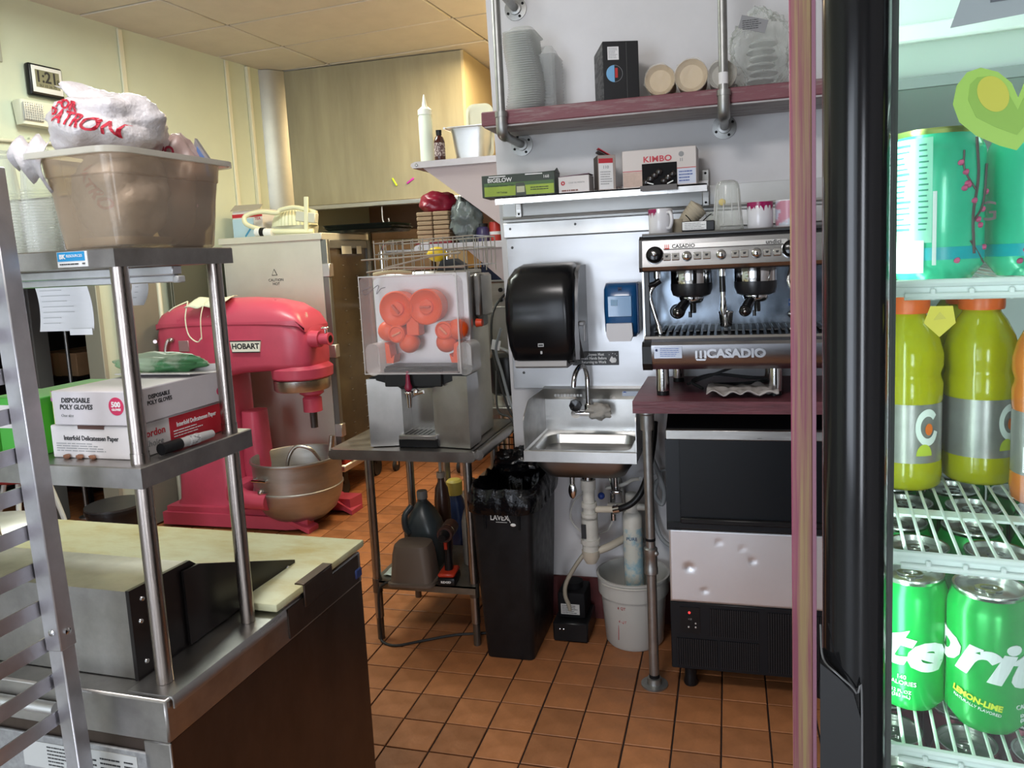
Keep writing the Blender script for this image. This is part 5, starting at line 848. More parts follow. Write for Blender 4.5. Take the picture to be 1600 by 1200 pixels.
# water filter, bucket, pump
t = T('filter_cartridge', 'white water filter cartridge with blue label standing in the bucket', 'filter', (-.40, 3.02, .03)); b = B(); b.lathe([(.036, 0), (.04, .01), (.04, .50), (.034, .52), (.02, .53)], (0, 0, 0), 24); b.build('cartridge', PVC, t)
b = B(); b.lathe([(.0405, .12), (.0405, .46)], seg=24, cap0=False, cap1=False); b.build('label', mat('filter_label', (.30, .48, .55), .5, ns=14, col2=(.62, .62, .55), thr=(.45, .55)), t); b = B(); b.lathe([(.026, .52), (.026, .60), (.02, .605), (0, .605)], seg=20); b.tube([(-.10, 0, .545), (.07, 0, .545)], .014, 10, False); b.build('head', PVC, t)
text('PURE', .02, mat('label_navy', (.02, .08, .2), .5), t, (0, -.0415, .42), wrap=0); print_lines(t, -.02, .02, .15, .19, 4, (0, -.0413, 0), seed=6)
t = T('plastic_bucket', 'round translucent food bucket with red scale marks under the sink', 'bucket', (-.405, 3.02, .001)); b = B(); b.lathe([(.112, 0), (.12, .01), (.135, .215), (.145, .218), (.148, .285), (.152, .288), (.152, .296), (.143, .296), (.135, .22), (.115, .012), (0, .01)], seg=44); b.build('body', mat('milky_bucket', (.62, .61, .57), .3, alpha=.80), t)
b = B(); b.lathe([(.122, .12), (0, .121)], seg=36, cap0=False); b.lathe([(.113, .012), (.125, .12)], seg=36, cap0=False, cap1=False); b.build('cloudy_water', mat('cloudy_water', (.32, .31, .26), .15), t); RS = mat('red_scale', (.45, .05, .05), .5)
for k, lab in enumerate(('2 QT', '4 QT', '6 QT')): text(lab, .016, RS, t, Matrix.Rotation(-.25, 3, 'Z') @ Vector((.0, -.122 - k * .0065, .07 + k * .06)), FACE['-y'] if 0 else Matrix.Rotation(-.25, 4, 'Z') @ FACE['-y'])
b = B(); b.box(-.0008, .0008, -.1265, -.124, .05, .20, rot=Matrix.Rotation(-.06, 4, 'X')); b.build('scale_line', RS, t, smooth=0, xf=Matrix.Rotation(-.40, 4, 'Z'))
b = B(); b.tube([(-.148, 0, .26), (-.10, -.11, .275), (0, -.153, .282), (.10, -.11, .275), (.148, 0, .26)], .003, 6); b.build('bail', PVC, t)
t = T('condensate_pump', 'small black condensate pump with white label on the floor under the sink', 'pump', (-.665, 3.03, .001)); b = B(); b.box(-.075, .075, -.09, .10, 0, .085, bev=.006); b.build('reservoir', BLACK, t); b = B(); b.box(-.06, .06, -.05, .09, .085, .20, bev=.012, seg=2); b.cyl((.0, .02, .2), (0, .02, .225), .04); b.build('motor_cover', MATTEB, t)
b = B(); b.box(-.045, .035, -.0525, -.05, .105, .15); b.build('label', mat('pump_label', (.5, .5, .48), .6), t, smooth=0); print_lines(t, -.04, .03, .108, .147, 5, (0, -.053, 0), seed=9)
for x in (-.045, -.03): b = B(); b.lathe([(.004, 0), (.0, .002)], (x, -.09, .055), 8, '-y'); b.build('screw', CHROME, t)
# ================================================================ BIN
t = T('slim_bin', 'tall slim black waste bin lined with a black bag', 'bin', (-.88, 2.95, .001)); BB = mat('bin_black', (.010, .011, .013), .42, nz=.35, ns=16, rvar=.1, spec=.3)
b = B(); b.rr([(0, .195, .36, .02), (.01, .20, .37, .025), (.40, .235, .41, .025), (.66, .255, .43, .025), (.665, .27, .45, .03), (.70, .27, .45, .03), (.70, .25, .43, .025), (.65, .245, .42, .02), (.02, .19, .35, .02)], n=4); b.build('body', BB, t)
b = B()
for x in (-.065, .075): b.prism([(x - .004, .56), (x + .004, .56), (x + .006, .66), (x - .006, .66)], -.219, -.205, 'y')
b.build('vent_channel', MATTEB, t, smooth=0, kind='stuff'); text('LAVEX', .030, INKW, t, (-.005, -.2145, .605), bold=.0006, sx=.85); print_lines(t, .0, .05, .585, .59, 1, (-.02, -.2140, 0), m=INKW, seed=3)
b = B(); b.box(.028, .030, -.2155, -.2135, .585, .64, rot=Matrix.Rotation(-.4, 4, 'Y')); b.ball((.05, -.213, .578), .008, (1.4, .3, .8)); b.build('broom_mark', INKW, t)
q = T('bin_liner', 'glossy black rubbish bag folded over the rim of the slim bin', 'rubbish bag', (-.88, 2.95, .62)); rs = []; n = 110
for (z, w, d, wv) in ((.005, .300, .475, .010), (.03, .305, .485, .013), (.065, .298, .478, .008), (.088, .28, .46, .010), (.105, .27, .45, .018), (.085, .235, .415, .012), (.03, .215, .39, .02), (-.06, .19, .35, .02), (-.10, .10, .22, .03), (-.10, .01, .01, .0)):
    ring = []
    for k in range(n):
        a = 2 * PI * k / n; c, s_ = math.cos(a), math.sin(a); p = 5
        rr = 1 / ((abs(c) ** p + abs(s_) ** p) ** (1 / p)); nn = noise.noise(Vector((c * 3.5, s_ * 3.5, z * 14 + 3))) + .6 * noise.noise(Vector((c * 12, s_ * 12, z * 25)))
        ring.append(Vector((c * rr * (w / 2 + wv * nn), s_ * rr * (d / 2 + wv * nn), z + wv * 1.0 * nn)))
    rs.append(ring)
b = B(); b.rings(rs, False, True); b.build('bag', BAGB, q, smooth=50)
b = crumple((-.02, .12, .12), .08, (1.1, 1.1, .7), 17, .4, fold=.25); b.build('gathered_bag', BAGB, q, smooth=45)
t = T('wire_rack_basket', 'small black wire basket between table and bin', 'basket', (-1.0, 3.36, .62)); 
for k in range(5): b = B(); b.tube([(-.06, -.02, .02 + k * .035), (.06, -.02, .02 + k * .035), (.06, .08, .02 + k * .035)], .003, 6, False); b.build('wire', BLACK, t)
for k in range(6): b = B(); b.cyl((-.06 + k * .024, -.02, 0), (-.06 + k * .024, -.02, .18), .0025, seg=6); b.build('wire', BLACK, t)
# ================================================================ MID STEEL SHELF + ITEMS
t = T('slim_wall_shelf', 'narrow stainless wall shelf holding tea and coffee boxes', 'shelf', (-.49, 3.07, 1.83)); ZS = 1.8615
b = B(); b.box(-.908, -.074, 2.975, 3.15, 1.855, ZS - .0005); b.box(-.908, -.074, 2.975, 2.979, 1.832, ZS - .0006); b.prism([(2.975, 1.832), (2.99, 1.832), (2.99, 1.836), (2.979, 1.836)], -.908, -.074, 'x'); b.box(-.908, -.074, 3.146, 3.150, ZS, 1.885); b.build('shelf_pan', mat('bright_shelf_steel', (.70, .68, .66), .25, 1, nz=.1, ns=6, rvar=.08), t, W=True, smooth=0)
for x in (-.90, -.885, -.095): pass
for x0 in (-.875, -.098):
    b = B(); b.box(x0, x0 + .028, 3.156, 3.163, 1.785, 1.93, bev=.003); b.box(x0 + .0, x0 + .026, 3.0, 3.16, 1.842, 1.8545, bev=.002); b.build('bracket', STEEL, t, W=True)
    for z in (1.80, 1.915): b = B(); b.lathe([(.005, 0), (.003, .003), (0, .003)], (x0 + .014, 3.156, z), 10, '-y'); b.build('screw', MATTEB, t, W=True)
def zbox(name, lab, cx, cy, w, d, hh, rz, m, z=ZS + .0005, part='carton_body', bev=.0015):
    t = T(name, lab, 'box', (cx, cy, z), rz); b = B(); b.box(-w / 2, w / 2, -d / 2, d / 2, 0, hh, bev=bev); b.build(part, m, t); return t
t = zbox('tea_box', 'dark green BIGELOW green tea box at the left end of the steel shelf', -.815, 3.05, .30, .13, .088, .06, mat('dark_green_print', (.02, .035, .02), .5))
b = B(); b.box(-.140, .145, -.0665, -.065, .004, .048); b.build('lime_band', mat('lime_band', (.30, .42, .03), .5, nz=.15, ns=12), t, smooth=0); b = B(); b.box(-.140, .145, -.0667, -.0665, .042, .056); b.build('mid_band', mat('mid_green', (.06, .14, .03), .5), t, smooth=0)
text('BIGELOW', .023, INKW, t, (-.075, -.067, .066), bold=.0004); text('168', .017, INKW, t, (.115, -.067, .07)); text('Premium Green Tea', .013, mat('dark_green_print', (.02, .035, .02), .5), t, (-.072, -.068, .045)); text('168 Teabags', .009, mat('dark_green_print', (.02, .035, .02), .5), t, (-.068, -.068, .018)); print_lines(t, .05, .13, .018, .035, 2, (0, -.068, 0), seed=3)
b = B(); b.prism([(-.012, .004), (.032, .004), (.028, .045), (.024, .052), (-.008, .052), (-.01, .045)], -.0675, -.0665, 'y'); b.build('cup_picture', mat('cup_dark', (.03, .04, .02), .4), t, smooth=0); b = B(); b.box(-.006, .026, -.0683, -.0675, .014, .038); b.build('cup_label', mat('cup_label', (.5, .5, .35), .5), t, smooth=0); b = B(); b.box(-.12, -.05, -.0668, -.0662, .079, .083); b.box(.03, .10, -.0668, -.0662, .081, .085); b.build('glint_strip', INKW, t, smooth=0)
b = B(); b.prism([(.15, .088), (.13, .105), (-.13, .094), (-.15, .09)], .06, .063, 'y'); b.prism([(-.065, .088), (.065, .088), (.065, .091), (0, .108)], .148, .151, 'x'); b.build('open_flap', mat('dark_green_print', (.02, .035, .02), .5), t, smooth=0)
t = zbox('sweetener_box', 'small white box with round red emblem on the steel shelf', -.585, 3.04, .125, .08, .065, -.06, CARD); text('CASE DE MESETA', .0085, mat('grey_ink', (.3, .3, .3), .6), t, (.012, -.0405, .038)); b = B()
for a in range(8): c, s_ = math.cos(a * PI / 4), math.sin(a * PI / 4); b.box(-.044 + c * .006 - .0025, -.044 + c * .006 + .0025, -.0408, -.04, .038 + s_ * .006 - .0025, .038 + s_ * .006 + .0025)
b.build('emblem', RED, t, smooth=0); print_lines(t, -.05, .05, .004, .014, 1, (0, -.0404, 0), m=mat('brown_ink', (.25, .12, .1), .6), th=.6, seed=2)
b = B(); b.box(-.062, .062, -.04, .04, .065, .068, rot=Matrix.Rotation(-.05, 4, 'Y')); b.build('lid_flap', mat('purple_edge', (.12, .04, .07), .5), t)
t = zbox('tall_carton', 'upright red and white carton with its top flap open', -.47, 3.05, .07, .10, .135, .32, mat('tan_grey_carton', (.36, .30, .27), .6)); b = B(); b.box(-.032, .024, -.0512, -.05, .004, .118); b.build('white_face', PAPER, t, smooth=0); b = B(); b.box(-.032, .024, -.0518, -.0512, .104, .122); b.build('red_band', RED, t, smooth=0)
text('110', .016, mat('grey_ink', (.3, .3, .3), .6), t, (-.004, -.0516, .088), bold=.0003); print_lines(t, -.026, .02, .02, .075, 6, (0, -.0516, 0), m=mat('grey_ink', (.3, .3, .3), .6), seed=7); b = B(); b.box(-.035, .035, -.04, .03, .135, .139, rot=Matrix.Rotation(.55, 4, 'Y')); b.build('open_flap', mat('flap_dark', (.06, .04, .04), .6), t); b = B(); b.box(-.035, .03, -.045, .0, .145, .148, rot=Matrix.Rotation(.55, 4, 'Y')); b.build('flap_red', RED, t)
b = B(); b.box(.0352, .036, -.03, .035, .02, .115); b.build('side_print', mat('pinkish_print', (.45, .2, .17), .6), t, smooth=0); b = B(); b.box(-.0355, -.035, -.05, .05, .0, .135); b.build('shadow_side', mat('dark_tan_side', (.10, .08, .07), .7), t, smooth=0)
t = zbox('coffee_box', 'large white KIMBO coffee box with open dispensing window', -.25, 3.055, .28, .13, .142, -.03, mat('kimbo_white', (.66, .60, .57), .5)); b = B(); b.box(-.138, -.062, -.0658, -.065, .004, .06); b.build('photo_panel', mat('beige_photo', (.55, .40, .33), .5, nz=.2, ns=20), t, smooth=0); b = B(); b.box(.07, .137, -.0658, -.065, .004, .06); b.build('blue_white_panel', mat('blue_white', (.62, .66, .78), .5), t, smooth=0)
b = B(); b.box(-.139, .139, -.0662, -.0650, .062, .0645); b.build('red_line', RED, t, smooth=0); text('KIMBO', .030, mat('kimbo_red', (.55, .03, .05), .5), t, (-.005, -.0656, .103), bold=.0008, sx=1.15, space=1.05); text('ESPRESSO NAPOLI', .009, mat('grey_ink', (.3, .3, .3), .6), t, (.0, -.0656, .083)); print_lines(t, .075, .13, .01, .055, 4, (0, -.066, 0), m=mat('blue_ink', (.1, .15, .4), .6), seed=4, th=.45)
b = B(); b.lathe([(.010, 0), (.010, .0006), (0, .0006)], (.085, -.065, .115), 18, '-y'); b.build('steam_mark', mat('grey_ink', (.3, .3, .3), .6), t); b = B(); b.box(.080, .083, -.0656, -.065, .088, .1); b.box(.087, .090, -.0656, -.065, .088, .1); b.build('fork_mark', mat('grey_ink', (.3, .3, .3), .6), t, smooth=0)
b = B(); b.box(-.065, .068, -.0665, -.064, .0, .088, bev=.001); b.build('window', MATTEB, t); b = B(); b.box(-.068, .070, -.105, -.0665, .0005, .0025); b.box(-.068, .070, -.106, -.104, -.018, .0025); b.build('window_flap', mat('grey_flap', (.14, .13, .13), .6), t, smooth=0)
for k in range(7): b = crumple((-.05 + k * .017, -.072, .018 + .012 * ((k * 5) % 4)), .013, (1, .5, .9), k + 3, .3, seg=12, rn=8); b.build('coffee_pod', mat('pod_black', (.02, .015, .015), .25, coat=.4), t)
b = B(); b.box(-.045, -.02, -.08, -.079, .01, .014, rot=Matrix.Rotation(.3, 4, 'Y')); b.box(.03, .055, -.08, -.079, .01, .014, rot=Matrix.Rotation(-.4, 4, 'Y')); b.build('pod_edge', INKW, t, smooth=0)
# ================================================================ PIPE SHELF
t = T('pipe_shelf', 'weathered maroon plank shelf hung in a galvanised pipe frame', 'shelf', (-.3, 3.0, 2.13)); ZP = 2.185
b = B(); b.box(-.925, .75, 2.90, 3.165, 2.13, ZP, bev=.004); b.build('plank', WOODW, t, W=True); b = B(); b.box(-.915, .74, 2.905, 3.16, 2.124, 2.132); b.build('plank_underside', mat('peeling_underside', (.42, .40, .40), .7, ns=6, col2=(.20, .12, .13), thr=(.5, .7), stretch=(1, 8, 8)), t, W=True, smooth=0)
for x in (-.838, -.008):
    b = B(); b.cyl((x, 2.885, 2.13), (x, 2.885, 3.13), .0165, seg=18); b.build('upright_pipe', PIPE, t, W=True); b = B(); b.tube([(x, 2.885, 2.165), (x, 2.885, 2.12), (x, 2.895, 2.095), (x, 2.925, 2.09)], .0225, 16); b.lathe([(.025, 2.155), (.025, 2.175)], (x, 2.885, 0), 16); b.build('elbow', PIPE, t, W=True)
    b = B(); b.cyl((x, 2.92, 2.09), (x, 3.175, 2.09), .0165, seg=18); b.build('arm_pipe', PIPE, t, W=True)
    for zf in (2.09, 2.64):
        b = B(); b.lathe([(.047, 0), (.047, .006), (.026, .008), (.026, .02), (.018, .022)], (x, 3.18, zf), 28, '-y'); b.build('wall_flange', PIPE, t, W=True)
        for a in range(4): b = B(); b.cyl((x + .036 * math.cos(a * PI / 2 + .5), 3.174, zf + .036 * math.sin(a * PI / 2 + .5)), (x + .036 * math.cos(a * PI / 2 + .5), 3.170, zf + .036 * math.sin(a * PI / 2 + .5)), .0055, seg=8); b.build('bolt', MATTEB, t, W=True)
    b = B(); b.cyl((x, 2.90, 2.64), (x, 3.175, 2.64), .0165, seg=18); b.build('upper_arm_pipe', PIPE, t, W=True)
b = B(); b.lathe([(.0169, 2.195), (.0169, 2.235)], (-.008, 2.885, 0), 18, cap0=False, cap1=False); b.build('white_tag', PAPER, t, W=True)
ZP += .0005
t = T('takeout_tray_stack', 'tall tilted stack of clear takeout trays at the left end of the plank', 'trays', (-.765, 3.02, ZP)); TRM = film('milky_tray', (.86, .87, .86), .30, .2, edge=.5)
for k in range(34): b = B(); z = k * .0088; o = .012 * math.sin(k * .15); b.rr([(z, .135 - k * .0008, .19, .03, o, 0), (z + .004, .152 - k * .001, .205, .035, o, 0), (z + .0045, .145 - k * .001, .20, .03, o, 0)], n=3, cap1=False); b.build('tray', TRM, t, smooth=0)
b = B(); b.rr([(.295, .12, .18, .03), (.315, .085, .14, .03)], n=3); b.build('top_tray', TRM, t)
t = T('bowl_lid_stack', 'shorter stack of clear lids behind the takeout trays', 'lids', (-.675, 3.07, ZP))
for k in range(18): b = B(); z = k * .012; b.rr([(z, .06, .15, .02), (z + .01, .075, .165, .025)], n=3, cap1=False); b.build('lid', TRM, t, smooth=0)
b = B(); b.rr([(.216, .06, .15, .02), (.25, .03, .10, .012)], n=3); b.build('top_lid', TRM, t)
t = T('black_box', 'black box with blue half circle emblem on the plank shelf', 'box', (-.452, 3.045, ZP), .32)
BKC = mat('black_carton', (.012, .012, .014), .4); b = B(); b.box(-.03, .105, -.12, .08, 0, .215, bev=.0015); b.build('carton_body', BKC, t)
t2 = t; b = B(); b.box(-.0315, -.03, -.118, .078, .005, .21); b.build('side_print', mat('side_hatched', (.05, .05, .055), .5, ns=60, col2=(.14, .14, .14), thr=(.5, .52), stretch=(1, .2, 1)), t2, smooth=0)
b = B(); b.box(-.012, .030, -.1212, -.12, .148, .195); b.build('address_label', PAPER, t2, smooth=0); print_lines(t2, -.009, .027, .152, .192, 7, (0, -.1215, 0), m=mat('grey_ink', (.3, .3, .3), .6), seed=4)
def halfdisc(nm, m, s, x, r, y, z):
    b = B(); pts = [(x + s * r * math.sin(a), z + r * math.cos(a)) for a in [PI * k / 14 for k in range(15)]]; b.prism(pts, y, y + .0008, 'y'); b.build(nm, m, t2, smooth=0)
halfdisc('blue_half', mat('sky_print', (.18, .42, .68), .5), -1, .012, .031, -.1212, .098); halfdisc('ring_half', mat('ring_line', (.25, .25, .27), .5), 1, .012, .031, -.1210, .098); halfdisc('black_half', BKC, 1, .012, .0295, -.1214, .098)
b = B(); b.box(.014, .024, -.1222, -.1214, .083, .118); b.build('red_word', mat('red_word', (.5, .03, .03), .5), t2, smooth=0); b = B(); b.box(.058, .060, -.1212, -.12, .005, .21); b.build('seam', mat('seam_grey', (.07, .07, .07), .4), t2, smooth=0)
def cupsleeve(x, lab, m, r, z=None, dep=.16):
    t = T('cup_sleeve', lab, 'cups', (x, 2.985, ZP + r + .0005)); b = B(); b.lathe([(r * .86, .012), (r * .97, .002), (r, .006), (r, .012), (r * .97, .02), (r * .9, dep), (0, dep)], (0, -.06, 0), 32, 'y', cap0=False); b.build('nested_cups', m, t, smooth=50)
    b = B(); b.lathe([(r * .86, .011), (r * .7, .022), (0, .025)], (0, -.06, 0), 28, 'y', cap0=False); b.build('cup_inside', mat(m.name + '_in', tuple(c * .95 for c in m.node_tree.nodes['Principled BSDF'].inputs['Base Color'].default_value[:3]), .5), t)
    b = crumple((0, -.062, 0), r * .98, (1.0, .16, 1.0), int(x * 100), .18, seg=24, rn=14); b.build('wrap_film', film('crinkled_wrap', (.86, .84, .80), .08, .12, bump=.7, bs=30, edge=.5), t, smooth=50); return t
KC = mat('kraft_cream', (.62, .50, .34), .6, nz=.08, ns=12)
cupsleeve(-.235, 'wrapped sleeve of cream paper cups beside the black box', KC, .056); cupsleeve(-.122, 'wrapped sleeve of cream paper cups in the middle of three sleeves', mat('kraft_cream_b', (.64, .53, .38), .6), .060); cupsleeve(-.012, 'sleeve of clear plastic cups behind the galvanised pipe', mat('clear_cup_grey', (.45, .45, .44), .2), .052)
t = T('clear_lid_bag', 'large crinkled clear plastic bag of lids at the right of the plank shelf', 'plastic bag', (.125, 3.02, ZP)); b = crumple((0, 0, .135), .115, (.92, .75, 1.22), 51, .22, 2.4, fold=.22, seg=48, rn=30); b.build('bag_body', BAGC, t, smooth=45)
for k in range(6): b = B(); b.lathe([(.05, 0), (.052, .003), (.046, .010), (0, .011)], (.01 * (k % 2), .0, .03 + k * .026), 24); b.build('lid', film('lid_in_bag', (.75, .76, .75), .15, .15), t)
b = B(); b.box(-.075, .02, -.10, -.098, .19, .235, rot=Matrix.Rotation(.3, 4, 'Y')); b.build('printed_patch', mat('bag_print_patch', (.30, .30, .31), .5, alpha=.8), t, smooth=0); print_lines(t, -.065, .01, .195, .23, 5, (0, -.1005, 0), seed=6)
# ================================================================ COUNTER, PIPE LEG
t = T('espresso_counter', 'maroon stained wooden counter on a galvanised pipe leg', 'counter', (.2, 2.9, 0)); ZC = 1.095
b = B(); b.prism([(-.335, 2.625), (.75, 2.625), (.75, 3.163), (-.335, 3.163)], 1.052, ZC, 'z'); b.build('counter_board', MAROON, t, W=True, smooth=0)
PX, PY = -.292, 2.685; b = B(); b.cyl((PX, PY, .53), (PX, PY, 1.0), .0175, seg=20); b.build('pipe_leg', PIPE, t, W=True); b = B(); b.cyl((PX, PY, .02), (PX, PY, .49), .0185, seg=20); b.build('pipe_leg', PIPE, t, W=True)
b = B(); b.lathe([(.024, .98), (.025, 1.0), (.025, 1.035), (.030, 1.04), (.030, 1.052)], (PX, PY, 0), 20); b.build('top_coupling', PIPE, t, W=True); b = B(); b.lathe([(.018, .435), (.025, .44), (.025, .46), (.023, .465), (.023, .51), (.025, .515), (.025, .535), (.018, .54)], (PX, PY, 0), 20); b.ball((PX + .02, PY - .01, .52), .010); b.build('union_coupling', PIPE, t, W=True)
b = B(); b.lathe([(.050, 0), (.050, .008), (.028, .010), (.026, .03), (.019, .032)], (PX, PY, 0), 28); b.build('floor_flange', PIPE, t, W=True)
b = B(); b.lathe([(.019, .0285), (.0192, .045)], (PX, PY, 0), 20); b.lathe([(.0186, .565), (.0186, .575)], (PX, PY, 0), 20); b.build('rust_ring', MATTEB, t, W=True)
# ================================================================ ICE MACHINE
t = T('ice_machine', 'undercounter ice machine with black door and dented steel panel', 'ice machine', (.05, 2.9, 0)); IX0, IX1 = -.225, .36; BKM = mat('ice_black', (.008, .010, .013), .36, spec=.3)
b = B(); b.box(IX0 + .006, IX1 - .006, 2.70, 3.15, .085, .985); b.build('cabinet', BKM, t, W=True, smooth=0)
b = B(); b.prism([(2.68, .955), (2.69, .985), (2.80, 1.03), (3.15, 1.035), (3.15, .955)], IX0, IX1, 'x'); b.build('top_hood', mat('ice_hood_black', (.004, .004, .005), .5, spec=.2), t, W=True, smooth=0)
b = B(); b.box(IX0 - .002, IX1, 2.670, 2.70, .948, .984, bev=.003); b.build('steel_strip', STEEL, t, W=True)
b = B(); b.prism([(2.662, .66), (2.674, .948), (2.70, .948), (2.70, .66)], IX0 + .045, IX1 - .02, 'x'); b.build('door', mat('ice_door', (.006, .007, .009), .3, spec=.28), t, W=True, smooth=0); b = B(); b.prism([(2.655, .62), (2.672, .948), (2.70, .948), (2.70, .62)], IX0 - .004, IX0 + .045, 'x'); b.box(IX0 - .004, IX1, 2.652, 2.70, .625, .652, bev=.004); b.build('door_frame', BKM, t, W=True)
b = B(); b.box(IX0 + .045, IX1 - .02, 2.645, 2.665, .648, .668, bev=.004); b.build('door_grip', BLACK, t, W=True)
PNL = mat('dented_panel_steel', (.80, .80, .82), .42, .8, nz=.04, ns=3); b = B()
def dent(u, v):
    x = IX0 + .002 + (IX1 - IX0 - .004) * u; z = .345 + .272 * v; y = 2.672 + .0012 * math.sin(u * 9 + v * 1.2) * math.sin(v * PI)
    for du, dv, r, dd in ((.12, .48, .02, .008), (.21, .17, .014, .005), (.50, .62, .014, .005), (.44, .78, .012, .003), (.30, .85, .014, .003)):
        q = ((u - du) ** 2 + ((v - dv) * .5) ** 2) / r ** 2; y += dd * math.exp(-q)
    return Vector((x, y, z))
sheet(dent, 60, 34, b); b.build('front_panel', PNL, t, W=True, smooth=80, solid=.002)
b = B(); b.box(IX0, IX1, 2.67, 2.70, .085, .342, bev=.003); b.build('grille_frame', BKM, t, W=True)
for x0, x1, z0, z1, n in ((-.085, .085, .22, .325, 22), (-.205, -.06, .10, .205, 18), (-.05, .085, .10, .205, 18), (.115, .33, .10, .325, 26)):
    b = B(); b.box(x0, x1, 2.668, 2.671, z0, z1); b.build('grille_recess', MATTEB, t, W=True, smooth=0)
    for k in range(n): b = B(); x = x0 + (k + .5) * (x1 - x0) / n; b.box(x - .0016, x + .0016, 2.665, 2.669, z0, z1); b.build('grille_slat', mat('slat_black', (.014, .014, .016), .4), t, W=True, smooth=0)
b = B(); b.box(-.19, -.12, 2.667, 2.671, .225, .325); b.build('control_panel', BLACK, t, W=True, smooth=0); b = B(); b.ball((-.157, 2.667, .305), .0045); b.build('red_lamp', mat('red_lamp', (.8, .02, .02), .3, emit=(1, .05, .05), es=1.5), t, W=True)
for x, z in ((-.16, .25), (-.135, .25), (-.135, .265)): b = B(); b.ball((x, 2.667, z), .004); b.build('button', STEELL, t, W=True)
text('ICE', .009, mat('dim_ink', (.35, .35, .35), .5), t, (-.155, 2.6665, .28), W=True)
for x, y in ((-.16, 2.72), (.30, 2.72), (-.16, 3.10), (.30, 3.10)): b = B(); b.lathe([(.024, .0), (.027, .01), (.022, .03), (.022, .09)], (x, y, 0), 16); b.build('leg', BLACK, t, W=True)
# ================================================================ ESPRESSO MACHINE
t = T('espresso_machine', 'two group chrome and steel espresso machine on the maroon counter', 'coffee machine', (0, 2.9, ZC + .0005)); EX0, EX1 = -.300, .36
FS = mat('espresso_front_steel', (.40, .40, .41), .24, 1, nz=.08, ns=5, rvar=.06, stretch=(.3, 1, 6)); BODYB = mat('espresso_black', (.014, .014, .016), .3)
b = B(); b.prism([(2.655, 1.545), (2.645, 1.56), (2.665, 1.655), (2.69, 1.668), (3.12, 1.668), (3.12, 1.545)], EX0, EX1, 'x'); b.build('upper_body', BODYB, t, W=True, smooth=20)
b = B(); b.prism([(2.651, 1.550), (2.641, 1.562), (2.661, 1.652), (2.668, 1.654), (2.650, 1.563), (2.656, 1.552)], EX0 + .012, EX1, 'x'); b.build('control_fascia', FS, t, W=True, smooth=20)
b = B(); b.box(EX0 + .01, EX1, 2.68, 3.12, 1.664, 1.6725, bev=.002); b.tube([(EX0 + .01, 2.685, 1.672), (EX1, 2.685, 1.672)], .005, 8, False); b.build('cup_tray_top', mat('dark_cup_tray', (.12, .12, .12), .3, .9), t, W=True)
FA = Matrix.Translation((0, 2.6495, 1.606)) @ Matrix.Rotation(math.atan2(.02, .09) * -1, 4, 'X')   # fascia plane frame
FM = RM[t].inverted() @ FA
def fx(b, nm, m, **k): return b.build(nm, m, t, xf=FM, **k)
b = B(); b.box(-.215, .19, -.0035, -.001, .014, .032, bev=.001); fx(b, 'name_strip', mat('strip_steel', (.55, .55, .55), .35, .9))
text('CASADIO', .018, INK, t, FM @ Vector((-.148, -.0042, .0225)), FM.to_3x3().to_4x4() @ FACE['-y'], bold=.0005, sx=1.0); text('undici', .019, INK, t, FM @ Vector((.145, -.0042, .0225)), FM.to_3x3().to_4x4() @ FACE['-y'], bold=.0004, sx=1.1)
b = B()
for k, x in enumerate((-.211, -.205, -.199)): b.box(x, x + .003, -.0045, -.0035, .015, .030)
b.box(-.212, -.195, -.0045, -.0035, .014, .018); fx(b, 'logo_mark', mat('logo_red', (.6, .04, .03), .5), smooth=0)
for x in (-.245, .20):
    b = B(); b.lathe([(.029, 0), (.029, .008), (.026, .012), (.022, .010), (.022, .022), (.012, .026), (0, .026)], (x, -.001, -.004), 32, '-y'); fx(b, 'steam_knob', mat('knob_black_chrome', (.03, .03, .03), .15, .7)); b = B(); b.lathe([(.030, .0), (.0305, .004), (.029, .008)], (x, -.001, -.004), 32, '-y'); b.lathe([(.008, .026), (.006, .029), (0, .03)], (x, -.001, -.004), 14, '-y'); fx(b, 'knob_ring', CHROME)
for x in (-.137, -.024, .09): b = B(); b.lathe([(.0165, 0), (.0165, .004), (.012, .011), (.006, .014), (0, .0145)], (x, -.001, -.012), 24, '-y'); fx(b, 'round_button', CHROME)
for x in (-.204, -.175, -.102, -.071, .022, .052, .124, .156):
    b = B(); b.box(x - .0125, x + .0125, -.004, -.001, -.024, .0, bev=.002); fx(b, 'button_frame', CHROME); b = B(); b.box(x - .0095, x + .0095, -.0055, -.003, -.021, -.003, bev=.001); fx(b, 'key_button', mat('button_grey', (.33, .31, .28), .4)); b = B(); b.prism([(x - .004, -.015), (x + .003, -.015), (x + .006, -.007), (x - .005, -.008)], -.006, -.0055, 'y'); fx(b, 'cup_icon', INK, smooth=0)
b = B(); b.box(EX0 + .02, EX1, 2.93, 3.12, 1.31, 1.55); b.build('rear_body', BODYB, t, W=True, smooth=0)
b = B(); b.box(EX0 + .03, EX1, 2.92, 2.932, 1.315, 1.55); b.build('splash_back', mat('blue_reflection_steel', (.42, .50, .60), .20, 1, nz=.15, ns=7, rvar=.08), t, W=True, smooth=0)  # splash back: blue daylight reflection put into the steel colour
b = B(); b.box(EX0 + .008, EX0 + .030, 2.69, 3.10, 1.31, 1.55, bev=.003); b.build('side_frame', BODYB, t, W=True); b = B(); b.box(EX0 + .006, EX0 + .012, 2.68, 2.70, 1.31, 1.55); b.build('side_edge', CHROME, t, W=True)
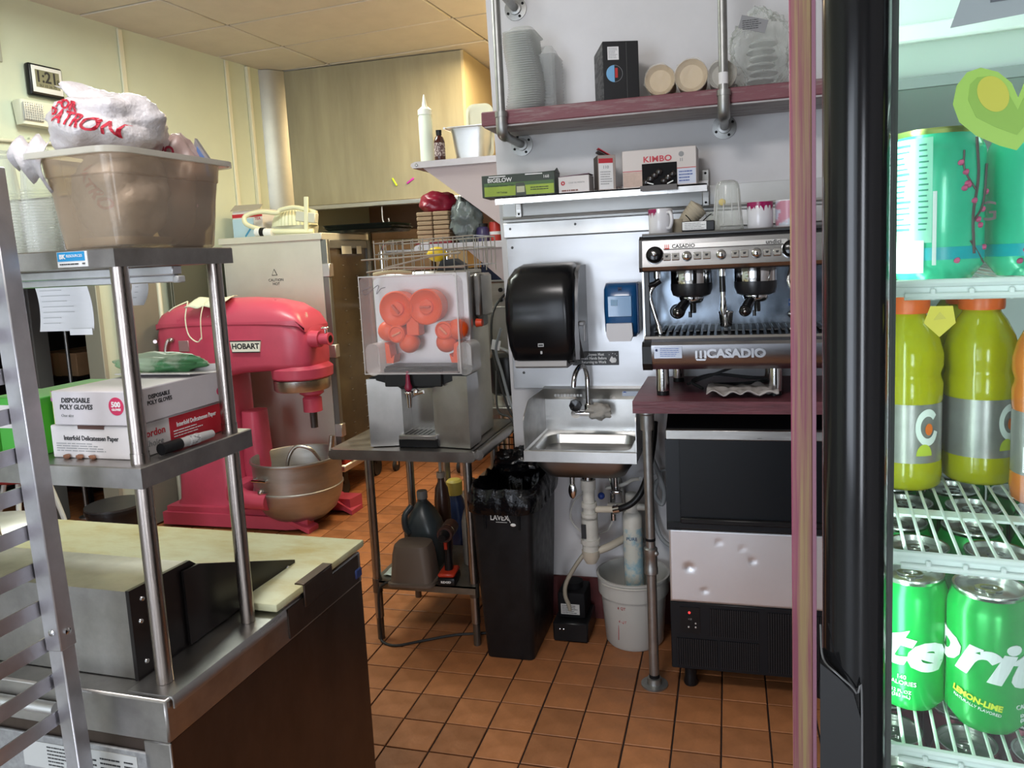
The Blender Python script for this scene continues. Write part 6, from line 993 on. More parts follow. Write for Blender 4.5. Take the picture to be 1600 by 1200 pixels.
for gx in (-.130, .090):
    b = B(); b.lathe([(.070, 1.55), (.072, 1.545), (.072, 1.495), (.070, 1.49)], (gx, 2.78, 0), 36); b.build('group_ring', CHROME, t, W=True); b = B(); b.lathe([(.073, 1.497), (.073, 1.475), (.066, 1.455), (.05, 1.448), (.0, 1.448)], (gx, 2.78, 0), 36); b.build('group_skirt', BODYB, t, W=True)
    b = B(); b.lathe([(.042, 1.452), (.044, 1.445), (.040, 1.432), (.03, 1.425), (0, 1.424)], (gx, 2.775, 0), 28); b.build('filter_holder', CHROME, t, W=True)
    b = B(); b.tube([(gx - .005, 2.745, 1.435), (gx - .022, 2.71, 1.428)], .010, 12, False); b.build('handle_neck', CHROME, t, W=True); b = B(); b.tube([(gx - .020, 2.715, 1.43), (gx - .030, 2.68, 1.418), (gx - .038, 2.64, 1.405)], .017, 16, True, .021); b.ball((gx - .039, 2.637, 1.404), .0205); b.build('handle', BLACKG, t, W=True); b = B(); b.ball((gx - .040, 2.617, 1.403), .005); b.build('handle_stud', CHROME, t, W=True)
    b = B(); b.cyl((gx + .005, 2.77, 1.43), (gx + .005, 2.77, 1.39), .011); b.cyl((gx - .005, 2.76, 1.395), (gx - .005, 2.76, 1.375), .006); b.build('spout', BLACKG, t, W=True)
b = B(); b.cyl((-.022, 2.72, 1.55), (-.022, 2.72, 1.52), .012); b.cyl((-.021, 2.72, 1.47), (-.020, 2.72, 1.43), .009); b.lathe([(.008, 0), (.013, .02), (.010, .05)], (-.020, 2.72, 1.385), 16); b.build('water_wand', CHROME, t, W=True); b = B(); b.cyl((-.022, 2.72, 1.52), (-.021, 2.72, 1.465), .0105); b.build('wand_grip', BLACKG, t, W=True)
b = B(); b.cyl((-.245, 2.72, 1.55), (-.245, 2.72, 1.52), .012); b.tube([(-.245, 2.72, 1.525), (-.25, 2.715, 1.50), (-.262, 2.70, 1.485), (-.270, 2.70, 1.46), (-.262, 2.70, 1.42), (-.240, 2.70, 1.345)], .007, 10); b.cyl((-.243, 2.70, 1.352), (-.237, 2.70, 1.325), .009); b.build('steam_wand', CHROME, t, W=True); b = B(); b.tube([(-.277, 2.70, 1.495), (-.255, 2.705, 1.50), (-.235, 2.71, 1.512)], .011, 12); b.build('wand_guard', BLACKG, t, W=True)
b = B(); b.tube([(.205, 2.72, 1.54), (.195, 2.71, 1.50), (.205, 2.70, 1.47), (.23, 2.70, 1.45)], .007, 10); b.tube([(.23, 2.70, 1.36), (.20, 2.70, 1.33)], .007, 8, False); b.build('steam_wand', CHROME, t, W=True)
b = B(); b.lathe([(.026, 0), (.028, .002), (.0285, .004)], (-.19, 2.918, 1.385), 28, '-y', cap1=False); b.lathe([(.026, .001), (.024, .001), (.024, .0)], (-.19, 2.918, 1.385), 28, '-y'); b.build('gauge_ring', mat('gauge_grey', (.2, .22, .25), .4, .8), t, W=True)
b = B(); b.ball((.245, 2.915, 1.365), .03, (1.3, .25, .7)); b.build('pressure_gauge', CHROME, t, W=True); b = B(); b.box(.21, .232, 2.917, 2.921, 1.395, 1.42); b.build('blue_sticker', mat('wl_blue', (.02, .08, .25), .5), t, W=True, smooth=0); text('WRAS', .007, INKW, t, (.221, 2.9165, 1.408), W=True)
b = B(); b.prism([(2.655, 1.305), (2.65, 1.312), (2.655, 1.32), (2.92, 1.335), (2.92, 1.30), (2.66, 1.30)], EX0 + .01, EX1, 'x'); b.build('drip_tray', mat('tray_steel', (.45, .45, .45), .25, 1), t, W=True, smooth=20)
for k in range(26): b = B(); x = EX0 + .04 + k * .024; b.box(x, x + .015, 2.70, 2.90, 1.330, 1.3345, bev=.001); b.build('tray_grid_bar', mat('tray_grid', (.08, .08, .08), .4, .8), t, W=True)
b = B(); b.prism([(2.678, 1.20), (2.662, 1.213), (2.650, 1.232), (2.643, 1.255), (2.640, 1.275), (2.641, 1.29), (2.65, 1.30), (3.10, 1.30), (3.10, 1.20)], EX0 + .035, EX1, 'x'); b.build('lower_front', mat('lower_front_steel', (.36, .36, .38), .30, 1, nz=.12, ns=4, rvar=.08, stretch=(.3, 1, 4)), t, W=True, smooth=20)
b = B(); b.prism([(2.66, 1.20), (2.645, 1.225), (2.645, 1.285), (2.66, 1.30), (3.10, 1.30), (3.10, 1.20)], EX0 + .002, EX0 + .036, 'x'); b.build('lower_corner', BLACK, t, W=True, smooth=20)
LG = mat('embossed_chrome', (.55, .55, .57), .3, 1)
text('CASADIO', .040, LG, t, (.020, 2.6400, 1.258), W=True, bold=.0018, ext=.002, sx=1.12)
b = B()
for x in (-.115, -.100, -.085): b.prism([(x, 1.244), (x + .007, 1.244), (x + .007, 1.27), (x, 1.27)], 2.635, 2.64, 'y')
b.prism([(-.115, 1.242), (-.078, 1.242), (-.082, 1.236), (-.110, 1.236)], 2.635, 2.64, 'y'); b.build('logo_mark', LG, t, W=True, smooth=0)
b = B(); b.box(-.255, -.16, 2.6365, 2.6385, 1.245, 1.285); b.build('service_sticker', mat('sticker_silver', (.45, .48, .55), .35, .5), t, W=True, smooth=0); print_lines(t, -.235, -.165, 1.25, 1.282, 5, tuple(RM[t].inverted() @ Vector((0, 2.6362, 0))), seed=3, m=mat('blue_ink', (.1, .15, .4), .6)); text('e', .016, mat('dark_navy', (.01, .02, .1), .5), t, (-.247, 2.636, 1.275), W=True, bold=.001)
for x, y in ((-.238, 2.75), (.152, 2.75), (-.200, 3.04), (.152, 3.04)):
    b = B(); b.cyl((x, y, 1.112), (x, y, 1.20), .0235, seg=24); b.build('leg', CHROME, t, W=True); b = B(); b.cyl((x, y, ZC + .0005), (x, y, 1.113), .022, seg=24); b.build('foot', BLACK, t, W=True)
q = T('steel_shot_cup', 'small steel cup standing on the espresso drip tray', 'cup', (-.012, 2.80, 1.336)); b = B(); b.lathe([(.019, 0), (.021, .003), (.025, .045), (.026, .052), (.022, .052), (.019, .006), (0, .006)], seg=24); b.build('cup_body', CHROME, q); b = B(); b.lathe([(.0265, .048), (.0275, .051), (.0265, .054)], seg=24, cap0=False, cap1=False); b.build('rim', CHROME, q)
# things under / on the machine
q = T('paper_towel_wad', 'crumpled grey paper towel lying under the espresso machine', 'paper towel', (.05, 2.74, ZC + .001)); b = B(); sheet(lambda u, v: Vector((-.13 + .24 * u, -.07 + .17 * v, .014 + .014 * noise.noise(Vector((u * 6, v * 5, 0))) + .007 * abs(math.sin(u * 13 + v * 5)))), 30, 22, b); b.build('towel', mat('grey_towel', (.42, .38, .36), .85), q, solid=.004, smooth=50)
q = T('machine_cables', 'black power cables coiled under the espresso machine', 'cable', (0, 2.86, ZC + .007)); b = B(); b.tube([(-.10, -.02, .0), (-.14, .03, .02), (-.06, .06, .04), (.05, .03, .035), (.14, .05, .02), (.05, .09, .0), (-.08, .06, .0), (-.02, -.05, .004), (.04, -.10, .002)], .006, 8); b.build('cable', RUBBER, q); b = B(); b.tube([(-.16, .08, .0), (-.05, .02, .05), (.02, .06, .07)], .005, 8); b.build('second_cable', RUBBER, q)
ZM = 1.678
def mug(x, y, r, hh, lab, drip, hand, extra=None):
    t = T('ceramic_mug', lab, 'mug', (x, y, ZM)); b = B(); b.lathe([(r * .96, 0), (r, .004), (r, hh - .002), (r * .97, hh), (r * .92, hh - .003), (r * .9, .008), (0, .008)], seg=36); MW = mat('mug_white', (.70, .69, .72), .25, coat=.3); b.build('cup_body', MW, t)
    b = B(); a = hand; d = Vector((math.cos(a), math.sin(a), 0)); b.tube([d * (r * .95) + Vector((0, 0, hh * .82)), d * (r + .018) + Vector((0, 0, hh * .8)), d * (r + .026) + Vector((0, 0, hh * .5)), d * (r + .016) + Vector((0, 0, hh * .22)), d * (r * .95) + Vector((0, 0, hh * .2))], .006, 10); b.build('handle', MW, t)
    if drip:
        n = 64; b = B(); V = []
        for k in range(n):
            a = drip[0] + (drip[1] - drip[0]) * k / (n - 1); dz = .014 + .013 * max(0, math.sin(k * .9)) ** 3 + .010 * max(0, math.sin(k * .37 + 1)) ** 2
            V.append([Vector((math.cos(a) * (r + .0008), math.sin(a) * (r + .0008), z)) for z in (hh - .001, hh - dz)])
        b.rings(list(zip(*V)), False, False, closed=False); b.build('drip_glaze', mat('magenta_drip', (.30, .01, .09), .25), t, smooth=80)
    return t
m1 = mug(-.235, 2.80, .043, .088, 'white mug with magenta drip glaze and handle at the left end of the machine top', (PI * 1.0, PI * 1.42), PI * 1.72)
b = B(); b.lathe([(.0438, .020), (.0438, .024)], seg=36, cap0=False, cap1=False); 
m2 = mug(.108, 2.78, .043, .090, 'white mug with a magenta drip rim beside the clear tumbler', (PI * 1.0, PI * 2.0), PI * .4)
m3 = mug(.205, 2.80, .045, .092, 'mug with pink and blue swirls at the right end of the machine top', None, PI * .3)
b = B(); b.lathe([(.0455, .006), (.0455, .088)], seg=36, cap0=False, cap1=False); b.build('swirl_print', mat('swirl_print', (.55, .25, .32), .3, ns=9, col2=(.55, .58, .66), thr=(.45, .52), stretch=(1, 1, 2)), m3)
q = T('steel_ball_infuser', 'small shiny steel infuser ball beside the swirl mug', 'infuser', (.225, 2.72, ZM)); b = B(); b.ball((0, 0, .026), .024); b.build('ball', CHROME, q); b = B(); b.cyl((0, 0, 0), (0, 0, .005), .014); b.build('base', CHROME, q)
q = T('paper_cup_stack', 'tilted stack of tan paper cups behind the tins', 'cups', (-.125, 2.86, ZM)); b = B(); p = [(.024, 0)]
for k in range(6): p += [(.028 + k * .0012, .02 + k * .011), (.032 + k * .001, .028 + k * .011), (.030 + k * .001, .031 + k * .011)]
p += [(.0, .095)]; b.lathe(p, seg=28, M=Matrix.Rotation(.75, 3, 'Y')); b.build('stacked_cups', mat('tan_cup', (.46, .40, .30), .6), q, xf=Matrix.Translation((-.035, 0, .028)), smooth=25); b = B(); b.lathe([(.030, 0), (.026, .05), (0, .05)], seg=24); b.build('upright_cup', mat('tan_cup', (.46, .40, .30), .6), q, xf=Matrix.Translation((-.055, -.01, 0)))
q = T('sugar_tin', 'low black tin with white printed label on the machine top', 'tin', (-.095, 2.77, ZM)); b = B(); b.box(-.062, .050, -.03, .03, 0, .036, bev=.003); b.build('tin_body', BODYB, q); b = B(); b.box(-.060, .022, -.0312, -.03, .006, .034); b.build('label', INKW, q, smooth=0); print_lines(q, -.052, .018, .008, .031, 4, (0, -.0316, 0), m=mat('grey_ink', (.3, .3, .3), .6), seed=5)
b = B(); b.tube([(-.03, 0, .036), (-.04, -.02, .05), (-.048, -.03, .058)], .0018, 6); b.tube([(.01, 0, .036), (.03, -.02, .052), (.04, -.02, .058)], .0018, 6); b.build('tie_wire', MATTEB, q)
q = T('upturned_clear_cups', 'pair of small clear cups behind the tin', 'cups', (-.055, 2.88, ZM)); b = B(); b.lathe([(.028, 0), (.029, .004), (.022, .058), (0, .06)], seg=24); b.lathe([(.0, .0601), (.020, .061), (.019, .07), (0, .07)], seg=24); b.build('cup_body', CLEARM, q)
q = T('clear_tumbler', 'tall upturned clear plastic tumbler on the machine top', 'tumbler', (.000, 2.78, ZM)); b = B(); b.lathe([(.052, 0), (.054, .003), (.053, .012), (.047, .05), (.040, .15), (.034, .165), (.024, .170), (0, .171)], seg=36); b.build('tumbler_body', film('smoky_clear', (.62, .63, .61), .16, .1, edge=.7), q)
b = B()
for a in range(10): c, s_ = math.cos(a * PI / 5), math.sin(a * PI / 5); b.tube([(c * .050, s_ * .050, .02), (c * .0405, s_ * .0405, .14)], .0018, 5, False)
b.build('ribs', film('rib_clear', (.85, .85, .85), .35, .1), q, kind='stuff'); b = B(); b.ball((-.018, -.040, .095), .012, (1, .3, 1)); b.build('yellow_sticker', mat('pale_yellow_sticker', (.75, .6, .2), .5, alpha=.7), q)
# ================================================================ ACRYLIC EDGE STRIP
t = T('wood_edge_strip', 'narrow pink and tan wood grained strip standing left of the drinks fridge', 'panel edge', (.06, .665, 0), -.125)
STR = mat('pink_grain', (.36, .25, .12), .3, ns=3.2, col2=(.26, .07, .11), thr=(.42, .60), stretch=(40, 40, .7), alpha=.86, spec=.3)
b = B(); b.box(-.0105, .0065, -.004, .004, .0, 2.6, bev=.001); b.build('panel', STR, t); b = B(); b.box(.0065, .0095, -.0045, .0045, .0, 2.6); b.build('edge_bead', mat('mauve_edge', (.28, .12, .17), .3), t, smooth=0); b = B(); b.box(-.03, .03, -.03, .03, 0, .012, bev=.003); b.build('floor_foot', STEELD, t)
# ================================================================ DRINKS FRIDGE (local frame turned like its front)
t = FR = T('drinks_fridge', 'black framed glass door drinks fridge lit inside at the right edge', 'fridge', (.205, .677, 0), -.125)
FB = mat('fridge_black', (.006, .006, .0065), .16, spec=.35); FW = mat('fridge_white_liner', (.72, .78, .76), .4)
b = B(); b.box(-.120, -.105, -.06, .62, .10, 2.06); b.box(.62, .635, -.06, .62, .10, 2.06); b.box(-.120, .635, .605, .62, .10, 2.06); b.box(-.120, .635, -.06, .62, .02, .10); b.box(-.120, .635, -.06, .62, 2.045, 2.2); b.build('cabinet', FB, t, smooth=0, kind='')
b = B(); b.box(-.1045, -.102, -.058, .60, .101, 2.044); b.box(.612, .6195, -.058, .60, .101, 2.044); b.box(-.104, .61, .596, .604, .101, 2.044); b.box(-.104, .61, -.05, .60, 2.030, 2.044); b.build('liner', FW, t, smooth=0)
# door stile with a rounded front
XA, XB = -.1275, -.0865; st = [(XA, -.085), (XA + .0005, -.100), (XA + .003, -.109), (XA + .008, -.116), (XA + .015, -.121), (XA + .023, -.1228), (XA + .031, -.1215), (XB - .003, -.118), (XB + .001, -.112), (XB + .004, -.100), (XB + .004, -.085)]
b = B(); b.prism(st, .09, 2.2, 'z'); b.build('door_stile', FB, t, smooth=50); b = B(); b.prism([(-x + .55, y) for x, y in st], .09, 2.2, 'z'); b.build('door_stile', FB, t, smooth=50)
b = B(); b.box(XA, .55 - XA, -.12, -.085, .04, .11, bev=.004); b.box(XA, .55 - XA, -.12, -.085, 2.05, 2.2, bev=.004); b.build('door_rail', FB, t)
b = B(); b.box(XB, XB + .0095, -.085, -.068, .10, 2.05, bev=.003); b.build('door_gasket', mat('gasket_grey', (.05, .05, .052), .5), t)
b = B(); b.tube([(XA - .001, -.108, 1.325), (XA + .001, -.118, 1.303), (XA + .012, -.1245, 1.295), (XA + .024, -.1265, 1.284), (XA + .028, -.126, 1.262), (XA + .028, -.126, .95)], .0008, 6); b.build('handle_seam', mat('seam_shine', (.10, .10, .10), .3), t); b = B(); b.prism([(XA - .001, .3), (XA + .0275, .3), (XA + .0275, 1.262), (XA + .022, 1.283), (XA + .012, 1.293), (XA - .001, 1.303)], -.1255, -.10, 'y'); b.build('handle_panel', mat('handle_black', (.010, .010, .011), .35), t, smooth=0)
b = B(); b.box(-.0815, .60, -.0955, -.0925, .12, 2.05); b.build('door_glass', glassm('door_glass', (.95, .985, .965), .045), t, smooth=0)
b = B(); b.box(-.098, -.088, -.048, -.040, .20, 2.0, bev=.002); b.build('light_channel', WHITE, t)
for k in range(22): b = B(); b.box(-.0945, -.0905, -.0515, -.048, .55 + k * .062, .566 + k * .062); b.build('led', mat('led_white', (1, 1, 1), .3, emit=(.80, 1.0, .95), es=14), t, smooth=0)
# upper evaporator housing
b = B(); b.prism([(.10, 2.03), (.10, 1.80), (.13, 1.765), (.595, 1.74), (.595, 2.03)], -.101, .61, 'x'); b.build('evaporator_housing', FW, t, smooth=0); b = B(); b.box(-.101, .61, .09, .10, 1.79, 1.806, bev=.002); b.build('housing_lip', mat('housing_lip', (.82, .86, .84), .3), t); b = B(); b.box(-.101, .61, .122, .128, 1.755, 1.765); b.build('housing_shadow_gap', mat('gap_grey', (.30, .33, .33), .5), t, smooth=0)
text_m = mat('notice_ink', (.08, .09, .10), .6)
q = T('glass_notice', 'dark grey printed notice on the top of the fridge glass', 'notice', (0, 0, 0)); q.location = RM[FR] @ Vector((.021, -.0965, 1.792)); q.rotation_euler = (0, 0, -.125); RM[q] = Matrix.Translation(q.location) @ Matrix.Rotation(-.125, 4, 'Z')
b = B(); b.prism([(-.068, -.038), (.06, -.030), (.06, .06), (-.035, .06)], -.0004, 0, 'y'); b.build('label', mat('notice_grey', (.25, .29, .29), .5), q, smooth=0); print_lines(q, -.045, .055, -.028, .02, 6, (0, -.0007, 0), m=text_m, seed=8)
# shelves
WIR = mat('white_wire_coat', (.80, .86, .83), .3); SHELF = []
def fshelf(z, lab):
    q = T('wire_shelf', lab, 'shelf', tuple(RM[FR] @ Vector((0, 0, z))), -.125); c = .03; x0, x1, y0, y1 = -.098, .60, -.036, .56
    b = B(); b.tube([(x0, y1, 0), (x0, y0 + c, 0), (x0 + .008, y0 + .010, 0), (x0 + c, y0, 0), (x0 + .05, y0, 0), (x1, y0, 0)], .0032, 8, True); b.tube([(x0 + .03, y0 - .001, -.010), (x1, y0 - .001, -.010)], .0028, 8, False); b.build('front_rail', WIR, q)
    b = B(); b.box(x0 + .02, x1, y0 + .0005, y0 + .0035, -.0105, .001, bev=.001); b.build('front_band', WIR, q)
    for y in (.075, .30, .53): b = B(); b.box(x0, x1, y, y + .018, -.006, -.0035); b.build('cross_band', WIR, q, smooth=0)
    wm = None
    for k in range(50):
        x = x0 + .008 + k * .0131
        if x > x1: break
        if wm is None: b = B(); b.cyl((0, y0, -.0008), (0, y1, -.0008), .0015, seg=6, cap=False); o = b.build('shelf_wire', WIR, q); wm = o.data
        else: o = bpy.data.objects.new('shelf_wire', wm); COL.objects.link(o); o.parent = q
        o.location = (x, 0, 0)
    nm = None
    for k in range(26):
        x = x0 + .05 + k * .0262
        if x > x1: break
        if nm is None: b = B(); b.box(-.002, .002, y0 - .003, y0 + .001, -.013, -.004, bev=.001); o = b.build('rail_stud', WIR, q); nm = o.data
        else: o = bpy.data.objects.new('rail_stud', nm); COL.objects.link(o); o.parent = q
        o.location = (x, 0, 0)
    return q
ZA_, ZB_, ZC_, ZD_ = 1.580, 1.360, 1.190, .975
fshelf(ZA_, 'white wire fridge shelf under the tall tea cans'); fshelf(ZB_, 'white wire fridge shelf under the yellow drink bottles'); fshelf(ZC_, 'white wire fridge shelf under the nearest green soda cans'); fshelf(ZD_, 'white wire fridge shelf at the bottom below the silver topped cans')
# cans
def can_mesh(t, r, hh, m, topm=None):
    b = B(); b.lathe([(r * .76, .0), (r * .80, .002), (r, .012), (r, hh - .016), (r * .97, hh - .012), (r * .84, hh - .003)], seg=36, cap1=False); b.build('body', m, t, smooth=45)
    b = B(); b.lathe([(r * .84, hh - .003), (r * .87, hh), (r * .86, hh + .0015), (r * .80, hh + .001), (r * .76, hh - .005), (r * .70, hh - .004), (0, hh - .004)], seg=36, cap0=False); b.build('lid', topm or mat('can_lid_metal', (.66, .66, .64), .25, 1), t, smooth=30)
    b = B(); b.rings([[Vector((.011 * math.cos(a) * s_, .002 + .007 * math.sin(a) * s_, hh - .0035 + z)) for a in [2 * PI * k / 16 for k in range(16)]] for s_, z in ((1, 0), (1, .0018), (.6, .0018), (.6, 0))], False, False); b.cyl((0, -.006, hh - .004), (0, -.006, hh - .002), .004, seg=10); b.build('pull_tab', mat('tab_metal', (.7, .7, .68), .2, 1), t)
GREEN = mat('soda_green', (.0, .40, .06), .25, .25)
LM = Matrix.Rotation(-.125, 4, 'Z')
def sprite(x, y, z, rot, lab, detail=True, group=None):
    t = T('soda_can', lab, 'can', tuple(RM[FR] @ Vector((x, y, z + .0012))), -.125, group); can_mesh(t, .033, .1215, GREEN)
    if detail:
        r = .0333; F = Matrix.Rotation(rot, 4, 'Z')
        def ct(s, size, ang, zz, m, **k):
            tilt = k.pop('tilt', 0); c = bpy.data.curves.new('t', 'FONT'); c.body = s; c.size = size; c.align_x = 'CENTER'; c.align_y = 'CENTER'; c.offset = k.get('bold', 0); c.extrude = .0003; c.shear = k.get('shear', 0); c.resolution_u = 3
            o = bpy.data.objects.new('t', c); me = bpy.data.meshes.new_from_object(o); bpy.data.objects.remove(o); bpy.data.curves.remove(c); me.materials.clear(); me.materials.append(m); me.name = 'lettering'; dice(me, .003, (0,))
            ctl = math.cos(tilt); stl = math.sin(tilt)
            for v in me.vertices:
                X, Y = v.co.x * k.get('sx', 1), v.co.y; X, Y = X * ctl - Y * stl, X * stl + Y * ctl; a = ang + X / r; rad = r + .0004 + v.co.z; v.co = Vector((math.sin(a) * rad, -math.cos(a) * rad, zz + Y))
            q = bpy.data.objects.new('lettering', me); COL.objects.link(q); q.parent = t; return q
        WI = mat('can_white', (.78, .82, .80), .3)
        ct('Sprite', .052, rot, .070, WI, bold=.0019, shear=.25, tilt=-.15, sx=1.28); ct('LEMON-LIME', .007, rot + .05, .032, mat('can_yellow', (.65, .75, .03), .4), bold=.0003, tilt=-.2); ct('NATURALLY FLAVORED', .0036, rot + .05, .026, WI, tilt=-.2); ct('140\nCALORIES', .0055, rot + 1.35, .032, WI); ct('12 FL OZ\n(355 mL)', .0042, rot + 1.35, .019, WI)
    return t
sprite(-.054, .045, ZC_, -1.62, 'green Sprite can on the left of the front row showing its last letters te'); sprite(.006, .028, ZC_, -.45, 'nearest green Sprite can with the name facing out beside the te can'); sprite(.078, .032, ZC_, 0, 'green Sprite can at the right end of the front row', True)
c0 = None; GC = 'green soda cans behind the front row'; ys = (.112, .180, .248, .316, .384); ORD = ('second', 'third', 'fourth', 'fifth', 'rear'); PL = ('left', 'second from left', 'third from left', 'right')
for j, y in enumerate(ys):
    for i in range(3):
        x = -.060 + i * .0685 + (.006 if j % 2 else .018)
        LB = 'green soda can in the %s row of the lower shelf, %s of three' % (ORD[j], ('left', 'middle', 'right')[i])
        if c0 is None: c0 = sprite(x, y, ZC_, .3, LB, False, GC)
        else: dup(c0, tuple(RM[FR] @ Vector((x, y, ZC_ + .0012))), -.125 + R_.uniform(-1, 1), LB)
s0 = None; GS = 'silver lidded cans on the bottom shelf'
for j in range(5):
    for i in range(4):
        x = -.060 + i * .068; y = .0 + j * .068; LB = 'silver topped can in the %s row of the bottom shelf, %s of four' % (('front',) + ORD[:3] + ('rear',))[j:j + 1] + () if 0 else 'silver topped can in the %s row of the bottom shelf, %s' % ((('front',) + ORD[:3] + ('rear',))[j], PL[i]); loc = tuple(RM[FR] @ Vector((x, y, ZD_ + .0012)))
        if s0 is None: s0 = T('silver_can', LB, 'can', loc, -.125, GS); can_mesh(s0, .033, .1215, mat('dark_red_can', (.20, .02, .05), .3, .4))
        else: dup(s0, loc, -.125 + R_.uniform(-1, 1), LB)
# tea cans
TEA = mat('mint_can', (.06, .62, .36), .25, .1, coat=.3, nz=.1, ns=8)
def teacan(x, y, r, lab, back):
    t = T('tea_can', lab, 'can', tuple(RM[FR] @ Vector((x, y, ZA_ + .0012))), -.125); hh = .118; can_mesh(t, r, hh, TEA, mat('gold_green_lid', (.55, .62, .2), .3, .9))
    def band(nm, m, a0, a1, z0, z1, e=.0003, n=14):
        b = B(); b.rings([[Vector((math.sin(a) * (r + e), -math.cos(a) * (r + e), z)) for z in (z0, z1)] for a in [a0 + (a1 - a0) * k / n for k in range(n + 1)]], False, False, closed=False); return b.build(nm, m, t, smooth=80)
    band('blue_band', mat('aqua_band', (.02, .45, .50), .3), -1.5, 1.5, .016, .026); DG = mat('tea_dark_ink', (.03, .20, .14), .5)
    if back:
        band('nutrition_panel', mat('pale_mint', (.30, .66, .50), .35), -1.1, -.15, .03, .112)
        for k in range(16): z = .040 + k * .0044; band('fine_print', DG, -1.0, -.55 - R_.random() * .2, z, z + (.0012 if k % 5 else .002), .0006, 8); band('fine_print', DG, -.42, -.22 - R_.random() * .05, z, z + .0012, .0006, 4)
        band('barcode_panel', mat('can_white', (.78, .82, .80), .3), -1.15, -.3, .006, .032, .0005); band('white_edge', mat('can_white', (.78, .82, .80), .3), -.14, -.06, .012, .07, .0005, 3)
    BRN = mat('branch_brown', (.14, .10, .10), .5); PK = mat('blossom_pink', (.60, .10, .22), .5)
    def on(a, z, e=.0008): return Vector((math.sin(a) * (r + e), -math.cos(a) * (r + e), z))
    a0 = .75 if back else -.1
    b = B(); b.tube([on(a0, .02), on(a0 - .05, .05), on(a0 + .08, .08), on(a0 + .0, .11)], .0011, 5); b.tube([on(a0 - .03, .045), on(a0 + .3, .06), on(a0 + .45, .09)], .0009, 5); b.tube([on(a0, .07), on(a0 - .28, .085), on(a0 - .3, .10)], .0008, 5); b.tube([on(a0 - .1, .03), on(a0 + .4, .012)], .0008, 5); b.build('branch', BRN, t)
    for k in range(12): a = a0 + R_.uniform(-.4, .5); z = R_.uniform(.012, .108); b = B(); b.ball(on(a, z, .0004), .0026, (1, 1, .9), 7, 5, .3); b.build('blossom', PK, t)
    text('G', .022, BRN, t, tuple(on(a0 + .42 if not back else 1.2, .052, .0015)))
    return t
teacan(-.042, .02, .0365, 'mint green tall tea can at left of the top fridge shelf showing its fine print', True); teacan(.036, .048, .0365, 'mint green tea can with blossom branches at the right edge', False); teacan(.112, .06, .0365, 'mint green tea can furthest right on the top fridge shelf', False)
# sports drinks
def bottle(x, y, liq, capm, lab, rot=0):
    t = T('sports_drink_bottle', lab, 'bottle', tuple(RM[FR] @ Vector((x, y, ZB_ + .0012))), -.125); r = .0345
    b = B(); b.lathe([(r * .86, 0), (r * .97, .004), (r, .015), (r * .98, .028), (r * .96, .030), (r * .96, .088), (r * .99, .092), (r, .108), (r * .94, .114), (r * .93, .118), (r * 1.0, .126), (r * 1.0, .138), (r * .9, .152), (r * .68, .168), (r * .52, .176), (r * .50, .180)], seg=36); b.build('body', liq, t, smooth=50)
    b = B(); b.lathe([(r * .60, .179), (r * .62, .182), (r * .62, .198), (r * .58, .200), (0, .200)], seg=28); b.build('cap', capm, t); b = B(); b.lathe([(r * .975, .029), (r * .975, .089)], seg=36, cap0=False, cap1=False); b.build('label', mat('silver_grey_label', (.36, .35, .34), .3, .5, nz=.2, ns=14), t)
    rr = r * .985
    def arcp(nm, m, cx, cz, ro, ri, a0, a1, e=0):
        b = B(); n = 22; R1 = [];
        for k in range(n + 1):
            a = a0 + (a1 - a0) * k / n; R1.append([Vector((math.sin(cx + q * math.cos(a) / rr) * (rr + e), -math.cos(cx + q * math.cos(a) / rr) * (rr + e), cz + q * 1.5 * math.sin(a))) for q in (ri, ro)])
        b.rings(R1, False, False, closed=False); b.build(nm, m, t, smooth=80)
    arcp('g_emblem', mat('can_white', (.78, .82, .80), .3), rot, .066, .0125, .0075, .7, 2 * PI - .3, .0006); arcp('bolt_emblem', mat('bolt_orange', (.75, .16, .02), .4), rot + .03, .064, .004, .0, 0, 2 * PI, .0008); arcp('lime_flash', mat('lime_flash', (.50, .58, .05), .4), rot - .1, .037, .008, .0, 0, PI, .0007)
    return t
YEL = mat('lemon_liquid', (.40, .39, .004), .14, nz=.1, ns=5); ORL = mat('orange_liquid', (.62, .17, .03), .12, coat=.3); OC = mat('orange_cap', (.72, .12, .02), .35); BLP = mat('deep_orange_cap', (.5, .1, .03), .4)
bottle(-.050, .165, YEL, OC, 'yellow sports drink bottle at far left of the middle fridge shelf', .55); bottle(.022, .20, YEL, OC, 'yellow sports drink bottle between the other yellow one and the orange one', .75)
t = bottle(.072, .130, ORL, BLP, 'orange sports drink bottle at the right edge of the middle shelf', 1.6); b = B(); b.box(-.018, .0, -.0352, -.0345, .034, .058); b.build('barcode_patch', INKW, t, smooth=0, xf=Matrix.Rotation(-.35, 4, 'Z')); print_lines(t, -.017, -.001, .036, .056, 9, (0, -.0356, 0), face=FACE['-y'], th=.5, seed=2).data.transform(Matrix.Rotation(-.35, 4, 'Z'))
yb = None
for k, (x, y) in enumerate(((-.052, .245), (.020, .28), (-.052, .325), (.020, .36))): 
    LB = 'yellow sports drink bottle in the %s row, %s' % (('second', 'second', 'third', 'third')[k], ('left', 'right')[k % 2])
    q = bottle(x, y, YEL, OC, LB, .5) if yb is None else dup(yb, tuple(RM[FR] @ Vector((x, y, ZB_ + .0012))), None, LB); q['group'] = 'yellow bottles behind the front ones'; yb = yb or q
oq = bottle(.098, .215, ORL, BLP, 'orange sports drink bottle behind the front orange one', .5)
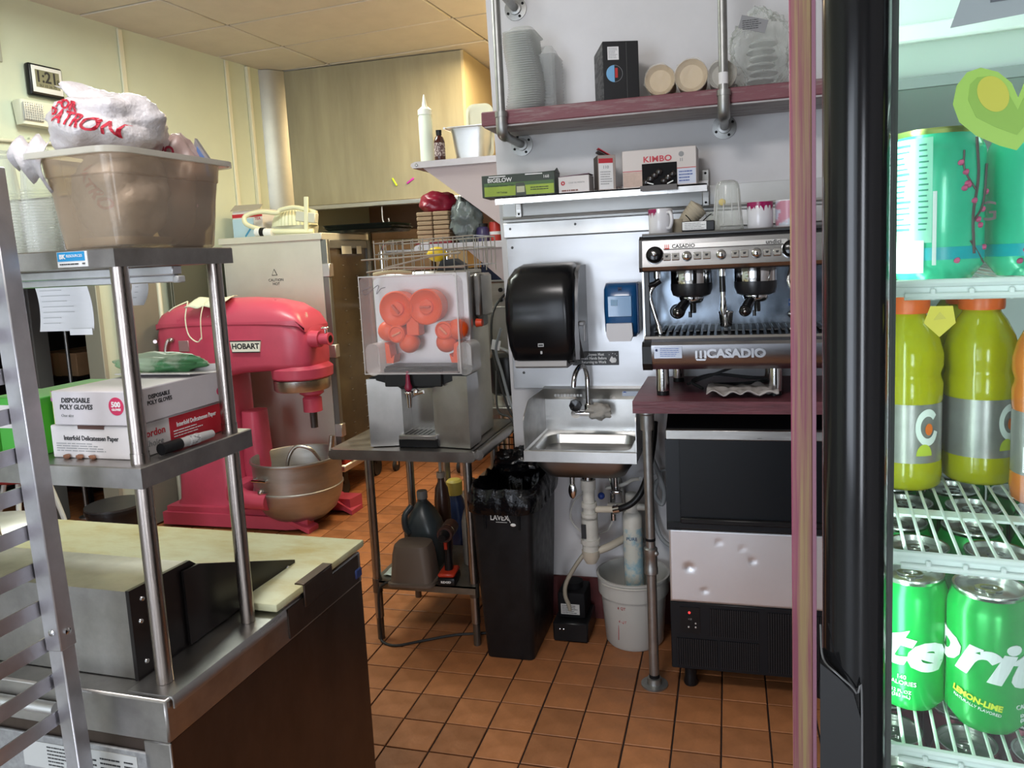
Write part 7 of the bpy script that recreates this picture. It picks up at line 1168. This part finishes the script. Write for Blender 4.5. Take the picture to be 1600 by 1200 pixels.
# decals on the glass
DK = mat('decal_green', (.19, .36, .035), .45); DK2 = mat('decal_light_green', (.26, .46, .06), .45); DY = mat('decal_yellow', (.42, .42, .03), .45)
q = T('plant_decal', 'green cactus shaped sticker with yellow spots on the fridge glass', 'sticker', (0, 0, 0)); q.location = RM[FR] @ Vector((-.0145, -.0962, 1.698)); q.rotation_euler = (0, 0, -.125); RM[q] = Matrix.Translation(q.location) @ Matrix.Rotation(-.125, 4, 'Z')
def blob(nm, m, cx, cz, rx, rz, a, y, n=28):
    b = B(); ca, sa = math.cos(a), math.sin(a); b.prism([(cx + rx * math.cos(k) * ca - rz * math.sin(k) * sa, cz + rx * math.cos(k) * sa + rz * math.sin(k) * ca) for k in [2 * PI * i / n for i in range(n)]], y, y + .0003, 'y'); b.build(nm, m, q, smooth=0)
b = B(); b.prism([(-.028, .018), (-.030, .006), (-.026, -.006), (-.016, -.016), (-.002, -.024), (.008, -.028), (.016, -.018), (.030, .0), (.045, .02), (.045, .03), (.034, .032), (.020, .028), (.012, .018), (.008, .006), (.004, .016), (-.004, .024), (-.014, .028), (-.022, .026)], -.0003, 0, 'y'); b.build('leaf_shape', DK2, q, smooth=0)
b = B(); b.prism([(-.020, .018), (-.021, .008), (-.016, -.004), (-.004, -.012), (.008, -.018), (.022, .0), (.036, .022), (.026, .026), (.016, .018), (.008, -.002), (.0, .014), (-.008, .022), (-.016, .022)], -.0006, -.0003, 'y'); b.build('leaf_inner', DK, q, smooth=0)
blob('yellow_spot', DY, -.0065, .010, .0085, .0125, .45, -.0009); blob('yellow_spot', DY, .030, .022, .006, .006, 0, -.0009)
q = T('diamond_decal', 'small yellow diamond sticker on the fridge glass below the top shelf', 'sticker', (0, 0, 0)); q.location = RM[FR] @ Vector((-.050, -.0962, 1.557)); q.rotation_euler = (0, 0, -.125); RM[q] = Matrix.Translation(q.location) @ Matrix.Rotation(-.125, 4, 'Z'); b = B(); b.prism([(0, -.012), (.010, -.002), (.008, .010), (-.006, .010), (-.010, -.002)], -.0003, 0, 'y'); b.build('diamond', mat('decal_yellow_bright', (.50, .50, .02), .45), q, smooth=0)
b = B(); b.prism([(-.004, .0), (.004, .001), (.0, .006)], -.0005, -.0003, 'y'); b.build('inner_mark', DY, q, smooth=0)
# ================================================================ SUB-PARTS: hang details on the part they belong to
bpy.context.view_layer.update()
def _ctr(o): return sum((Vector(c) for c in o.bound_box), Vector()) / 8
def nest(thing_name, child, par):
    for r in [o for o in COL.objects if o.parent is None and o.name.split('.')[0] == thing_name]:
        ps = [o for o in r.children if o.name.split('.')[0] == par]
        for c in [o for o in r.children if o.name.split('.')[0] in child]:
            if ps and c not in ps: c.parent = min(ps, key=lambda p: (_ctr(p) - _ctr(c)).length)
for tn, ch, pa in (('stand_mixer', ('lettering', 'plate_border'), 'name_plate'), ('stand_mixer', ('hub_socket', 'hub_screw'), 'attachment_hub'), ('stand_mixer', ('bowl_handle',), 'mixing_bowl'), ('stand_mixer', ('bowl_clamp',), 'bowl_yoke'), ('stand_mixer', ('agitator_shaft',), 'planetary_head'), ('stand_mixer', ('shift_lever', 'rating_plate'), 'column'),
    ('holding_cabinet', ('door_pane', 'door_sticker', 'hinge', 'tray_slide'), 'door'), ('holding_cabinet', ('dial',), 'control_panel'), ('holding_cabinet', ('warning_fill', 'lettering'), 'warning_mark'),
    ('digital_clock', ('digits',), 'screen'), ('prep_table', ('lid_end_plate', 'lid_side_wing', 'screw'), 'pan_lid'), ('prep_table', ('board_clip',), 'cutting_board'), ('prep_table', ('fine_print',), 'instruction_sheet'),
    ('overshelf', ('lettering', 'fine_print', 'sticker_field'), 'maker_sticker'), ('deli_paper_box', ('lettering', 'fine_print'), 'carton_body'), ('glove_box', ('lettering', 'fine_print', 'raised_flap'), 'carton_body'), ('marker_pen', ('barrel_print',), 'barrel'),
    ('order_sheet', ('fine_print',), 'sheet'), ('order_slip', ('fine_print',), 'sheet'), ('thank_you_bag', ('lettering',), 'bag_top'), ('printed_bag', ('lettering',), 'bag_body'), ('foil_packet', ('blue_print',), 'foil'),
    ('sheet_pan_rack', ('bolt',), 'upper_upright'), ('sheet_pan_rack', ('foot',), 'upright'), ('sheet_pan_rack', ('weld',), 'runner'), ('work_table', ('foot', 'shelf_collar'), 'leg'), ('work_table', ('rolled_edge',), 'table_top'),
    ('orange_juicer', ('wheel_key',), 'cup_wheel'), ('orange_juicer', ('hub_key',), 'key_hub'), ('orange_juicer', ('tap_handle',), 'tap'), ('orange_juicer', ('cover_edge', 'cover_wing', 'marker_scribble'), 'clear_cover'), ('orange_juicer', ('tray_slots',), 'drip_tray'), ('orange_juicer', ('basket_wire',), 'basket_hoop'), ('orange_juicer', ('tray_front',), 'juice_tray'),
    ('cordless_drill', ('lettering', 'red_collar'), 'battery'), ('cordless_drill', ('chuck', 'steel_band'), 'motor_housing'), ('cordless_drill', ('trigger',), 'grip'), ('sauce_bottle', ('label_panel',), 'label'),
    ('towel_dispenser', ('maker_mark', 'mark_inner', 'edge_bead'), 'cover'), ('towel_dispenser', ('rust_patch',), 'chute'), ('soap_dispenser', ('refill_window', 'window_label', 'lettering', 'side_strip'), 'cover'), ('hygiene_sign', ('lettering', 'picture_field', 'hand_picture', 'water_drop'), 'plate'),
    ('hand_sink', ('sticker_logo', 'lettering'), 'nsf_sticker'), ('hand_sink', ('stamped_letters',), 'back_splash'), ('hand_sink', ('drain',), 'basin'), ('sink_faucet', ('cold_knob', 'cloth_wrap', 'spout'), 'body'), ('filter_cartridge', ('lettering', 'fine_print'), 'label'), ('plastic_bucket', ('lettering', 'scale_line', 'bail'), 'body'), ('condensate_pump', ('fine_print',), 'label'),
    ('slim_bin', ('vent_channel', 'lettering', 'fine_print', 'broom_mark'), 'body'), ('slim_wall_shelf', ('screw',), 'bracket'), ('tea_box', ('lettering', 'fine_print', 'cup_picture', 'cup_label', 'glint_strip', 'lime_band', 'mid_band', 'open_flap'), 'carton_body'), ('coffee_box', ('lettering', 'fine_print', 'photo_panel', 'blue_white_panel', 'red_line', 'steam_mark', 'fork_mark'), 'carton_body'), ('coffee_box', ('window_flap', 'coffee_pod', 'pod_edge'), 'window'),
    ('tall_carton', ('lettering', 'fine_print', 'red_band'), 'white_face'), ('sweetener_box', ('lettering', 'fine_print', 'emblem', 'lid_flap'), 'carton_body'), ('pipe_shelf', ('bolt',), 'wall_flange'), ('pipe_shelf', ('elbow', 'white_tag'), 'upright_pipe'), ('pipe_shelf', ('plank_underside',), 'plank'), ('black_box', ('side_print', 'address_label', 'fine_print', 'blue_half', 'ring_half', 'black_half', 'red_word', 'seam'), 'carton_body'),
    ('clear_lid_bag', ('printed_patch', 'fine_print'), 'bag_body'), ('espresso_counter', ('rust_ring',), 'pipe_leg'), ('ice_machine', ('door_frame', 'door_grip'), 'door'), ('ice_machine', ('red_lamp', 'button', 'lettering'), 'control_panel'), ('ice_machine', ('grille_slat',), 'grille_recess'),
    ('espresso_machine', ('name_strip', 'round_button', 'button_frame', 'key_button', 'cup_icon'), 'control_fascia'), ('espresso_machine', ('knob_ring',), 'steam_knob'), ('espresso_machine', ('handle', 'handle_neck', 'handle_stud', 'spout'), 'filter_holder'), ('espresso_machine', ('wand_grip',), 'water_wand'), ('espresso_machine', ('tray_grid_bar',), 'drip_tray'), ('espresso_machine', ('foot',), 'leg'), ('espresso_machine', ('service_sticker', 'fine_print'), 'lower_front'),
    ('ceramic_mug', ('handle', 'drip_glaze', 'swirl_print'), 'cup_body'), ('sugar_tin', ('fine_print',), 'label'), ('drinks_fridge', ('led',), 'light_channel'), ('drinks_fridge', ('housing_lip', 'housing_shadow_gap'), 'evaporator_housing'), ('wire_shelf', ('front_band', 'rail_stud'), 'front_rail'), ('soda_can', ('pull_tab',), 'lid'), ('silver_can', ('pull_tab',), 'lid'), ('tea_can', ('pull_tab',), 'lid'), ('soda_can', ('lettering',), 'body'), ('tea_can', ('blossom',), 'branch'), ('sports_drink_bottle', ('g_emblem', 'bolt_emblem', 'lime_flash', 'barcode_patch', 'fine_print'), 'label')):
    nest(tn, ch, pa)
